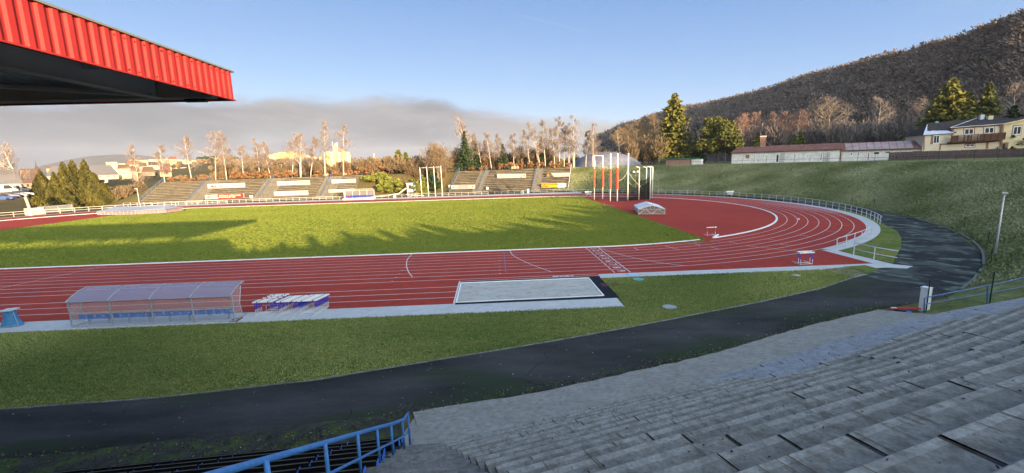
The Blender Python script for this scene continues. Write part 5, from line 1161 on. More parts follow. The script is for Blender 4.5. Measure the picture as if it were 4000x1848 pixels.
# white cabinet and glass shelter on the far left
A = gp(77,542.); x, y = float(A[0]), float(A[1]); B = gp(114,538.5); ex = np.array(B[:2])-np.array(A[:2]); w = float(np.linalg.norm(ex)); ex /= w; rz = math.atan2(ex[1], ex[0]); h = zat((72,524.5), x, y)
t = thing('storage_cabinet', 'cream two door storage cabinet behind the far left railing', 'cabinet', (x,y,0)); cx_, cy_ = x+ex[0]*w/2-ex[1]*.9, y+ex[1]*w/2+ex[0]*.9
mb = MB(); mb.box((cx_,cy_,h/2), (w,1.6,h), rz=rz); mb.build('body', K['cream_frame'], t)
for s in (-1,1): mb = MB(); mb.box((cx_+ex[0]*s*w*.24+ex[1]*.82, cy_+ex[1]*s*w*.24-ex[0]*.82, h*.5), (w*.42,.04,h*.86), rz=rz); mb.build('door', K['rail_cream'], t)
t = thing('glass_shelter', 'grey glazed shelter beside the cream storage cabinet', 'shelter', (x+ex[0]*w,y,0)); sx_, sy_ = x+ex[0]*(w+3.2)-ex[1]*1.2, y+ex[1]*(w+3.2)+ex[0]*1.2
mb = MB(); mb.box((sx_,sy_,h*.55), (6.2,1.4,h*.95), rz=rz); mb.build('glazing', mat('grey_glazing', (.16,.17,.15), .3, (.2,.2,.17), 1), t)
for a in (-3.1,0,3.1): mb = MB(); mb.box((sx_+ex[0]*a+ex[1]*.75, sy_+ex[1]*a-ex[0]*.75, h*.5), (.14,.1,h), rz=rz); mb.build('frame_post', K['galv'], t)
mb = MB(); mb.box((sx_,sy_,h*1.03), (6.5,1.6,.1), rz=rz); mb.build('roof', K['galv'], t)
# ---------------------------------------------------------------- vegetation
def rs_(seed): return np.random.RandomState(seed)
def leaves(C, size, R, aspect=1., flat=0., dirn=None):
    """one randomly turned quad per centre; dirn = optional long axis for slivers"""
    n = len(C); a = R.normal(size=(n, 3))
    if dirn is not None: a = dirn+R.normal(size=(n, 3))*.25
    a /= np.linalg.norm(a, axis=1)[:, None]
    b = R.normal(size=(n, 3)); b -= (b*a).sum(1)[:, None]*a; b /= np.linalg.norm(b, axis=1)[:, None]
    if flat: b[:, 2] *= 1-flat
    s = (size*(.6+.8*R.rand(n)))[:, None] if np.isscalar(size) else size[:, None]
    a = a*s*aspect/2; b = b*s/2
    return np.stack([C-a-b, C+a-b, C+a+b, C-a+b], 1).reshape(-1, 3)
def bare_tree(kind, label, base, h, spread, seed, lean=(0,0), bark='bark_birch', twig='twig', n_limb=16, tw=1300, fork=1, group=None, r0=None, low=.28, droop=.6, tsize=.06, ttone=.5):
    tw = int(tw*1.05); R = rs_(seed); base = np.array(base, float); t = thing(kind, label, 'tree', base, group); r0 = r0 or h*.0125
    trunks = []; mb = MB()
    for f in range(fork):
        off = np.array([R.uniform(-.3,.3), R.uniform(-.3,.3), 0])*(f > 0)*2; P = []
        hh = h*(1 if f == 0 else R.uniform(.75,.95)); ln = np.array([lean[0]+(R.uniform(-.06,.06) if f else 0), lean[1]+(R.uniform(-.06,.06) if f else 0)])*hh
        wob = R.uniform(-.015,.015,(8,2))*hh
        for i in range(8):
            q = i/7; P.append(base+off+np.array([ln[0]*q**1.2+wob[i,0]*q, ln[1]*q**1.2+wob[i,1]*q, hh*q-.2*(i == 0)]))
        P = np.array(P); mb.tube(P, [r0*(1-.9*i/7)*(1 if f == 0 else .8) for i in range(8)], 6); trunks.append((P, hh))
    tips = []; lm = MB()
    for P, hh in trunks:
        for k in range(n_limb):
            q = low+(1-low)*(k+R.rand()*.8)/n_limb; q = min(q, .97); i = min(6, int(q*7)); p = P[i]+(P[i+1]-P[i])*(q*7-i)
            az_ = R.uniform(0, 2*math.pi); L_ = spread*(1.05-.75*abs(q-.45)/.55)*R.uniform(.6,1.15); L_ = max(L_, spread*.25)
            d = np.array([math.cos(az_), math.sin(az_), R.uniform(.5,1.1)]); d /= np.linalg.norm(d)
            pts_ = [p]; 
            for s in range(4): d = d+np.array([R.uniform(-.2,.2), R.uniform(-.2,.2), R.uniform(-.05,.22) if s < 2 else -.1*droop]); d /= np.linalg.norm(d); pts_.append(pts_[-1]+d*L_/4)
            lm.tube(pts_, [r0*.36*(1-.8*s/4)*(1.1-q*.6) for s in range(5)], 4, cap=False)
            for s in (2, 3, 4):
                tips.append((pts_[s], L_)); 
                for _ in (0, 1):
                    dd_ = d+R.uniform(-.9,.9,3); dd_ /= np.linalg.norm(dd_); e = pts_[s]+dd_*L_*R.uniform(.25,.42); lm.tube([pts_[s], e], [r0*.12, r0*.04], 3, cap=False); tips.append((e, L_)); tips.append((e*.5+pts_[s]*.5, L_))
    mb.build('trunk', K[bark], t, smooth=True); lm.build('limbs', K[bark], t)
    tp_ = np.array([p for p, _ in tips]); ls = np.array([l for _, l in tips]); idx = R.randint(0, len(tp_), tw)
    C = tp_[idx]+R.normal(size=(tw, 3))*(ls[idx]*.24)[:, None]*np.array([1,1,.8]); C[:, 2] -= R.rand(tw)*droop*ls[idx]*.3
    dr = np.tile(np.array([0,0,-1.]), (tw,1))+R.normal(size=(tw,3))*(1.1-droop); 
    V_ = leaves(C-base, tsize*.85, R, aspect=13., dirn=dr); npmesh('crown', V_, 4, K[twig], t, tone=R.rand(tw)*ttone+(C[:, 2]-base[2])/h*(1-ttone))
    return t
def conifer(kind, label, base, h, rad, seed, m='needle', n=2600, lean=0, group=None, bare=.06, size=.5, prof=1., layers=None, trunk='bark_dark', irregular=.18, tops=1):
    R = rs_(seed); base = np.array(base, float); t = thing(kind, label, 'tree', base, group)
    mb = MB(); mb.tube([base-[0,0,.3], base+[0,0,h*.55], base+[0,0,h*.98]], [h*.014, h*.009, h*.002], 6); mb.build('trunk', K[trunk], t)
    Cs, tn = [], []
    layers = layers or int(h*1.5); per = max(6, n//(layers*9))
    for k in range(layers):
        q = (k+.5)/layers; z = h*(bare+(1-bare)*q); r = rad*((1-q)**prof)*(1+R.uniform(-irregular, irregular))+.12; nb = 9
        a0 = R.rand()*6.28
        for b in range(nb):
            a = a0+b*2*math.pi/nb+R.uniform(-.25,.25); L_ = r*R.uniform(.7,1.15); m_ = max(4, int(per*(.35+L_/rad*1.3)))
            s = R.rand(m_)**.75; wdt = .16*L_+.12
            x = math.cos(a)*s*L_+R.normal(size=m_)*wdt*.5; y = math.sin(a)*s*L_+R.normal(size=m_)*wdt*.5
            zz = z-s*L_*.28+(s**3)*L_*.16+R.normal(size=m_)*.10*h/layers
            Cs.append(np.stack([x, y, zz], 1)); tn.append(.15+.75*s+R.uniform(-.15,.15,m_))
    C = np.concatenate(Cs); tone = np.clip(np.concatenate(tn), 0, 1)
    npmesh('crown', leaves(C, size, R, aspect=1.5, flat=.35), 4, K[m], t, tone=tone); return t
def puff_tree(kind, label, base, h, rad, seed, m, n=2500, size=.45, squash=1., blobs=16, z0=.3, trunkr=.02, group=None, cat='tree', trunk='bark_dark', shape='round'):
    """crown made of many leaf clumps: pines, bushes"""
    R = rs_(seed); base = np.array(base, float); t = thing(kind, label, cat, base, group)
    mb = MB(); mb.tube([base-[0,0,.3], base+[0,0,h*.7]], [h*trunkr, h*trunkr*.4], 6)
    for k in range(5): a = R.uniform(0,6.28); mb.tube([base+[0,0,h*R.uniform(.15,.5)], base+[math.cos(a)*rad*.6, math.sin(a)*rad*.6, h*R.uniform(.5,.85)]], [h*trunkr*.5, h*trunkr*.15], 4, cap=False)
    mb.build('trunk' if cat == 'tree' else 'stems', K[trunk], t)
    Cs, tn = [], []
    for k in range(blobs):
        q = R.rand(); z = h*(z0+(1-z0)*q); rr = rad*math.sqrt(max(.08, 1-((q-.35)/.68)**2)) if shape == 'round' else rad*(1-q)**.7
        a = R.uniform(0,6.28); f = R.uniform(.35,.95); c = np.array([math.cos(a)*rr*f, math.sin(a)*rr*f, z*.96]); br = rad*R.uniform(.22,.42)
        m_ = n//blobs; v = R.normal(size=(m_,3)); v /= np.linalg.norm(v, axis=1)[:, None]; v *= (R.rand(m_)**.4)[:, None]*br; v[:, 2] *= .75
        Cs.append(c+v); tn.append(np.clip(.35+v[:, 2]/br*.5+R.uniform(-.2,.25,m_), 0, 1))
    C = np.concatenate(Cs); C[:, 2] = np.maximum(C[:, 2], .1)
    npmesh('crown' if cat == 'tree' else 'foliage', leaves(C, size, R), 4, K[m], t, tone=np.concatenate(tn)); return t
def thuja(label, base, h, rad, seed, lean=0., n=4200, m='thuja', z0=.0):
    R = rs_(seed); base = np.array(base, float); t = thing('thuja_tree', label, 'tree', base)
    mb = MB(); mb.tube([base-[0,0,.5], base+[0,0,h*.4]], [.28,.14], 6); mb.build('trunk', K['bark_pale'], t)
    q = 1-np.sqrt(R.rand(n)); q = q*.98+z0*(1-q); a = R.uniform(0, 6.28, n)
    lump = 1+.16*np.sin(a*3+q*9+seed)+.12*np.sin(a*5-q*17+seed*2)+.08*np.sin(a*9+q*31)
    r = rad*((1-q)**.95)*(.72+.4*np.sin(np.clip(q*7,0,1.5)))*lump*(.86+.2*R.rand(n))
    C = np.stack([np.cos(a)*r+lean*q*h, np.sin(a)*r, q*h+R.normal(size=n)*.12], 1)
    npmesh('crown', leaves(C, .30, R, aspect=1.7, dirn=np.stack([np.cos(a)*.4, np.sin(a)*.4, np.ones(n)], 1)), 4, K[m], t, tone=np.clip(.45+.35*np.sin(a*3+q*9+seed)+R.uniform(-.35,.35,n), 0, 1))
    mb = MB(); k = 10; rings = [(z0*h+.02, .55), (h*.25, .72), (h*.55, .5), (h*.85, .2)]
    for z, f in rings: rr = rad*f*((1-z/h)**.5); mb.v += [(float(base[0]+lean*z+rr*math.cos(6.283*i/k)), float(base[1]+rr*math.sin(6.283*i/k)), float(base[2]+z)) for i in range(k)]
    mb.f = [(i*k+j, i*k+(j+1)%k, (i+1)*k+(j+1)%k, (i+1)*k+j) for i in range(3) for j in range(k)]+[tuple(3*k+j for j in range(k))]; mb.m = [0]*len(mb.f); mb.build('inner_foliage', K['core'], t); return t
def spot(u, v, y):
    """ground point in the picture column u at distance row y; the height of the ground is real"""
    p = at(u, v, y); x = float(p[0]); return np.array([x, y, ground(x, y)])
def spot_top(ub, y, utop, vtop):
    p = spot(ub, 440, y); h = zat((utop, vtop), p[0], y)-p[2]; lx = float(at(utop, vtop, y)[0])-p[0]; return p, h, lx/h

# birches behind the left terrace: (base u, top u, top v, spread, y, forks)
BL = [(345,334,368,3.6,112,1,'broad drooping birch behind the left end of the far terrace'),(412,400,368,3.0,111,1,'slender drooping birch, second behind the left terrace'),(480,462,345,3.7,111,1,'tall drooping birch above the first aisle of the left terrace'),
 (541,543,336,4.2,110,1,'birch with a thick pale trunk, left one of the close pair mid terrace'),(569,556,341,3.4,110,1,'leaning birch, right one of the close pair mid terrace'),(612,607,368,2.4,110,1,'small round headed birch right of the close pair'),(653,643,350,1.6,111,1,'thin upright birch with a bare mast like top'),
 (680,659,360,2.2,110,1,'strongly leaning birch above the second aisle'),(735,743,340,3.0,110,1,'birch bending right, left neighbour of the pale forked birch'),(757,757,338,3.4,110,2,'pale forked birch with bare spreading limbs'),(781,796,348,2.4,111,1,'thin birch between the pale forked birch and the tall birch'),
 (818,817,309,3.6,110,1,'tallest birch on the far left side, above the third aisle'),(864,866,317,3.4,110,1,'tall birch in front of the yellow tower block')]
for i, (ub, ut, vt, sp, y, fk, lab) in enumerate(BL):
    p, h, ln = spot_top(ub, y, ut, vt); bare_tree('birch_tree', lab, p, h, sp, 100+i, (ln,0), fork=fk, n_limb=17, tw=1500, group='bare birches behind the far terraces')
p, h, ln = spot_top(58, 92, 8, 372); p[2] = -1.; bare_tree('birch_tree', 'white leaning birch at the far left edge beside the car park', p, h+1, 5.2, 131, (ln,0), n_limb=18, tw=1900, low=.35, droop=.9, r0=.42)
BR = [(1181,1151,292,3.8,109,2,'huge birch with many pale limbs at the left end of the right terrace'),(1197,1160,312,2.6,112,1,'thin birch close behind the huge many limbed birch'),(1208,1203,335,2.4,112,1,'dusky birch in the gap right of the huge birch'),(1237,1228,340,2.8,110,1,'birch with a crooked lower trunk above the left aisle of the right terrace'),
 (1270,1262,350,2.8,113,1,'birch half hidden by a dark spruce, behind the right terrace'),(1293,1292,345,2.4,110,1,'straight single birch left of the middle banner'),(1334,1322,330,3.2,110,1,'wide birch above the white banner with two figures'),(1372,1353,314,3.,110,2,'twin stemmed birch, left of the orange goal like frame'),
 (1385,1376,304,3.,111,1,'straight tall birch just left of the middle aisle rail'),(1427,1415,320,3.,112,1,'birch with low side limb above the right aisle'),(1455,1448,300,2.8,113,1,'slim birch behind the brown and white banner'),
 (1483,1470,312,2.8,112,1,'lone slim birch at the dome building, first on its left'),(1503,1488,292,3.2,111,2,'tall double birch in front of the grey dome'),(1520,1516,320,2.4,113,1,'short birch in front of the grey dome, right of the double birch')]
BRX = {1427:1400, 1455:1432, 1483:1461, 1503:1488, 1520:1497}
BR = [(1181,1151,292,3.8,109,2,BR[0][6]),(1196,1164,318,2.6,112,1,BR[1][6]),(1213,1195,338,2.4,112,1,BR[2][6]),(1237,1222,336,2.8,110,1,BR[3][6]),(1265,1252,342,2.8,113,1,BR[4][6]),(1293,1292,340,2.4,110,1,BR[5][6]),(1334,1321,330,3.0,110,1,BR[6][6]),(1358,1330,309,3.0,110,2,BR[7][6]),
  (1372,1366,303,2.8,111,1,BR[8][6]),(1396,1388,325,2.8,110,1,BR[9][6]),(1411,1404,298,2.7,111,1,BR[10][6]),(1426,1421,310,2.2,112,1,'straight slim birch right of the orange goal like frame'),(1441,1437,312,2.6,111,2,'double birch left of the dark stair rail of the right terrace'),(1460,1456,292,3.0,110,2,'tall pale triple birch cluster above the brown and white banner'),
  (1498,1506,327,1.8,111,1,BR[11][6]),(1523,1524,312,2.6,110,2,BR[12][6]),(1532,1514,348,2.0,113,1,BR[13][6])]
BR = [(lerp(0,1,1)*a-(.0 if a < 1400 else (a-1400)*.25), b-(0 if b < 1400 else (b-1400)*.25), c, d, e, f, g_) for a, b, c, d, e, f, g_ in BR]
for i, (ub, ut, vt, sp, y, fk, lab) in enumerate(BR):
    y += 9.5*(1500-ub)/320 if ub < 1500 else 0
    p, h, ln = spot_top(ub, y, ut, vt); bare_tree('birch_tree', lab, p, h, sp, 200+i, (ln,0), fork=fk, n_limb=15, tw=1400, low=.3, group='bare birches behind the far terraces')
# brown thicket, orange leaved hedge bushes
for i, (u, w, h, m) in enumerate([(470,2.6,1.8,'leaf_orange'),(430,2.4,1.6,'leaf_orange'),(510,2.6,2.,'leaf_orange'),(590,3.,2.6,'leaf_orange'),(600,2.4,2.1,'leaf_orange'),(622,2.6,2.2,'leaf_orange'),(648,2.6,2.3,'leaf_orange'),(672,2.4,2.,'leaf_orange'),(720,2.8,2.6,'leaf_orange'),(736,2.6,2.6,'leaf_orange'),(700,2.2,1.8,'leaf_orange'),(798,2.2,1.8,'leaf_orange'),(843,2.4,1.8,'leaf_orange'),(880,2.4,2.2,'leaf_orange'),(1185,2.2,2.,'leaf_orange'),(1215,2.2,1.7,'leaf_orange'),(1262,2.4,2.2,'leaf_orange'),(1282,2.6,2.8,'leaf_orange'),(1310,2.6,2.6,'leaf_orange'),(1334,2.4,2.5,'leaf_orange'),(1360,2.6,2.6,'leaf_orange'),(1388,2.4,2.3,'leaf_orange'),(1404,2.2,2.2,'leaf_orange'),(1430,2.4,2.,'leaf_orange'),(930,2.6,3.4,'leaf_orange'),(955,3.,3.8,'leaf_orange'),(905,2.4,2.6,'leaf_orange')]):
    y = 107.2+(i % 3)*.7+(9.5*(1450-u)/320 if u > 1130 else 0); p = spot(u, 445, y)
    puff_tree('leafy_bush', 'orange brown leafy bush on the edge above the far terraces, %s from the left' % (ORD[i]), p, h, w*.62, 300+i, m, n=500, size=.28, z0=.15, blobs=9, cat='bush', group='dry orange bushes above the far terraces', trunkr=.012)
# dense growth behind the terraces: bare brown crowns
def wood(name, label, boxes, seed, m, tone=1., per=260, size=.5, asp=4.):
    """a mass of bare crowns merged in one object"""
    R = rs_(seed); Vs, Ts = [], []
    for (x, y, z, h, r) in boxes:
        n = int(per*R.uniform(.8,1.2)); v = R.normal(size=(n,3)); v /= np.linalg.norm(v, axis=1)[:, None]; v *= (R.rand(n)**.45)[:, None]*np.array([r, r, h*.42]); C = np.array([x, y, z+h*.58])+v
        Vs.append(leaves(C, size, R, aspect=asp, dirn=np.array([0,0,1.])+v/np.array([r, r, h*.42])*.7)); Ts.append(np.clip(R.rand(n)*.6+R.uniform(0,.4)*tone, 0, 1))
        k = 3; Cx = np.array([[x+R.uniform(-.3,.3), y, z+h*(.1+.2*j)] for j in range(k)]); Vs.append(leaves(Cx, h*.03, R, aspect=h*.3/(h*.03)*.8, dirn=np.tile([0,0,3.],(k,1)))); Ts.append(np.full(k, .6))
    o = npmesh(name, np.concatenate(Vs), 4, K[m], None, tone=np.concatenate(Ts)); tag(o, label, 'wood', kind='stuff'); return o
R = rs_(11)
bx = []
for k in range(150):
    u = R.uniform(300, 1140); y = R.uniform(114, 150); p = spot(u, 440, y); h = R.uniform(3, 7)*(.9 if u > 560 else .42); bx.append((p[0], y, p[2], h, h*R.uniform(.3,.5)))
for k in range(40):
    u = R.uniform(905, 1120); y = R.uniform(108, 118); p = spot(u, 440, y); h = R.uniform(3, 6.5); bx.append((p[0], y, p[2], h, h*R.uniform(.25,.4)))
for k in range(30):
    u = R.uniform(255, 350); y = R.uniform(101, 118); p = spot(u, 440, y); h = R.uniform(3, 6); bx.append((p[0], y, max(p[2],0), h, h*R.uniform(.3,.45)))
wood('brown_thicket', 'brown leafless thicket behind the left terrace', bx, 12, 'twig_tan', per=380, size=.13, asp=7)
bx = []
for k in range(120):
    u = R.uniform(1140, 1660); y = R.uniform(124, 165); p = spot(u, 440, y); h = R.uniform(6, 11)*(.85 if u < 1520 else 1.25)*(.45 if 1385 < u < 1570 and y < 160 else 1); bx.append((p[0], y, max(p[2], 5), h, h*R.uniform(.22,.38)))
wood('brown_wood', 'tan bare wood behind the birches of the right terrace', bx, 13, 'twig_tan', per=520, size=.16, asp=7)
bx = []
for k in range(130):
    p = ad(R.uniform(1700, 2600), 405, R.uniform(190, 240)); h = R.uniform(8, 15); bx.append((p[0], p[1], 8, h, h*R.uniform(.3,.45)))
wood('grey_wood', 'grey leafless wood at the foot of the hill behind the long building', bx, 14, 'twig_grey', per=420, size=.2, asp=7)
# evergreens
CON = [(1692,236,62,'needle',30,5.6,118,'tall wide spruce right of centre, the highest tree of the row',.08,1.05),]
def con(label, ub, vt, dist, rad, seed, m='needle', n=2600, **kw):
    k_ = 1.12 if ub < 2100 else 1.32; dist *= k_; rad *= k_
    p = ad(ub, 410, dist); z = max(7.2, ground(p[0], p[1])); h = zat((ub, vt), p[0], p[1])-z; return conifer('spruce_tree', label, (p[0], p[1], z), h, rad, seed, m, n, **kw)
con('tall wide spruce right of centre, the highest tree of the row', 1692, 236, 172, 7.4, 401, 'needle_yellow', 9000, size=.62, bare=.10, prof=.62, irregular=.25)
con('dark spruce just right of the tall wide spruce', 1742, 325, 180, 4.5, 402, 'needle_dark', 2600, size=.6)
def pine(label, u, vt, dist, rad, seed, m='needle_yellow', n=3600, **kw):
    dist *= 1.1; rad *= 1.1
    p = ad(u, 410, dist); z = 7.3; h = zat((u, vt), p[0], p[1])-z; return puff_tree('pine_tree', label, (p[0], p[1], z), h, rad, seed, m, n=n, size=.5, z0=.3, blobs=46, trunkr=.014, shape='cone', **kw)
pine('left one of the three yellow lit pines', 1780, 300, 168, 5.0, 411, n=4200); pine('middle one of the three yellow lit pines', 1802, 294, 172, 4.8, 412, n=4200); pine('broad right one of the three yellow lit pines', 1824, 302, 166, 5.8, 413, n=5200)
con('small dark spruce with a lit tip, left of the brick chimney', 1899, 345, 168, 4.4, 421, 'needle', 2200, size=.5); con('dark spruce right of the brick chimney', 1950, 372, 170, 4., 422, 'needle_dark', 1700, size=.5)
con('dark spruce with a yellow lit tip behind the middle of the long roof', 1992, 350, 166, 4.2, 423, 'needle', 2200, size=.5); con('small spruce with a pointed lit top, right of the yellow tipped spruce', 2008, 332, 168, 4.6, 424, 'needle', 2400, size=.5)
con('low dark spruce behind the roof joint of the long building', 2070, 370, 165, 4.5, 425, 'needle_dark', 1800, size=.5); con('low dark yew like tree above the right part of the long building', 2150, 378, 150, 5., 426, 'needle_dark', 1800, size=.5)
con('dark rounded conifer left of the house roof', 2190, 372, 140, 5., 427, 'needle_dark', 2200, size=.45); con('low dark conifer against the left corner of the house', 2245, 368, 130, 5., 428, 'needle_dark', 2200, size=.45)
con('large spruce with a golden top behind the house', 2372, 200, 128, 7.4, 431, 'needle_yellow', 6500, size=.5, prof=.8, irregular=.25); con('spruce with a twin golden tip, left shoulder of the large spruce', 2345, 228, 134, 5.6, 432, 'needle', 3600, size=.5)
con('middle spruce behind the house roof', 2418, 236, 138, 5., 433, 'needle', 3000, size=.5); con('right hand spruce behind the house with a pale tip', 2462, 212, 134, 5.6, 434, 'needle', 3800, size=.5); con('small spruce at the far right behind the house', 2530, 268, 125, 5.2, 435, 'needle_dark', 2500, size=.5)
# conifers behind the left side / centre
def cony(label, u, vt, y, rad, seed, m, n, **kw):
    p = spot(u, 440, y); h = zat((u, vt), p[0], y)-p[2]; return conifer('spruce_tree', label, p, h, rad, seed, m, n, **kw)
cony('green spruce left of the wide bushes between the terraces', 1006, 377, 128, 4.6, 441, 'needle', 3400, size=.42, prof=.8); cony('second green spruce between the terraces', 1024, 383, 132, 3.4, 442, 'needle', 2200, size=.42, prof=.8)
cony('bluish spruce in the middle between the terraces', 1050, 402, 128, 3.2, 443, 'needle_dark', 1800, size=.4); cony('small bluish spruce behind the flagpoles', 1070, 399, 126, 3., 444, 'needle_dark', 1800, size=.4); cony('low dark fir behind the site cabin', 1035, 418, 118, 3.6, 445, 'needle_dark', 2200, size=.4)
cony('dark brown spruce behind the huge birch', 1172, 330, 118, 3.4, 446, 'needle_dark', 2600, size=.42); cony('tall dark spruce right of the huge birch', 1196, 338, 122, 3.2, 447, 'needle_dark', 2400, size=.42); cony('dark spruce between the birches above the right terrace', 1266, 362, 120, 2.4, 448, 'needle_dark', 1600, size=.4)
cony('dark spruce behind the twin stemmed birch', 1362, 345, 124, 2.4, 449, 'needle_dark', 1600, size=.4); cony('reddish larch behind the crooked birch', 1222, 352, 128, 4., 450, 'leaf_orange', 1500, size=.3, irregular=.3); cony('low green fir behind the orange hedge of the right terrace', 1415, 408, 116, 2.6, 451, 'needle', 1500, size=.4)
# junipers and bushes on the slope between the terraces
def bush(label, u, v0, vt, y, rad, seed, m, n=2200, sh='round', size=.34, nm='juniper_bush'):
    p = at(u, v0, y); z = max(0, ground(float(p[0]), y)); h = zat((u, vt), p[0], y)-z; return puff_tree(nm, label, (float(p[0]), y, z), h, rad, seed, m, n=n, size=size, z0=.08, blobs=26, cat='bush', shape=sh, trunkr=.01)
bush('spreading juniper right of the left terrace end rail', 938, 470, 443, 101, 3.6, 461, 'juniper'); bush('juniper mound in the middle of the slope between the terraces', 958, 470, 440, 103, 3.2, 462, 'juniper'); bush('feathery juniper, lower middle of the slope', 975, 480, 447, 98, 3.0, 463, 'juniper'); bush('round bright juniper nearest the path', 968, 486, 453, 95, 2.5, 464, 'juniper', 2600)
bush('bright juniper left of the site cabin', 992, 480, 450, 97, 2.6, 465, 'juniper'); bush('upright column bush right of the site cabin', 1048, 484, 444, 95.5, 1.4, 466, 'juniper', 1600); bush('upright column bush behind the first flagpole', 1062, 484, 441, 96, 1.5, 467, 'juniper', 1700); bush('upright column bush between the first two flagpoles', 1072, 484, 446, 96, 1.2, 468, 'juniper', 1300)
bush('dark laurel bush between the flagpoles', 1092, 470, 440, 101, 2.8, 469, 'needle_dark', nm='laurel_bush'); bush('dark green bush low behind the right flagpoles', 1085, 462, 425, 105, 3.4, 470, 'needle', nm='laurel_bush')
p = at(1113, 450, 104); bare_tree('hazel_tree', 'many stemmed brown hazel right of the flagpoles', (float(p[0])-1, 102, 4.5), 11, 5.2, 471, bark='bark_pale', twig='twig_tan', fork=6, n_limb=12, tw=4500, tsize=.07, droop=.1, low=.2)
p = at(1098, 450, 108); bare_tree('hazel_tree', 'many stemmed olive hazel behind the last flagpole', (float(p[0]), 107, 5.5), 9, 4.6, 472, bark='bark_pale', twig='twig_tan', fork=5, n_limb=12, tw=3600, tsize=.07, droop=.1, low=.2)
# thujas on the far left
TH = [(118,525,424,97,4.3,0,'thuja_tree'),(152,528,430,95,3.4,0,''),(176,524,404,97,4.6,.02,''),(165,524,470,92,3.6,0,''),(200,512,399,100,4.6,0,''),(228,506,398,102,4.4,.0,''),(246,505,432,101,3.6,.03,''),(266,512,458,99,3.2,.03,'')]
TL = ['broad olive thuja, leftmost of the far left clump','smaller thuja squeezed between the leftmost and the tall one','tall dark thuja, third from the left in the far left clump','low bushy thuja at the foot of the tall third one','pointed thuja in the middle of the far left clump','tall pointed thuja right of the middle of the clump','lower thuja on the right shoulder of the clump','lowest thuja, rightmost of the far left clump']
for i, (u, vb, vt, y, r, ln, _) in enumerate(TH):
    p = at(u, vb, y); z = ground(float(p[0]), y); z = min(z, float(p[2])) if z > p[2] else z; h = zat((u, vt), p[0], y)-z; thuja(TL[i], (float(p[0]), y, z-.1), h+.1, r*.86, 500+i, ln, n=6500)
# bare trees by building and at the hill foot
def bt(label, ub, ut, vt, dist, sp, seed, twig='twig_grey', bark='bark_birch', **kw):
    k_ = 1.12 if ub < 2100 else 1.2; dist *= k_; sp *= k_
    p = ad(ub, 410, dist); z = 7.3; h = zat((ut, vt), p[0], p[1])-z; side = np.array([FX[1], -FX[0]]); q = ad(ut, 410, dist); return bare_tree(kw.pop('kind','birch_tree'), label, (p[0], p[1], z), h, sp, seed, ((q[0]-p[0])/h, (q[1]-p[1])/h), twig=twig, bark=bark, **kw)
bt('reddish crowned birch left of the brick chimney', 1862, 1858, 296, 170, 5.2, 601, 'twig_red', tw=2600, low=.45); bt('slim birch with a reddish top above the chimney', 1895, 1893, 285, 178, 3.6, 602, 'twig_red', tw=1500, low=.5)
bt('forked birch with reddish twigs behind the long roof, left one', 1962, 1940, 290, 176, 5., 603, 'twig_red', tw=2000, low=.4, fork=2); bt('reddish birch behind the long roof, middle one', 1975, 1970, 286, 178, 4., 604, 'twig_red', tw=1700, low=.5); bt('reddish birch behind the long roof, right one', 2000, 2003, 281, 176, 4.4, 605, 'twig_red', tw=1900, low=.45)
bt('big pale fan shaped tree behind the roof joint', 2078, 2075, 258, 170, 7.5, 606, 'twig_grey', 'bark_pale', kind='bare_tree', tw=2600, n_limb=26, low=.25, droop=.0, r0=.32); bt('slim grey birch right of the fan shaped tree', 2122, 2119, 268, 175, 4.2, 607, tw=1500, low=.4); bt('slender birch with a white trunk right of the roof joint', 2197, 2200, 248, 172, 4.6, 608, 'twig_grey', tw=1700, low=.35, r0=.26)
bt('pale twiggy tree left of the golden topped spruce', 2300, 2296, 262, 165, 5.6, 609, 'twig_grey', 'bark_pale', kind='bare_tree', tw=2600, droop=0.); bt('pale birch behind the house at the far right', 2530, 2525, 215, 150, 4.6, 610, 'twig_grey', tw=1800, low=.4)
bt('crooked pale birch right of the grey dome', 1560, 1552, 325, 168, 3.8, 611, 'twig_tan', tw=1200, low=.45)
for i, (u, ut, vt, sp) in enumerate([(1583,1580,318,4.2),(1600,1602,305,4.4),(1618,1612,300,4.6),(1632,1634,296,4.4),(1648,1643,290,4.6),(1575,1572,335,3.6)]):
    bt('tan bare tree between the dome and the tall spruce, %s from the left' % ORD[i if i < 5 else 0] if i < 5 else 'low tan bare tree right beside the dome', u, ut, vt, 175+3*i, sp, 620+i, 'twig_tan', 'bark_pale', kind='bare_tree', tw=2400, droop=.2)

# ---------------------------------------------------------------- the wooded hill
HB = [(1500,1100),(1620,700),(1740,420),(1900,300),(2100,265),(2300,235),(2450,215),(2576,205),(2820,200)]
def hbase(u): return float(np.interp(u, [a for a, _ in HB], [b for _, b in HB]))
us = [c[0] for c in CREST]
def hillp(u, f):
    """f 0 at the foot, 1 at the crest"""
    d0, d1 = hbase(u), float(np.interp(u, us, [c[2] for c in CREST])); v = float(np.interp(u, us, [c[1] for c in CREST]))
    top_ = ad(u, v, d1); zt_ = float(top_[2])-TREEH*.85; d = lerp(d0, d1*1.0, f); p = ad(u, v, d); z = lerp(7., zt_, f**1.12)+2.5*math.sin(u*.031+f*9)*math.sin(f*13+u*.011)*f*(1-f)*4 ; return float(p[0]), float(p[1]), z
TREEH = 13.
mb = MB(); UU = list(np.linspace(1490, 2820, 110)); FF_ = list(np.linspace(0, 1, 22))+[1.12, 1.4, 2.]
for u in UU:
    for f in FF_:
        if f <= 1: x, y, z = hillp(u, f)
        else:
            x, y, z = hillp(u, 1); x0_, y0_, _ = hillp(u, 0); k = (f-1); x += (x-x0_)*k; y += (y-y0_)*k; z *= 1-.5*k
        mb.v.append((x, y, z))
n = len(FF_); mb.f = [(i*n+j, (i+1)*n+j, (i+1)*n+j+1, i*n+j+1) for i in range(len(UU)-1) for j in range(n-1)]; mb.m = [0]*len(mb.f)
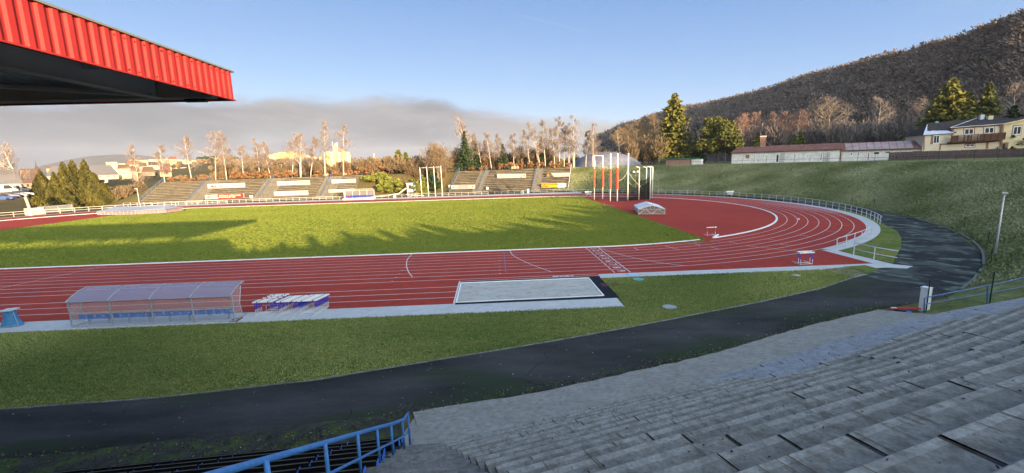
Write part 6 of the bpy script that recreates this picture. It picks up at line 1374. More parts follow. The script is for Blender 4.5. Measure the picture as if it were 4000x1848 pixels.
struct(mb.build('hillside', K['forest_floor'], smooth=True))
R = rs_(21); Vg, Tg, Vc, Tc = [], [], [], []
for k in range(5200):
    u = R.uniform(1500, 2640); f = R.rand()**.8*1.0 if k > 700 else R.uniform(.94, 1.03)
    x, y, z = hillp(u, min(f, 1)); d = math.hypot(x-CAM[0], y-CAM[1]); con_ = R.rand() < (.05 if f < .93 else .14) or (u < 1620 and R.rand() < .55)
    h = TREEH*R.uniform(.7,1.2)*(1.0 if con_ and f > .9 else 1.); sc = min(1., 260/d); nl = int(120*sc)+24
    if con_:
        q = 1-np.sqrt(R.rand(nl)); a = R.uniform(0,6.28,nl); r = h*.2*(1-q)+.1; C = np.stack([x+np.cos(a)*r, y+np.sin(a)*r, z+h*.1+q*h*.9], 1)
        Vc.append(leaves(C, .55/sc**.5, R, aspect=1.6)); Tc.append(np.clip(R.rand(nl)*.7+R.uniform(0,.3),0,1))
    else:
        v = R.normal(size=(nl,3)); v /= np.linalg.norm(v, axis=1)[:, None]; v *= (R.rand(nl)**.4)[:, None]*np.array([h*.42, h*.42, h*.34]); C = np.array([x, y, z+h*.6])+v
        Vg.append(leaves(C, .34/sc**.6, R, aspect=3., dirn=v/(h*.2))); Tg.append(np.clip(R.rand(nl)*.55+R.uniform(-.1,.55),0,1))
        Cx = np.array([[x, y, z+h*.3]]); Vg.append(leaves(Cx, .3, R, aspect=h*.6/.3, dirn=np.array([[0,0,20.]]))); Tg.append(np.array([.8]))
tag(npmesh('hill_forest', np.concatenate(Vg), 4, K['wood_grey'], None, tone=np.concatenate(Tg)), 'leafless grey brown forest covering the hill at right', 'forest', kind='stuff')
tag(npmesh('hill_conifers', np.concatenate(Vc), 4, K['wood_con'], None, tone=np.concatenate(Tc)), 'dark conifers scattered through the hill forest and along its crest', 'forest', kind='stuff')

# hedge behind the near terrace and poles behind the stand: they throw the ragged shadows on the pitch
R = rs_(31); bx = []
for q in np.arange(-34, 27, 1.15):
    w = -61+R.uniform(-4,4); top_ = Sall(q)-TS*w; p = qv*q+wv*w; h = R.uniform(2.0,3.6); over = R.uniform(-.5,.95) if R.rand() < .75 else R.uniform(.8,1.7)
    bx.append((float(p[0]), float(p[1]), top_+over-h, h, R.uniform(.35,.8)))
wood('rear_hedge', 'row of small bare trees behind the near terrace', bx, 32, 'twig_tan', per=420, size=.22, asp=2.2)
for i, (q, hh) in enumerate(((-31.2,2.),(-32.6,2.2))):                    # posts out of view, placed for the two small shadows beside the roof shadow
    w = -52.; p = qv*q+wv*w; z = Sall(q)-TS*w; t_ = thing('rear_post', 'rear wall pillar, %s of two' % ORD[i], 'pillar', (float(p[0]), float(p[1]), 0)); MB().box((float(p[0]), float(p[1]), (z+hh*.5)/2), (.5,.5,z+hh*.5)).build('shaft', K['stairs'], t_)
# bare trees behind the stand
for i, (q, over) in enumerate(((-40,.2),(-46,1.2),(-52,.7),(-59,1.5),(-68,.9))):
    w = -75-3*(i%3); p = qv*q+wv*w; h = 14+3*(i % 3); bare_tree('bare_tree', 'bare tree behind the covered stand, %s from the right' % ORD[i], (float(p[0]), float(p[1]), 2.), h, 3.2, 700+i, bark='bark_dark', twig='twig_grey', tw=120, n_limb=9, tsize=.06, r0=.22)

# ---------------------------------------------------------------- grass blades: upright tufts that catch the low sun
def blades(name, label, pts, z, h, w, seed, m):
    R = rs_(seed); n = len(pts); a = R.uniform(0, math.pi, n); hh = h*R.uniform(.6,1.3,n); ww = w*R.uniform(.6,1.4,n)
    lx, ly = R.normal(size=n)*hh*.35, R.normal(size=n)*hh*.35; dx, dy = np.cos(a)*ww/2, np.sin(a)*ww/2
    x, y = pts[:, 0], pts[:, 1]; z = np.broadcast_to(z, (n,))
    V_ = np.stack([np.stack([x-dx, y-dy, z], 1), np.stack([x+dx, y+dy, z], 1), np.stack([x+dx*.7+lx, y+dy*.7+ly, z+hh], 1), np.stack([x-dx*.7+lx, y-dy*.7+ly, z+hh], 1)], 1).reshape(-1, 3)
    nz = .5+.25*np.sin(x*.31+2*np.sin(y*.17))+.25*np.sin(y*.53+x*.11)
    if name != 'pitch_grass': nz = sum(np.sin(x*fx+y*fy+z*fz+p_) for fx, fy, fz, p_ in R.uniform(-1,1,(9,4))*np.array([.5,.5,1.6,6.]))/6+.5
    o = npmesh(name, V_, 4, K[m], None, tone=np.clip(R.rand(n)*(.35 if name != 'verge_blades' else .5)+nz*.6, 0, 1)); tag(o, label, 'grass', kind='stuff'); return o
K['blade_pitch'] = leafmat('pitch_blades', (.105,.142,.020), (.145,.172,.026)); K['blade_verge'] = leafmat('verge_blades', (.06,.105,.022), (.34,.35,.11)); K['blade_bank'] = leafmat('bank_blades', (.11,.14,.045), (.36,.365,.20))
R = rs_(41)
n = 260000; P = np.stack([R.uniform(-97.2,12.8,n), R.uniform(.2,72.8,n)], 1); blades('pitch_grass', 'short green grass covering the pitch', P, .0, .045, .2, 42, 'blade_pitch')
n = 330000; yy = R.uniform(-28.2,-12.3,n); xx = R.uniform(-46,17.5,n)
EI = np.array(edge_in); lowy = np.interp(xx, EI[:, 0], EI[:, 1]); keep = (yy > lowy+.05) & ((yy < -19.0) | (xx > -2.8)) & (yy > -28.2); P = np.stack([xx, yy], 1)[keep]
dist = np.hypot(P[:, 0]-CAM[0], P[:, 1]-CAM[1]); blades('verge_blades', 'rough green grass between the paving and the dark path', P, .0, .05, .035+.0*dist, 43, 'blade_verge')
n = 190000; th = R.uniform(-70, 90, n); s_ = R.uniform(.3, 19, n); rt = np.array([rtoe(t) for t in th]); rr = rt+s_; x = rr*np.cos(np.radians(th)); y = 36.5+rr*np.sin(np.radians(th))
zz = np.array([bankz(a, b) for a, b in zip(x, y)]); zz = np.array([min(c, terr_clamp(a, b, c)) for a, b, c in zip(x, y, zz)]); blades('bank_blades', 'tufted frosty green grass on the curved bank', np.stack([x, y], 1), zz-.02, .13, .16, 44, 'blade_bank')
# ---------------------------------------------------------------- buildings on the bank
def vhit(u, v, P0, ex):
    d = ray(u, v); nrm = np.array([-ex[1], ex[0]]); t = ((P0[:2]-CAM[:2])@nrm)/(d[:2]@nrm); p = CAM+d*t; return float((p[:2]-P0[:2])@ex), float(p[2])
K['plaster_white'] = concrete('stained_white_plaster', (.72,.70,.66), (.80,.78,.74), (.56,.55,.52), spots=False, scale=.35, fine=4)
K['plaster_patch'] = mat('grey_plaster_patch', (.38,.38,.37), .9, (.45,.45,.44), 1)
K['roof_brown'] = concrete('rusty_red_roof', (.20,.095,.08), (.27,.14,.12), (.15,.08,.07), spots=False, scale=.4, fine=3, stretch=(1,1,.4))
K['roof_panel'] = mat('pale_roof_sheet', (.36,.30,.30), .5, (.28,.18,.16), .7)
K['plaster_cream'] = mat('cream_plaster', (.62,.55,.40), .9, (.56,.49,.36), .7)
K['plaster_yellow'] = mat('yellow_plaster', (.66,.55,.33), .9, (.60,.50,.30), .7)
K['brick_trim'] = mat('brown_brick_trim', (.24,.11,.075), .85, (.30,.15,.10), 4)
K['roof_black'] = mat('dark_roof_shingle', (.03,.026,.028), .85, (.05,.04,.042), 1.2)
K['frost_roof'] = mat('frosted_roof', (.42,.46,.55), .9, (.5,.54,.62), 2)
K['wood_dark'] = mat('dark_stained_wood', (.075,.035,.022), .8, (.11,.055,.035), 3)
K['fence_wood'] = mat('dark_plank_fence', (.05,.035,.035), .85, (.085,.062,.06), 1.5, stretch=(3,3,.3))
K['chim'] = mat('brick_chimney', (.30,.15,.09), .85, (.36,.20,.13), 3)
K['frame_white'] = mat('white_window_frame', (.74,.74,.74), .5)
def wallbox(P0, ex, s0, s1, z0, z1, depth, mb=None, off=0.):
    ey = np.array([-ex[1], ex[0]]); mb = mb or MB(); A = P0[:2]+ex*s0+ey*off; B = P0[:2]+ex*s1+ey*off; C_ = P0[:2]+ex*s1+ey*(off+depth); D_ = P0[:2]+ex*s0+ey*(off+depth)
    q = [(float(p[0]), float(p[1])) for p in (A, B, C_, D_)]
    mb.add([(*p, z0) for p in q]+[(*p, z1) for p in q], [(3,2,1,0),(4,5,6,7),(0,1,5,4),(1,2,6,5),(2,3,7,6),(3,0,4,7)]); return mb
def bpt(P0, ex, s, o, z): ey = np.array([-ex[1], ex[0]]); p = P0[:2]+ex*s+ey*o; return (float(p[0]), float(p[1]), float(z))
L0 = gp(1840,412,7.25); ex1 = np.array([.82,-.57]); ex1 /= np.linalg.norm(ex1)
H1 = lambda u, v: vhit(u, v, L0, ex1)
def fw(t, P0, ex, u0, v0, u1, v1, hit, sill=False, fr=.10, frame='frame_white', inner='glass', name='window', bars=0):
    """window by its picture rectangle: frame part with its glass as sub-part"""
    s0, z0 = hit(u0, v1); s1, z1 = hit(u1, v0); 
    f = wallbox(P0, ex, s0, s1, z0, z1, .08, off=-.08).build(name, K[frame], t)
    g_ = wallbox(P0, ex, s0+fr, s1-fr, z0+fr, z1-fr, .02, off=-.10)
    o = g_.build('pane', K[inner], None); o.parent = f
    off = Vector(t.matrix_basis.translation)
    for v in o.data.vertices: v.co -= off
    for k in range(bars):
        sm_ = lerp(s0, s1, (k+1)/(bars+1)); b = wallbox(P0, ex, sm_-.05, sm_+.05, z0, z1, .03, off=-.13).build('glazing_bar', K[frame], None); b.parent = f
        for v in b.data.vertices: v.co -= off
    return f
c7f = lambda x, y: ((2700+x/2.5314)/DD, (280+y/2.5314)/DD)       # crop coordinates used when the photo was measured
t = thing('long_building', 'long white single storey building with a rusty red roof and brick chimney on the bank', 'building', (*L0[:2], 7.3))
sE, _ = H1(*c7f(1472, 800)); sEnd, _ = H1(2318, 380); ze = H1(1845, 384)[1]; zr = H1(1862, 371.5)[1]+.3
wallbox(L0, ex1, 0, sE, 6.9, ze, 8.).build('wall', K['plaster_white'], t)
mb = MB(); o = .45
mb.add([bpt(L0,ex1,-o,-o,ze-.1),bpt(L0,ex1,sE+.3,-o,ze-.1),bpt(L0,ex1,sE+.3,4,zr),bpt(L0,ex1,1.2,4,zr),bpt(L0,ex1,-o,8+o,ze-.1),bpt(L0,ex1,sE+.3,8+o,ze-.1)], [(0,1,2,3),(3,2,5,4),(0,3,4)]); rf_ = mb.build('roof', K['roof_brown'], t)
s, z = H1(*c7f(700, 735)); w_ = 1.5; chm = wallbox(L0, ex1, s-w_/2, s+w_/2, z-1.5, H1(*c7f(700,640))[1], 1.4, off=3.2).build('chimney', K['chim'], t)
cp = wallbox(L0, ex1, s-w_/2-.1, s+w_/2+.1, H1(*c7f(700,640))[1], H1(*c7f(700,630))[1], 1.6, off=3.1).build('chimney_cap', K['plaster_white'], t)
wallbox(L0, ex1, -.3, sE+.3, ze-.22, ze-.02, .14, off=-.5).build('gutter', K['wood_dark'], t)
fw(t, L0, ex1, *c7f(538,822), *c7f(577,858), H1, fr=.04, frame='brick_trim', inner='brick_trim', name='shutter')
for x in (617,649,683,722,992,1033,1076,1118,1160): fw(t, L0, ex1, *c7f(x,815), *c7f(x+22,850), H1, fr=.22)
for x0, x1 in ((832,874),(1268,1300)):
    f = fw(t, L0, ex1, *c7f(x0,813 if x0 < 900 else 802), *c7f(x1,900 if x0 < 900 else 886), H1, fr=.2, name='door')
fw(t, L0, ex1, *c7f(1312,798), *c7f(1336,830), H1, fr=.16)
s0, _ = H1(*c7f(878,850)); s1, _ = H1(*c7f(924,850)); wallbox(L0, ex1, s0, s1, 7., H1(*c7f(900,808))[1], .03, off=-.03).build('plaster_patch', K['plaster_patch'], t)
s0, _ = H1(*c7f(1300,850)); s1, _ = H1(*c7f(1370,850)); wallbox(L0, ex1, s0, s1, 7., H1(*c7f(1330,798))[1], .02, off=-.02).build('plaster_patch', K['plaster_patch'], t)
for x in (395, 1472): s, _ = H1(*c7f(x, 850)); wallbox(L0, ex1, s, s+.12, 7., ze-.1, .1, off=-.1).build('downpipe', K['brick_trim'], t)
t = thing('low_building', 'lower white building with ribbed pale roof panels, between the long building and the house', 'building', (*bpt(L0,ex1,sE,0,7.3),))
z2 = H1(2160, 377)[1]; zr2 = H1(2160, 361)[1]+.3
wallbox(L0, ex1, sE+.35, sEnd, 6.9, z2, 7., off=.3).build('wall', K['plaster_white'], t)
mb = MB(); mb.add([bpt(L0,ex1,sE+.35,-.2,z2-.05),bpt(L0,ex1,sEnd+.1,-.2,z2-.05),bpt(L0,ex1,sEnd+.1,3.8,zr2),bpt(L0,ex1,sE+.35,3.8,zr2),bpt(L0,ex1,sEnd+.1,7.5,z2-.05),bpt(L0,ex1,sE+.35,7.5,z2-.05)], [(0,1,2,3),(3,2,4,5)]); mb.build('roof', K['roof_brown'], t)
n = 9
for k in range(n):
    a, b = lerp(sE+1.2, sEnd-1.5, k/n), lerp(sE+1.2, sEnd-1.5, (k+.92)/n); mb = MB(); e = .05; mb.add([bpt(L0,ex1,a,-.15,z2-.05+e),bpt(L0,ex1,b,-.15,z2-.05+e),bpt(L0,ex1,b,3.6,zr2-.1+e),bpt(L0,ex1,a,3.6,zr2-.1+e)], [(0,1,2,3)]); mb.build('roof_sheet', K['roof_panel'], t)
wallbox(L0, ex1, sE+.35, sEnd, z2-.2, z2-.04, .12, off=-.3).build('gutter', K['wood_dark'], t)
H1b = lambda u, v: vhit(u, v, np.array(bpt(L0,ex1,0,.3,0)), ex1)
P1b = np.array(bpt(L0,ex1,0,.3,0))
for x0, x1, y0, y1 in ((1572,1600,798,830),(1640,1668,796,828)): fw(t, P1b, ex1, *c7f(x0,y0), *c7f(x1,y1), H1b, fr=.16)
fw(t, P1b, ex1, *c7f(1735,795), *c7f(1768,880), H1b, fr=.14, name='door', inner='brick_trim')
fw(t, P1b, ex1, 2197, 381.5, 2213, 389, H1b, fr=.1); fw(t, P1b, ex1, 2226, 380.5, 2240, 386, H1b, fr=.1)
# house
P2 = np.array(bpt(L0, ex1, sEnd, -.2, 0)); ex2 = np.array([.93,-.37]); ex2 /= np.linalg.norm(ex2)
H2 = lambda u, v: vhit(u, v, P2, ex2)
c8f = lambda x, y: ((3560+x/5.6659)/DD, (430+y/5.6659)/DD)
t = thing('house', 'cream two storey house with brown brick trim, balcony and dark roof at the right edge', 'house', (*P2[:2], 7.3))
sA = H2(*c8f(262,700))[0]; sB = H2(*c8f(900,600))[0]; sC = H2(*c8f(2000,500))[0]; sD = H2(2700, 350)[0]
zA = H2(*c8f(450,548))[1]; zB0, zB1 = H2(*c8f(900,410))[1], H2(*c8f(1980,330))[1]; zB = (zB0+zB1)/2
def quadw(name, m, P, off=-.02, hit=H2, P0=P2, ex=ex2, par=None, crop=c8f, thick=.03):
    Q = [hit(*crop(*p)) for p in P]; mb = MB(); n = len(Q); mb.add([bpt(P0,ex,s,off,z) for s, z in Q]+[bpt(P0,ex,s,off+thick,z) for s, z in Q], [tuple(range(n))[::-1], tuple(range(n, 2*n))]+[(i,(i+1)%n,n+(i+1)%n,n+i) for i in range(n)]); return mb.build(name, K[m], par or t)
wallbox(P2, ex2, sA, sB+.2, 6.6, zA, 9.).build('wall', K['plaster_cream'], t)
mb = MB(); mb.add([bpt(P2,ex2,s,o_,z) for o_ in (0., 10.) for s, z in ((sB,6.6),(sC,6.6),(sC,zB1),(sB,zB0))], [(0,1,2,3),(7,6,5,4),(0,4,5,1),(1,5,6,2),(2,6,7,3),(3,7,4,0)]); mb.build('wall', K['plaster_cream'], t)
g0, g1 = H2(*c8f(2010,325)), H2(*c8f(2490,215)); gs = (g1[1]-g0[1])/(g1[0]-g0[0]); sR = sC+ (sD-sC)
mb = MB(); mb.add([bpt(P2,ex2,s,o_,z) for o_ in (-.25, 10.) for s, z in ((sC,6.6),(sR,6.6),(sR,g0[1]+gs*(sR-sC)),(sC,g0[1]))], [(0,1,2,3),(7,6,5,4),(0,4,5,1),(1,5,6,2),(2,6,7,3),(3,7,4,0)]); w3 = mb.build('wall', K['plaster_yellow'], t); w3['label'] = 'yellow right wing wall'
# roofs
zt1 = H2(*c8f(545,262))[1]; sr0 = H2(*c8f(545,262))[0]; sr1 = H2(*c8f(1500,180))[0]; zt1b = H2(*c8f(1500,180))[1]
mb = MB(); mb.add([bpt(P2,ex2,sA-.4,-.5,zA-.05),bpt(P2,ex2,sB+.3,-.5,zA+.15),bpt(P2,ex2,sr1,3.5,zt1b),bpt(P2,ex2,sr0,3.5,zt1),bpt(P2,ex2,sA-.4,9,zA)], [(0,1,2,3),(0,3,4)]); mb.build('roof', K['roof_black'], t)
mb = MB(); mb.add([bpt(P2,ex2,sA-.4,-.52,zA-.0),bpt(P2,ex2,sB+.1,-.52,zA+.2)]+[bpt(P2,ex2,lerp(sA+.9,sB+.2,1-f),-.52+1.3+.4*math.sin(f*19),lerp(zA+.2,zt1,.27+.05*math.sin(f*19))+.05) for f in np.linspace(0,1,9)]+[bpt(P2,ex2,sr0-.25,3.2,zt1-.1)], [tuple(range(12))]); mb.build('frost_patch', K['frost_roof'], t)
e0, e1 = H2(*c8f(830,395)), H2(*c8f(2000,305)); r0_, r1_ = H2(*c8f(1750,150)), H2(*c8f(2493,112))
mb = MB(); mb.add([bpt(P2,ex2,e0[0],-.6,e0[1]),bpt(P2,ex2,e1[0],-.6,e1[1]),bpt(P2,ex2,sR,-.6,e1[1]+(sR-e1[0])*gs),bpt(P2,ex2,sR,5,r1_[1]+.8),bpt(P2,ex2,r0_[0],5,r0_[1]+.1)], [(0,1,4),(1,2,3,4)]); mb.add([bpt(P2,ex2,e0[0],-.6,e0[1]-.12),bpt(P2,ex2,e1[0],-.6,e1[1]-.12),bpt(P2,ex2,e1[0],-.6,e1[1]),bpt(P2,ex2,e0[0],-.6,e0[1])], [(0,1,2,3)]); mb.build('roof', K['roof_black'], t)
mb = MB(); mb.beam(bpt(P2,ex2,e0[0],-.62,e0[1]+.05), bpt(P2,ex2,r0_[0],4.9,r0_[1]+.16), .12, .1); mb.beam(bpt(P2,ex2,e0[0],-.64,e0[1]-.02), bpt(P2,ex2,e1[0],-.64,e1[1]-.02), .1, .12); mb.build('roof_edging', K['galv_light'], t)
mb = MB(); mb.beam(bpt(P2,ex2,g0[0]-.1,-.62,g0[1]+.08), bpt(P2,ex2,sR,-.62,g0[1]+gs*(sR-sC)+.08), .3, .28); mb.build('verge_board', K['plaster_yellow'], t)
# trims
quadw('corner_trim','brick_trim',[(262,890),(262,565),(300,562),(290,885)]); quadw('corner_trim','brick_trim',[(880,560),(905,415),(945,412),(930,556)]); quadw('eaves_trim','brick_trim',[(905,420),(905,395),(1975,325),(1975,350)])
for x in (1150,1385,1585,1830): quadw('window_trim','brick_trim',[(x,550-.06*(x-1150)),(x,408-.065*(x-1150)),(x+22,406-.065*(x-1150)),(x+22,548-.06*(x-1150))])
quadw('floor_band','brick_trim',[(620,775),(620,745),(1690,690),(1960,655),(1960,690),(1690,720)]); quadw('wall_trim','brick_trim',[(605,890),(630,745),(665,742),(645,888)]); quadw('wall_trim','brick_trim',[(1640,860),(1655,690),(1720,686),(1700,856)]); quadw('corner_trim','brick_trim',[(1960,850),(1965,340),(2030,360),(1990,850)], off=-.29)
for name, m, P in (('window','frame_white',[(478,750),(500,560),(620,552),(612,738)]),('window','frame_white',[(1165,545),(1175,420),(1380,410),(1372,532)]),('window','frame_white',[(1610,520),(1625,392),(1830,380),(1822,510)]),('window','frame_white',[(2215,555),(2250,365),(2420,345),(2400,545)]),('window','frame_white',[(1190,822),(1200,770),(1400,758),(1392,812)])):
    off = -.06 if P[0][0] < 2000 else -.32; f = quadw(name, m, P, off=off); f2 = []
    a, b, c_, d = [np.array(p, float) for p in P]
    for k in range(2):
        f0, f1 = (.08,.46) if k == 0 else (.54,.92); lo, hi = (.1,.9) if P[0][0] != 1190 else (.35,.9)
        pp = lambda x_, y_: tuple((a*(1-x_)*(1-y_)+b*(1-x_)*y_+c_*x_*y_+d*x_*(1-y_)))
        o = quadw('pane','glass',[pp(f0,lo),pp(f0,hi),pp(f1,hi),pp(f1,lo)], off=off-.02, thick=.01); o.parent = f
    for q, (aa, bb) in enumerate(((.0,1.),)):
        pass
quadw('window_trim','brick_trim',[(2195,560),(2230,340),(2440,328),(2410,560)], off=-.28, thick=.02); quadw('window_trim','brick_trim',[(1165,835),(1180,745),(1420,732),(1412,825)], off=-.03, thick=.01); quadw('window_trim','brick_trim',[(415,760),(440,565),(480,562),(478,755)])
quadw('door','glass',[(1990,880),(2005,745),(2060,742),(2050,875)], off=-.3); quadw('door_trim','brick_trim',[(1975,880),(1995,718),(2140,710),(2110,872),(2050,875),(2060,742),(2005,745),(1990,880)], off=-.28)
# balcony
bo = -1.3; s0, zb0 = H2(*c8f(800,715)); s1, zb1 = H2(*c8f(1975,650)); zf = (zb0+zb1)/2; ht = H2(*c8f(1300,535))[1]-H2(*c8f(1300,680))[1]
bl_ = thing  # noqa
mb = MB(); mb.add([bpt(P2,ex2,s,o_,z) for o_ in (bo,0) for s, z in ((s0,zb0-.15),(s1,zb1-.15),(s1,zb1),(s0,zb0))], [(0,1,2,3),(7,6,5,4),(0,4,5,1),(1,5,6,2),(2,6,7,3),(3,7,4,0)]); mb.build('balcony_floor', K['wood_dark'], t)
mb = MB(); n = 60
for k in range(n):
    s = lerp(s0, s1, k/(n-1)); z = lerp(zb0, zb1, k/(n-1)); wd = .16 if not (.12 < k/n < .3 or .34 < k/n < .52) else .09; A_ = bpt(P2,ex2,s,bo,z+.05); B_ = bpt(P2,ex2,s,bo,z+ht-.08); mb.beam(A_, B_, .03, wd) if False else mb.beam(A_, B_, wd, .03, up=(float(ex2[1]), float(-ex2[0]), 0))
mb.build('balcony_balusters', K['wood_dark'], t)
mb = MB(); mb.beam(bpt(P2,ex2,s0,bo,zb0+ht),bpt(P2,ex2,s1,bo,zb1+ht),.12,.08); mb.beam(bpt(P2,ex2,s0,bo,zb0+.12),bpt(P2,ex2,s1,bo,zb1+.12),.1,.08); mb.beam(bpt(P2,ex2,s0,bo,zb0+ht),bpt(P2,ex2,s0,0,zb0+ht),.1,.08); mb.build('balcony_rail', K['wood_dark'], t)
mb = MB()
for k in range(9): s = lerp(s0, s1, k/8); z = lerp(zb0, zb1, k/8); mb.beam(bpt(P2,ex2,s,bo-.02,z),bpt(P2,ex2,s,bo-.02,z+ht),.14)
mb.build('balcony_posts', K['wood_dark'], t)
s, z = H2(*c8f(1975,150)); wallbox(P2, ex2, s-.5, s+.4, z-.8, H2(*c8f(1990,95))[1], .9, off=3.2).build('chimney', K['plaster_cream'], t); s, z = H2(*c8f(1810,150)); wallbox(P2, ex2, s-.4, s+.4, z-.6, H2(*c8f(1810,70))[1], .8, off=3.8).build('roof_vent', K['frost_roof'], t)
s, z = H2(*c8f(735,250)); wallbox(P2, ex2, s-.3, s+.3, z-.3, H2(*c8f(735,225))[1], .6, off=3.2).build('roof_vent', K['mint'], t)
# plank fence and the wire fence posts along the crest
PF = np.array(bpt(P2, ex2, 0, -2.6, 0)); H3 = lambda u, v: vhit(u, v, PF, ex2)
t = thing('plank_fence', 'dark brown plank fence standing in front of the house', 'fence', (*PF[:2], 7.3)); s0, s1 = H3(2236, 390)[0], H3(2680, 390)[0]; n = 14
for k in range(n):
    a, b = lerp(s0, s1, k/n), lerp(s0, s1, (k+1)/n); zt_ = H3(2400, 378)[1]+rnd.uniform(-.06,.06); mb = MB(); q = 8
    for j in range(q): wallbox(PF, ex2, lerp(a,b,j/q)+.01, lerp(a,b,(j+1)/q)-.01, 7.0, zt_+rnd.uniform(-.03,.03), .03, mb, off=rnd.uniform(-.006,.006))
    wallbox(PF, ex2, a, b, 7.5, 7.6, .05, mb, off=.03); wallbox(PF, ex2, a, b, 8.5, 8.6, .05, mb, off=.03); mb.build('plank_panel', K['fence_wood'], t)
t = thing('wire_fence', 'green wire fence with posts and one thin rail along the top of the bank', 'fence', gp(1650,413,7.45)); 
def crest(u):
    d = 40.
    while d < 260:
        p = ad(u, 405, d); dx, dy = p[0]-TC[0], p[1]-TC[1]; th = math.degrees(math.atan2(dy, dx))
        if math.hypot(dx, dy) > rtoe(max(-95, min(92, th)))+18.2: return p
        d += .5
    return p
FP = [crest(u) for u in (1655,1740,1840,1960,2080,2200,2320,2450,2576,2640)]
acc = []; 
for a, b in zip(FP, FP[1:]):
    n = max(1, int(np.linalg.norm((b-a)[:2])/3.)); acc += [tuple(lerp(a[:2], b[:2], i/n)) for i in range(n)]
for x, y in acc: z = bankz(x, y); mb = MB(); mb.tube([(x,y,z-.1),(x,y,z+1.9)], .035, 5); mb.build('post', K['green_post'], t)
mb = MB(); mb.tube([(x,y,bankz(x,y)+.95) for x, y in acc], .028, 5); mb.build('rail', K['green_post'], t)
# dry grass fringe at the crest: the green roofed shelter among the trees
p = ad(1695,408,150); t = thing('green_roofed_shed', 'low pinkish shed with a green roof under the tall spruce', 'shed', (p[0],p[1],7.4)); exs = np.array([.8,-.6]); 
wallbox(p, exs, -2.5, 5., 7.3, 9.0, 4.).build('wall', mat('pink_brown_wall', (.33,.20,.15), .9), t); wallbox(p, exs, -5., 7., 9.1, 9.4, 5., off=-.5).build('roof', mat('green_roof', (.04,.14,.09), .6), t); wallbox(p, exs, 5.2, 8.2, 7.3, 8.9, 3.).build('white_annex', K['plaster_white'], t)
# air dome behind the trees
K['dome'] = concrete('grey_dome_cover', (.17,.175,.21), (.24,.24,.27), (.12,.13,.16), spots=False, scale=.12, fine=1.2)
c0 = ad(1398,420,172); c1 = ad(1588,420,162); t = None; mb = MB(); A = c0[:2]; B = c1[:2]; exd = (B-A)/np.linalg.norm(B-A); Ld = float(np.linalg.norm(B-A)); eyd = np.array([-exd[1], exd[0]]); zg = 6.8; zt_ = zat((1500,381), *(A+exd*Ld*.62)); nU, nV = 28, 14
for i in range(nU+1):
    for j in range(nV+1):
        u_ = i/nU; v_ = j/nV; w_ = math.sin(math.pi*min(1,max(0,u_)))**.55; hgt = (zt_-zg)*w_*math.sin(math.pi*v_)**.75*(.93+.09*math.cos((u_-.6)*3)); p = A+exd*(u_*Ld)+eyd*((v_-.5)*34*w_+14); mb.v.append((float(p[0]), float(p[1]), zg+hgt))
mb.f = [(i*(nV+1)+j, (i+1)*(nV+1)+j, (i+1)*(nV+1)+j+1, i*(nV+1)+j+1) for i in range(nU) for j in range(nV)]; mb.m = [0]*len(mb.f)
tag(mb.build('air_dome', K['dome'], smooth=True), 'large grey domed hall cover behind the birches right of centre', 'dome')
p = at(1361,400,124); q = at(1412,400,124); ztop_ = zat((1385,359.5), *at(1385,400,124)[:2]); t = thing('goal_frame', 'orange steel portal frame seen among the birches above the right terrace', 'frame', (p[0],124,6))
K['rust'] = mat('orange_rust_steel', (.42,.20,.08), .7); mb = MB(); mb.beam((p[0]-2,124,ztop_),(q[0]+1.5,124,ztop_),.35); mb.build('crossbeam', K['rust'], t)
for x in (p[0]-1.6, p[0]+.4): mb = MB(); mb.beam((x,124,5.5),(x,124,ztop_),.4); mb.build('leg', K['rust'], t)

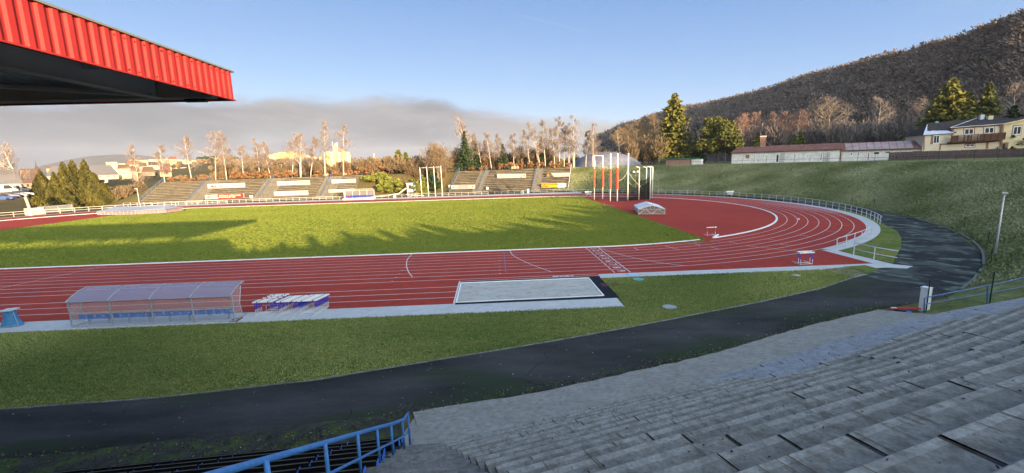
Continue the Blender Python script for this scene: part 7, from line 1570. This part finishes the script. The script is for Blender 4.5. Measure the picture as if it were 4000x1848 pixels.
# ---------------------------------------------------------------- the town
WALLS = {'cream': (.40,.33,.20), 'pink': (.42,.26,.18), 'yellow': (.44,.33,.13), 'white': (.45,.41,.34), 'orange': (.42,.23,.10), 'brown': (.20,.14,.10)}
ROOFS = {'red': (.22,.07,.045), 'brown': (.13,.075,.05), 'grey': (.13,.125,.12), 'dark': (.06,.055,.05)}
for k, c in WALLS.items():
    c = tuple(min(.8, x*1.35) for x in c); K['tw_'+k] = mat('town_%s_plaster' % k, c, .9, tuple(x*.85 for x in c), .1)
K['tw_grey_white'] = mat('dull_white_plaster', (.34,.32,.28), .9, (.29,.27,.24), .2)  # duller white plaster for the nearer walls
for k, c in ROOFS.items(): K['tr_'+k] = mat('town_%s_roof' % k, c, .9, tuple(x*1.25 for x in c), .2)
def _dim(): pass
def town(name, label, u0, u1, vb, vt, dist, wall, roof='red', rh=.3, depth=10., win=(4,2), cat='house', flat=False, group=None, ang=0., extra=None):
    """front face spans picture columns u0..u1; vb foot, vt eaves; real size follows from the distance"""
    pc = ad((u0+u1)/2, vb, dist); a = math.atan2(pc[0]-CAM[0], pc[1]-CAM[1]); ex = np.array([math.cos(a+ang), -math.sin(a+ang)])
    P0 = np.array([pc[0], pc[1], 0.]); s0, z0 = vhit(u0, vb, P0, ex); s1, _ = vhit(u1, vb, P0, ex); z1 = zat(((u0+u1)/2, vt), pc[0], pc[1]); z0 = min(z0, z1-2)
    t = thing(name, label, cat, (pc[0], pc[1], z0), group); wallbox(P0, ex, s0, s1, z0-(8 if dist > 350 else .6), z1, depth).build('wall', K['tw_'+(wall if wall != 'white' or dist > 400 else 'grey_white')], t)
    hgt = z1-z0; w_ = s1-s0
    if flat: wallbox(P0, ex, s0-.2, s1+.2, z1, z1+.5, depth+.4, off=-.2).build('roof', K['tr_'+roof], t)
    else:
        r = rh*depth; mb = MB(); o = .4; mb.add([bpt(P0,ex,s0-o,-o,z1-.1),bpt(P0,ex,s1+o,-o,z1-.1),bpt(P0,ex,s1-w_*.08,depth/2,z1+r),bpt(P0,ex,s0+w_*.08,depth/2,z1+r),bpt(P0,ex,s0-o,depth+o,z1-.1),bpt(P0,ex,s1+o,depth+o,z1-.1)], [(0,1,2,3),(3,2,5,4),(0,3,4),(1,5,2)]); rr = mb.build('roof', K['tr_'+roof], t)
    nx_, ny_ = win
    for i in range(nx_):
        for j in range(ny_):
            sw = w_/nx_; ca = s0+sw*(i+.5); cz = z0+hgt*(j+.5)/ny_; wallbox(P0, ex, ca-sw*.2, ca+sw*.2, cz-hgt/ny_*.25, cz+hgt/ny_*.25, .1, off=-.1).build('window', K['tw_brown'] if dist > 250 else K['glass'], t)
    if extra: extra(t, P0, ex, s0, s1, z0, z1)
    return t
# left foreground, between the car park and the thujas
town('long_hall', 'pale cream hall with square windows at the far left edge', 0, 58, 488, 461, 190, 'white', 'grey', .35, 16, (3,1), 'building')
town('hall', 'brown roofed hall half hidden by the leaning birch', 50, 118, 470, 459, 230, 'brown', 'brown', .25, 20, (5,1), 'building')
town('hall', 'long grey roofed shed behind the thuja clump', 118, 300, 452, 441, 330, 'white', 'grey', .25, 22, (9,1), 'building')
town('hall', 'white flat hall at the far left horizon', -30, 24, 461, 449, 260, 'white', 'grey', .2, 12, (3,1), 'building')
def church(t, P0, ex, s0, s1, z0, z1):
    w = s1-s0; c = (s0+s1)/2; mb = MB(); zz = zat((94,402), P0[0], P0[1]); q = [bpt(P0,ex,s0-.3,-.3,z1),bpt(P0,ex,s1+.3,-.3,z1),bpt(P0,ex,s1+.3,8,z1),bpt(P0,ex,s0-.3,8,z1)]
    m = bpt(P0,ex,c,4,z1+(zz-z1)*.35); h_ = w*.22; r_ = [bpt(P0,ex,c-h_,4-h_,z1+(zz-z1)*.38),bpt(P0,ex,c+h_,4-h_,z1+(zz-z1)*.38),bpt(P0,ex,c+h_,4+h_,z1+(zz-z1)*.38),bpt(P0,ex,c-h_,4+h_,z1+(zz-z1)*.38)]
    mb.add(q+r_+[bpt(P0,ex,c,4,zz)], [(0,1,5,4),(1,2,6,5),(2,3,7,6),(3,0,4,7),(4,5,8),(5,6,8),(6,7,8),(7,4,8)]); mb.build('spire', K['tr_dark'], t)
town('church_tower', 'pale church tower with a dark pointed spire on the left horizon', 90, 101, 440, 427, 620, 'white', 'dark', .1, 8, (1,2), 'church', True, extra=church)
town('house', 'tiny yellow house just right of the church tower', 118, 148, 431, 424, 700, 'yellow', 'brown', .3, 10, (5,1))
TB = [ # u0,u1,vb,vt,dist,wall,roof,win,flat,label
 (268,296,418,408,560,'cream','brown',(3,1),True,'bright boxy hall on a hump above the thujas'),(299,318,420,412,560,'cream','grey',(3,1),True,'low yellow block right of the bright boxy hall'),
 (240,268,436,426,420,'white','grey',(4,1),False,'grey roofed shed right of the thuja tops'),(297,330,433,424,430,'cream','brown',(5,2),False,'cream house row above the left end of the terrace'),
 (318,352,424,413,520,'pink','red',(7,3),False,'long pink house with red roof, upper left of the town'),(352,372,428,418,480,'pink','brown',(4,2),False,'pink house below the second birch'),
 (326,350,413,403,640,'orange','grey',(5,2),True,'orange block on the left skyline of the town'),(352,372,411,403,660,'cream','grey',(4,2),True,'pale block on the skyline, right of the orange block'),(374,398,409,401,680,'cream','dark',(5,2),True,'skyline block with a small roof box, left of the second birch'),
 (400,424,410,400,700,'pink','grey',(5,2),True,'pinkish skyline block behind the second birch'),(426,446,409,400,700,'yellow','red',(4,2),False,'yellow skyline house with a red gable'),(448,470,412,402,690,'cream','brown',(5,2),True,'cream skyline block left of the third birch'),
 (376,402,424,415,520,'cream','dark',(5,2),False,'cream house with dark roof in the middle of the town'),(404,432,430,420,470,'yellow','brown',(5,2),False,'yellow terrace house right of the second birch'),(434,470,429,421,500,'cream','dark',(7,2),False,'long cream house row left of the third birch'),
 (403,432,441,433,330,'pink','red',(4,1),False,'near pink house with a red hipped roof above the board rows'),(446,462,424,413,560,'orange','brown',(3,2),False,'small orange house below the skyline'),(472,500,414,404,640,'cream','grey',(6,2),True,'cream block between the third birch and the close pair'),
 (500,530,416,407,620,'pink','red',(6,2),False,'pink house with red roof left of the close birch pair'),(482,512,425,416,540,'white','grey',(5,2),False,'white house on the slope left of the close birch pair'),(552,580,419,409,600,'cream','brown',(5,2),True,'cream block right of the close birch pair'),
 (586,600,424,414,520,'white','grey',(2,2),False,'small white house alone in the brown trees'),(330,346,436,429,380,'brown','brown',(3,1),False,'brown roofed house low in the town'),(360,390,440,432,350,'brown','brown',(5,1),False,'long brown roofed house above the left terrace'),
 (628,642,413,406,640,'cream','grey',(2,1),True,'small pale block right of the thin mast like birch')]
for k, (a, b, vb, vt, d, w_, r_, wn, fl, lab) in enumerate(TB): town('town_house', lab, a, b, vb, vt, d, w_, r_, .28, 11., wn, 'house', fl, 'houses of the town on the left horizon')
HT = [(676,690,396,388,820,'cream'),(690,702,397,386,820,'yellow'),(702,712,397,383.5,840,'yellow'),(712,724,397,384,830,'yellow'),(724,738,396,381,840,'yellow'),(738,752,397,384,840,'cream'),(752,768,398,387,830,'orange'),(768,782,399,391,820,'pink'),(782,796,401,395,820,'cream')]
for k, (a, b, vb, vt, d, w_) in enumerate(HT): town('hilltop_block', 'sunlit block of the hilltop cluster left of the tower block, %s from the left' % ORD[k], a, b, vb, vt, d, w_, 'grey', .2, 14., (3,2), 'building', True, 'sunlit buildings on the hilltop')
def tower(t, P0, ex, s0, s1, z0, z1):
    w = s1-s0; zz = lambda v: zat((853, v), P0[0], P0[1]); wallbox(P0, ex, s0+w*.30, s0+w*.50, z1, zz(368), 6, off=3).build('roof_house', K['tw_cream'], t); wallbox(P0, ex, s0+w*.52, s0+w*.72, z1, zz(373), 6, off=3).build('roof_house', K['tw_pink'], t)
    mb = MB(); [mb.beam(bpt(P0,ex,s0+w*f,5,zz(372)),bpt(P0,ex,s0+w*f,5,zz(v)),.45) for f, v in ((.30,356),(.40,360),(.46,358),(.5,358))]; mb.build('antennas', K['tw_white'], t)
    for f in (.0,.28,.62): wallbox(P0, ex, s0+w*f, s0+w*(f+.18), z0-5, z1+.4, 1.6, off=-1.6).build('stair_bay', K['tw_yellow'], t)
    for i in range(3):
        for j in range(7):
            z = lerp(z0, z1, (j+.5)/7); f = (.20,.50,.85)[i]; wallbox(P0, ex, s0+w*(f-.02), s0+w*(f+.09), z-.6, z+.6, 1., off=-1.).build('balcony', K['tw_white'], t)
town('tower_block', 'tall yellow seven storey tower block between the two tall birches', 823, 883, 412, 382.5, 430, 'cream', 'grey', .1, 14., (8,7), 'apartment block', True, extra=tower)
town('annex', 'low yellow block against the left foot of the tower block', 804, 824, 405, 395, 470, 'yellow', 'grey', .1, 10., (4,2), 'building', True)
town('apartment_block', 'orange apartment block with roof antennas left of the green spruce', 927, 958, 418, 406, 420, 'orange', 'grey', .1, 12., (6,3), 'apartment block', True, extra=lambda t,P0,ex,s0,s1,z0,z1: (wallbox(P0,ex,s0+(s1-s0)*.45,s0+(s1-s0)*.75,z1,z1+3.5,4,off=3).build('roof_house', K['tw_pink'], t), MB().beam(bpt(P0,ex,s0+(s1-s0)*.5,4,z1+3),bpt(P0,ex,s0+(s1-s0)*.55,4,z1+7),.9).build('antennas', K['tw_white'], t)))
town('apartment_block', 'orange apartment block left of the huge birch', 1094, 1132, 418, 403, 400, 'orange', 'grey', .1, 12., (6,3), 'apartment block', True); town('house', 'small orange house with red roof right of the bluish spruce', 1054, 1073, 414, 407, 380, 'yellow', 'brown', .3, 9, (3,1)); town('shed', 'shed with a bright red roof behind the flagpoles', 1069, 1084, 430, 425, 210, 'brown', 'red', .5, 10, (2,1))
town('house', 'pink flat building glimpsed through the right birches', 1286, 1314, 404, 399, 400, 'pink', 'red', .1, 10, (6,1), 'building', True)
for k, (a, b, vb, vt, w_) in enumerate([(812,826,438,430,'pink'),(866,876,440,431,'pink'),(796,806,430,424,'white'),(762,772,430,425,'orange'),(722,734,441,435,'white'),(872,884,431,424,'orange')]): town('garden_house', 'small house among the brown trees left of the terrace gap, %s from the left' % ['fourth','fifth','third','second','first','sixth'][k], a, b, vb, vt, 260, w_, 'red', .4, 8, (2,1), 'house', False, 'small houses among the brown trees')
K['r_long'] = K['tr_dark']; town('terraced_row', 'long dark roofed row with small white dormers below the hilltop cluster', 742, 806, 428, 423, 330, 'brown', 'dark', .45, 12, (8,1), 'building', extra=lambda t,P0,ex,s0,s1,z0,z1: [wallbox(P0,ex,s0+(s1-s0)*f,s0+(s1-s0)*(f+.035),z1+.5,z1+2.6,3,off=1.).build('dormer', K['tw_white'], t) for f in (.12,.26,.46,.56,.66,.78,.9)])
# wooded slopes of the town and far blue hills
R = rs_(51); bx = []
for k in range(230):
    u = R.uniform(-20, 1140) if k < 60 else R.uniform(500, 1140); d = R.uniform(230, 720); p = ad(u, 430, d); z = ground(p[0], p[1]); h = R.uniform(4,7)*(1.3 if u > 560 else .8); bx.append((p[0], p[1], z, h, h*R.uniform(.35,.6)))
for k in range(120):
    u = R.uniform(560, 840); d = R.uniform(500, 800); p = ad(u, 430, d); z = ground(p[0], p[1]); z = min(zat((u, 404-6*sm((u-560)/200)), p[0], p[1])-8, z+14); bx.append((p[0], p[1], z, 8, 5.))
wood('town_trees', 'brown leafless trees filling the town slopes', bx, 52, 'twig_tan', per=90, size=.55, asp=3.)
bx = []
for k in range(70):
    u = R.uniform(500, 600); d = R.uniform(760, 900); p = ad(u, 405, d); z = zat((u, 403-4*math.sin((u-500)/100*3.1)), p[0], p[1])-9; bx.append((p[0], p[1], z, 13, 4.))
wood('skyline_wood', 'dark wood on the skyline behind the close birch pair', bx, 53, 'needle_dark', per=110, size=1.1, asp=2)
def ridge(name, P, dist, m):
    mb = MB()
    for u, v in P:
        top_ = ad(u, v, dist); bt_ = ad(u, 460, dist*.86); bk = ad(u, 460, dist*1.2)
        mb.v += [(float(bt_[0]), float(bt_[1]), -20.), tuple(map(float, top_)), (float(bk[0]), float(bk[1]), -20.)]
    n = len(P); mb.f = [x for i in range(n-1) for x in ((3*i,3*i+3,3*i+4,3*i+1),(3*i+1,3*i+4,3*i+5,3*i+2))]; mb.m = [0]*len(mb.f); return struct(mb.build(name, K[m], smooth=True))
K['far_hill'] = mat('far_hill', (.06,.055,.05), 1., (.09,.08,.06), .004)
ridge('far_hills', [(-200,436),(0,437),(60,438),(110,434),(200,432),(330,426),(480,424),(640,420),(760,418),(900,415),(1000,414),(1130,410),(1300,408),(1500,402),(1700,398)], 3000, 'far_hill')
ridge('far_mountain', [(60,446),(100,418),(170,402),(230,392),(290,389),(350,390),(400,396),(460,408),(520,420),(600,430)], 4600, 'far_hill')
# second wooded ridge at the left foot of the main hill
# cars
def car(label, u, v, dist, rz, col, L_=4.3, h=1.45, van=False):
    p = ad(u, v, dist); z = float(p[2]); z = zat((u, v), p[0], p[1]); t = thing('parked_car', label, 'van' if van else 'car', (p[0],p[1],z), 'vehicles in the car park at the far left', rz)
    K['car_'+col] = K.get('car_'+col) or mat('car_paint_'+col, {'white':(.6,.6,.6),'blue':(.02,.06,.22),'dark':(.03,.035,.045),'silver':(.3,.31,.33)}[col], .3, spec=.6)
    def pr(prof, w, name, m, x=0): mb = MB(); n = len(prof); mb.add([(a, -w/2, b) for a, b in prof]+[(a, w/2, b) for a, b in prof], [tuple(range(n)), tuple(range(n, 2*n))[::-1]]+[(i,(i+1)%n,n+(i+1)%n,n+i)[::-1] for i in range(n)]); return mb.build(name, m, t, loc=(0,0,0))
    l = L_/2; body = [(-l,.3),(-l,.85),(-l*.9,.95),(l*.45,.98),(l*.95,.78),(l,.5),(l,.3)] if not van else [(-l,.35),(-l,h),(l*.5,h),(l*.8,1.1),(l,.95),(l,.35)]
    pr(body, 1.75, 'body', K['car_'+col]); pr([(-l*.85,.93),(-l*.6,h),(l*.15,h),(l*.5,.95)] if not van else [(l*.0,1.15),(l*.0,h-.12),(l*.42,h-.12),(l*.7,1.15)], 1.55 if not van else 1.8, 'windows', K['glass'])
    if not van: pr([(-l*.58,h-.03),(-l*.55,h+.02),(l*.12,h+.02),(l*.15,h-.03)], 1.5, 'roof', K['car_'+col])
    for sx in (-1,1):
        for sy in (-1,1): mb = MB(); mb.tube([(sx*l*.62, sy*.72, .31),(sx*l*.62, sy*.92, .31)], .31, 12); mb.build('wheel', K['black'], t, loc=(0,0,0))
for k, (u, v, d, c, lab, van) in enumerate([(6,505,150,'blue','blue car at the left edge of the car park',False),(22,500,158,'dark','dark car right of the blue car',False),(38,497,164,'blue','dark blue car farther right in the car park',False),(56,494,170,'silver','silver car beside the grassy hump',False),(10,486,185,'white','white van parked above the blue car',True),(34,484,195,'silver','silver van right of the white van',True),(58,482,205,'white','white car parked left of the leaning birch',False)]): car(lab, u, v, d, .4+.15*k, c, 5.2 if van else 4.3, 2.3 if van else 1.5, van)
# ---------------------------------------------------------------- the air
if HAZE:
    hm = bpy.data.materials.new('haze_air'); hm.use_nodes = True; hn = hm.node_tree; hn.nodes.clear(); ho = hn.nodes.new('ShaderNodeOutputMaterial'); hv = hn.nodes.new('ShaderNodeVolumePrincipled')
    hv.inputs['Color'].default_value = (.78,.86,1.,1); hv.inputs['Density'].default_value = HAZE; hv.inputs['Anisotropy'].default_value = 0.; hn.links.new(hv.outputs[0], ho.inputs['Volume'])
    mb = MB(); mb.box((0, 2400, 125), (8400, 8200, 330)); o = mb.build('haze', hm); tag(o, 'thin blue haze over the distant town and hills', 'haze', kind='stuff')
    o.visible_shadow = True
# ---------------------------------------------------------------- litter, moss and cracks
R = rs_(61)
def on_poly_x(n):
    out = []
    lo = [(a, b) for a, b in low if a > -60]; upp = [(a, b) for a, b in up if a > -60]
    X = R.uniform(-46, 14, n*2); yl = np.interp(X, [a for a, _ in lo], [b for _, b in lo]); yu = np.interp(X, [a for a, _ in upp], [b for _, b in upp]); f = R.rand(n*2)
    return np.stack([X, yl+(yu-yl)*f], 1), f
P, f = on_poly_x(2600)
keep = (R.rand(len(P)) < np.where(f < .18, .9, .16)); P = P[keep]; n = len(P)
C = np.concatenate([P, np.full((n,1), .018)], 1); V_ = leaves(C, .05, R, flat=.7); V_[:, 2] = np.abs(V_[:, 2]-.012)+.012
K['litter'] = leafmat('litter_bits', (.03,.022,.014), (.30,.27,.22)); tag(npmesh('path_litter', V_, 4, K['litter'], None, tone=R.rand(n)**2), 'small stones and leaves scattered over the dark path', 'litter', kind='stuff')
Cs = []
for k in range(700):
    j = R.randint(0, NST-1); t_ = R.uniform(-5.8, 12 if j < 9 else 5); s = SW*j+R.rand()**2*SW*.5+(.06 if R.rand() < .5 else .45); x, y = tp(t_, s); Cs.append((x, y, .79+SH*j+.02))
C = np.array(Cs); V_ = leaves(C, .03, R, flat=.6); V_[:, 2] = np.maximum(V_[:, 2], np.repeat(C[:, 2], 4)-.004)
tag(npmesh('step_litter', V_, 4, K['litter'], None, tone=R.rand(len(C))**2.5*.6), 'dark bits of moss and leaves lying on the terrace steps', 'litter', kind='stuff')
# moss growing in the wide joints and along the path edge
Cs = []
for k in range(16):
    j = R.randint(8, 16); jt = -2.95+.12*(j-13); 
    for q in range(0): x, y = tp(jt+R.normal()*.02, SW*j+R.uniform(.02,.6)); Cs.append((x, y, .79+SH*j+R.uniform(-.02,.02)))
for k in range(900): i = R.randint(0, len(low)-2); a, b = low[i], low[i+1]; f_ = R.rand(); 
for k in range(1500):
    X = R.uniform(-30, 13); Cs.append((X, float(np.interp(X, [a for a, _ in low], [b for _, b in low]))+abs(R.normal())*.22, .015))
for k in range(1400): X = R.uniform(-44, -15); Cs.append((X, -30.6-abs(R.normal())*.9+(X+15)*.02, .02))
C = np.array(Cs); K['moss'] = leafmat('moss_tufts', (.035,.032,.014), (.13,.14,.04)); tag(npmesh('moss_tufts', leaves(C, .055, R), 4, K['moss'], None, tone=R.rand(len(C))), 'moss and grass tufts along the path edge and in the terrace joints', 'moss', kind='stuff')
mb = MB()
for k in range(26):
    X = R.uniform(-34, 14); yl = float(np.interp(X, [a for a, _ in low], [b for _, b in low])); yu = float(np.interp(X, [a for a, _ in up], [b for _, b in up])); p = [(X, lerp(yl, yu, R.uniform(0,.7)))]; a = R.uniform(0, 6.28)
    for s in range(R.randint(5, 14)): a += R.uniform(-.7,.7); p.append((p[-1][0]+.28*math.cos(a), p[-1][1]+.22*math.sin(a)))
    p = [q for q in p if np.interp(q[0], [a_ for a_, _ in low], [b for _, b in low])+.1 < q[1] < np.interp(q[0], [a_ for a_, _ in up], [b for _, b in up])-.1]
    if len(p) > 3: mb.ribbon(p, R.uniform(.012,.03), .0125)
struct(mb.build('path_cracks', mat('crack_fill', (.012,.012,.01), 1.)))
mb = MB()
for k in range(7):
    X = R.uniform(-30, 12); y = float(np.interp(X, [a for a, _ in low], [b for _, b in low]))+R.uniform(1,3.2); rx, ry = R.uniform(.6,1.8), R.uniform(.3,.7); mb.flat([(X+rx*math.cos(a)*(1+.2*math.sin(3*a+k)), y+ry*math.sin(a)*(1+.2*math.cos(2*a))) for a in np.linspace(0, 6.28, 22)[:-1]], .0085+.0002*k)
if 0: struct(mb.build('tar_patches', mat('tar_patch', (.017,.017,.018), .9, (.03,.03,.03), 3)))
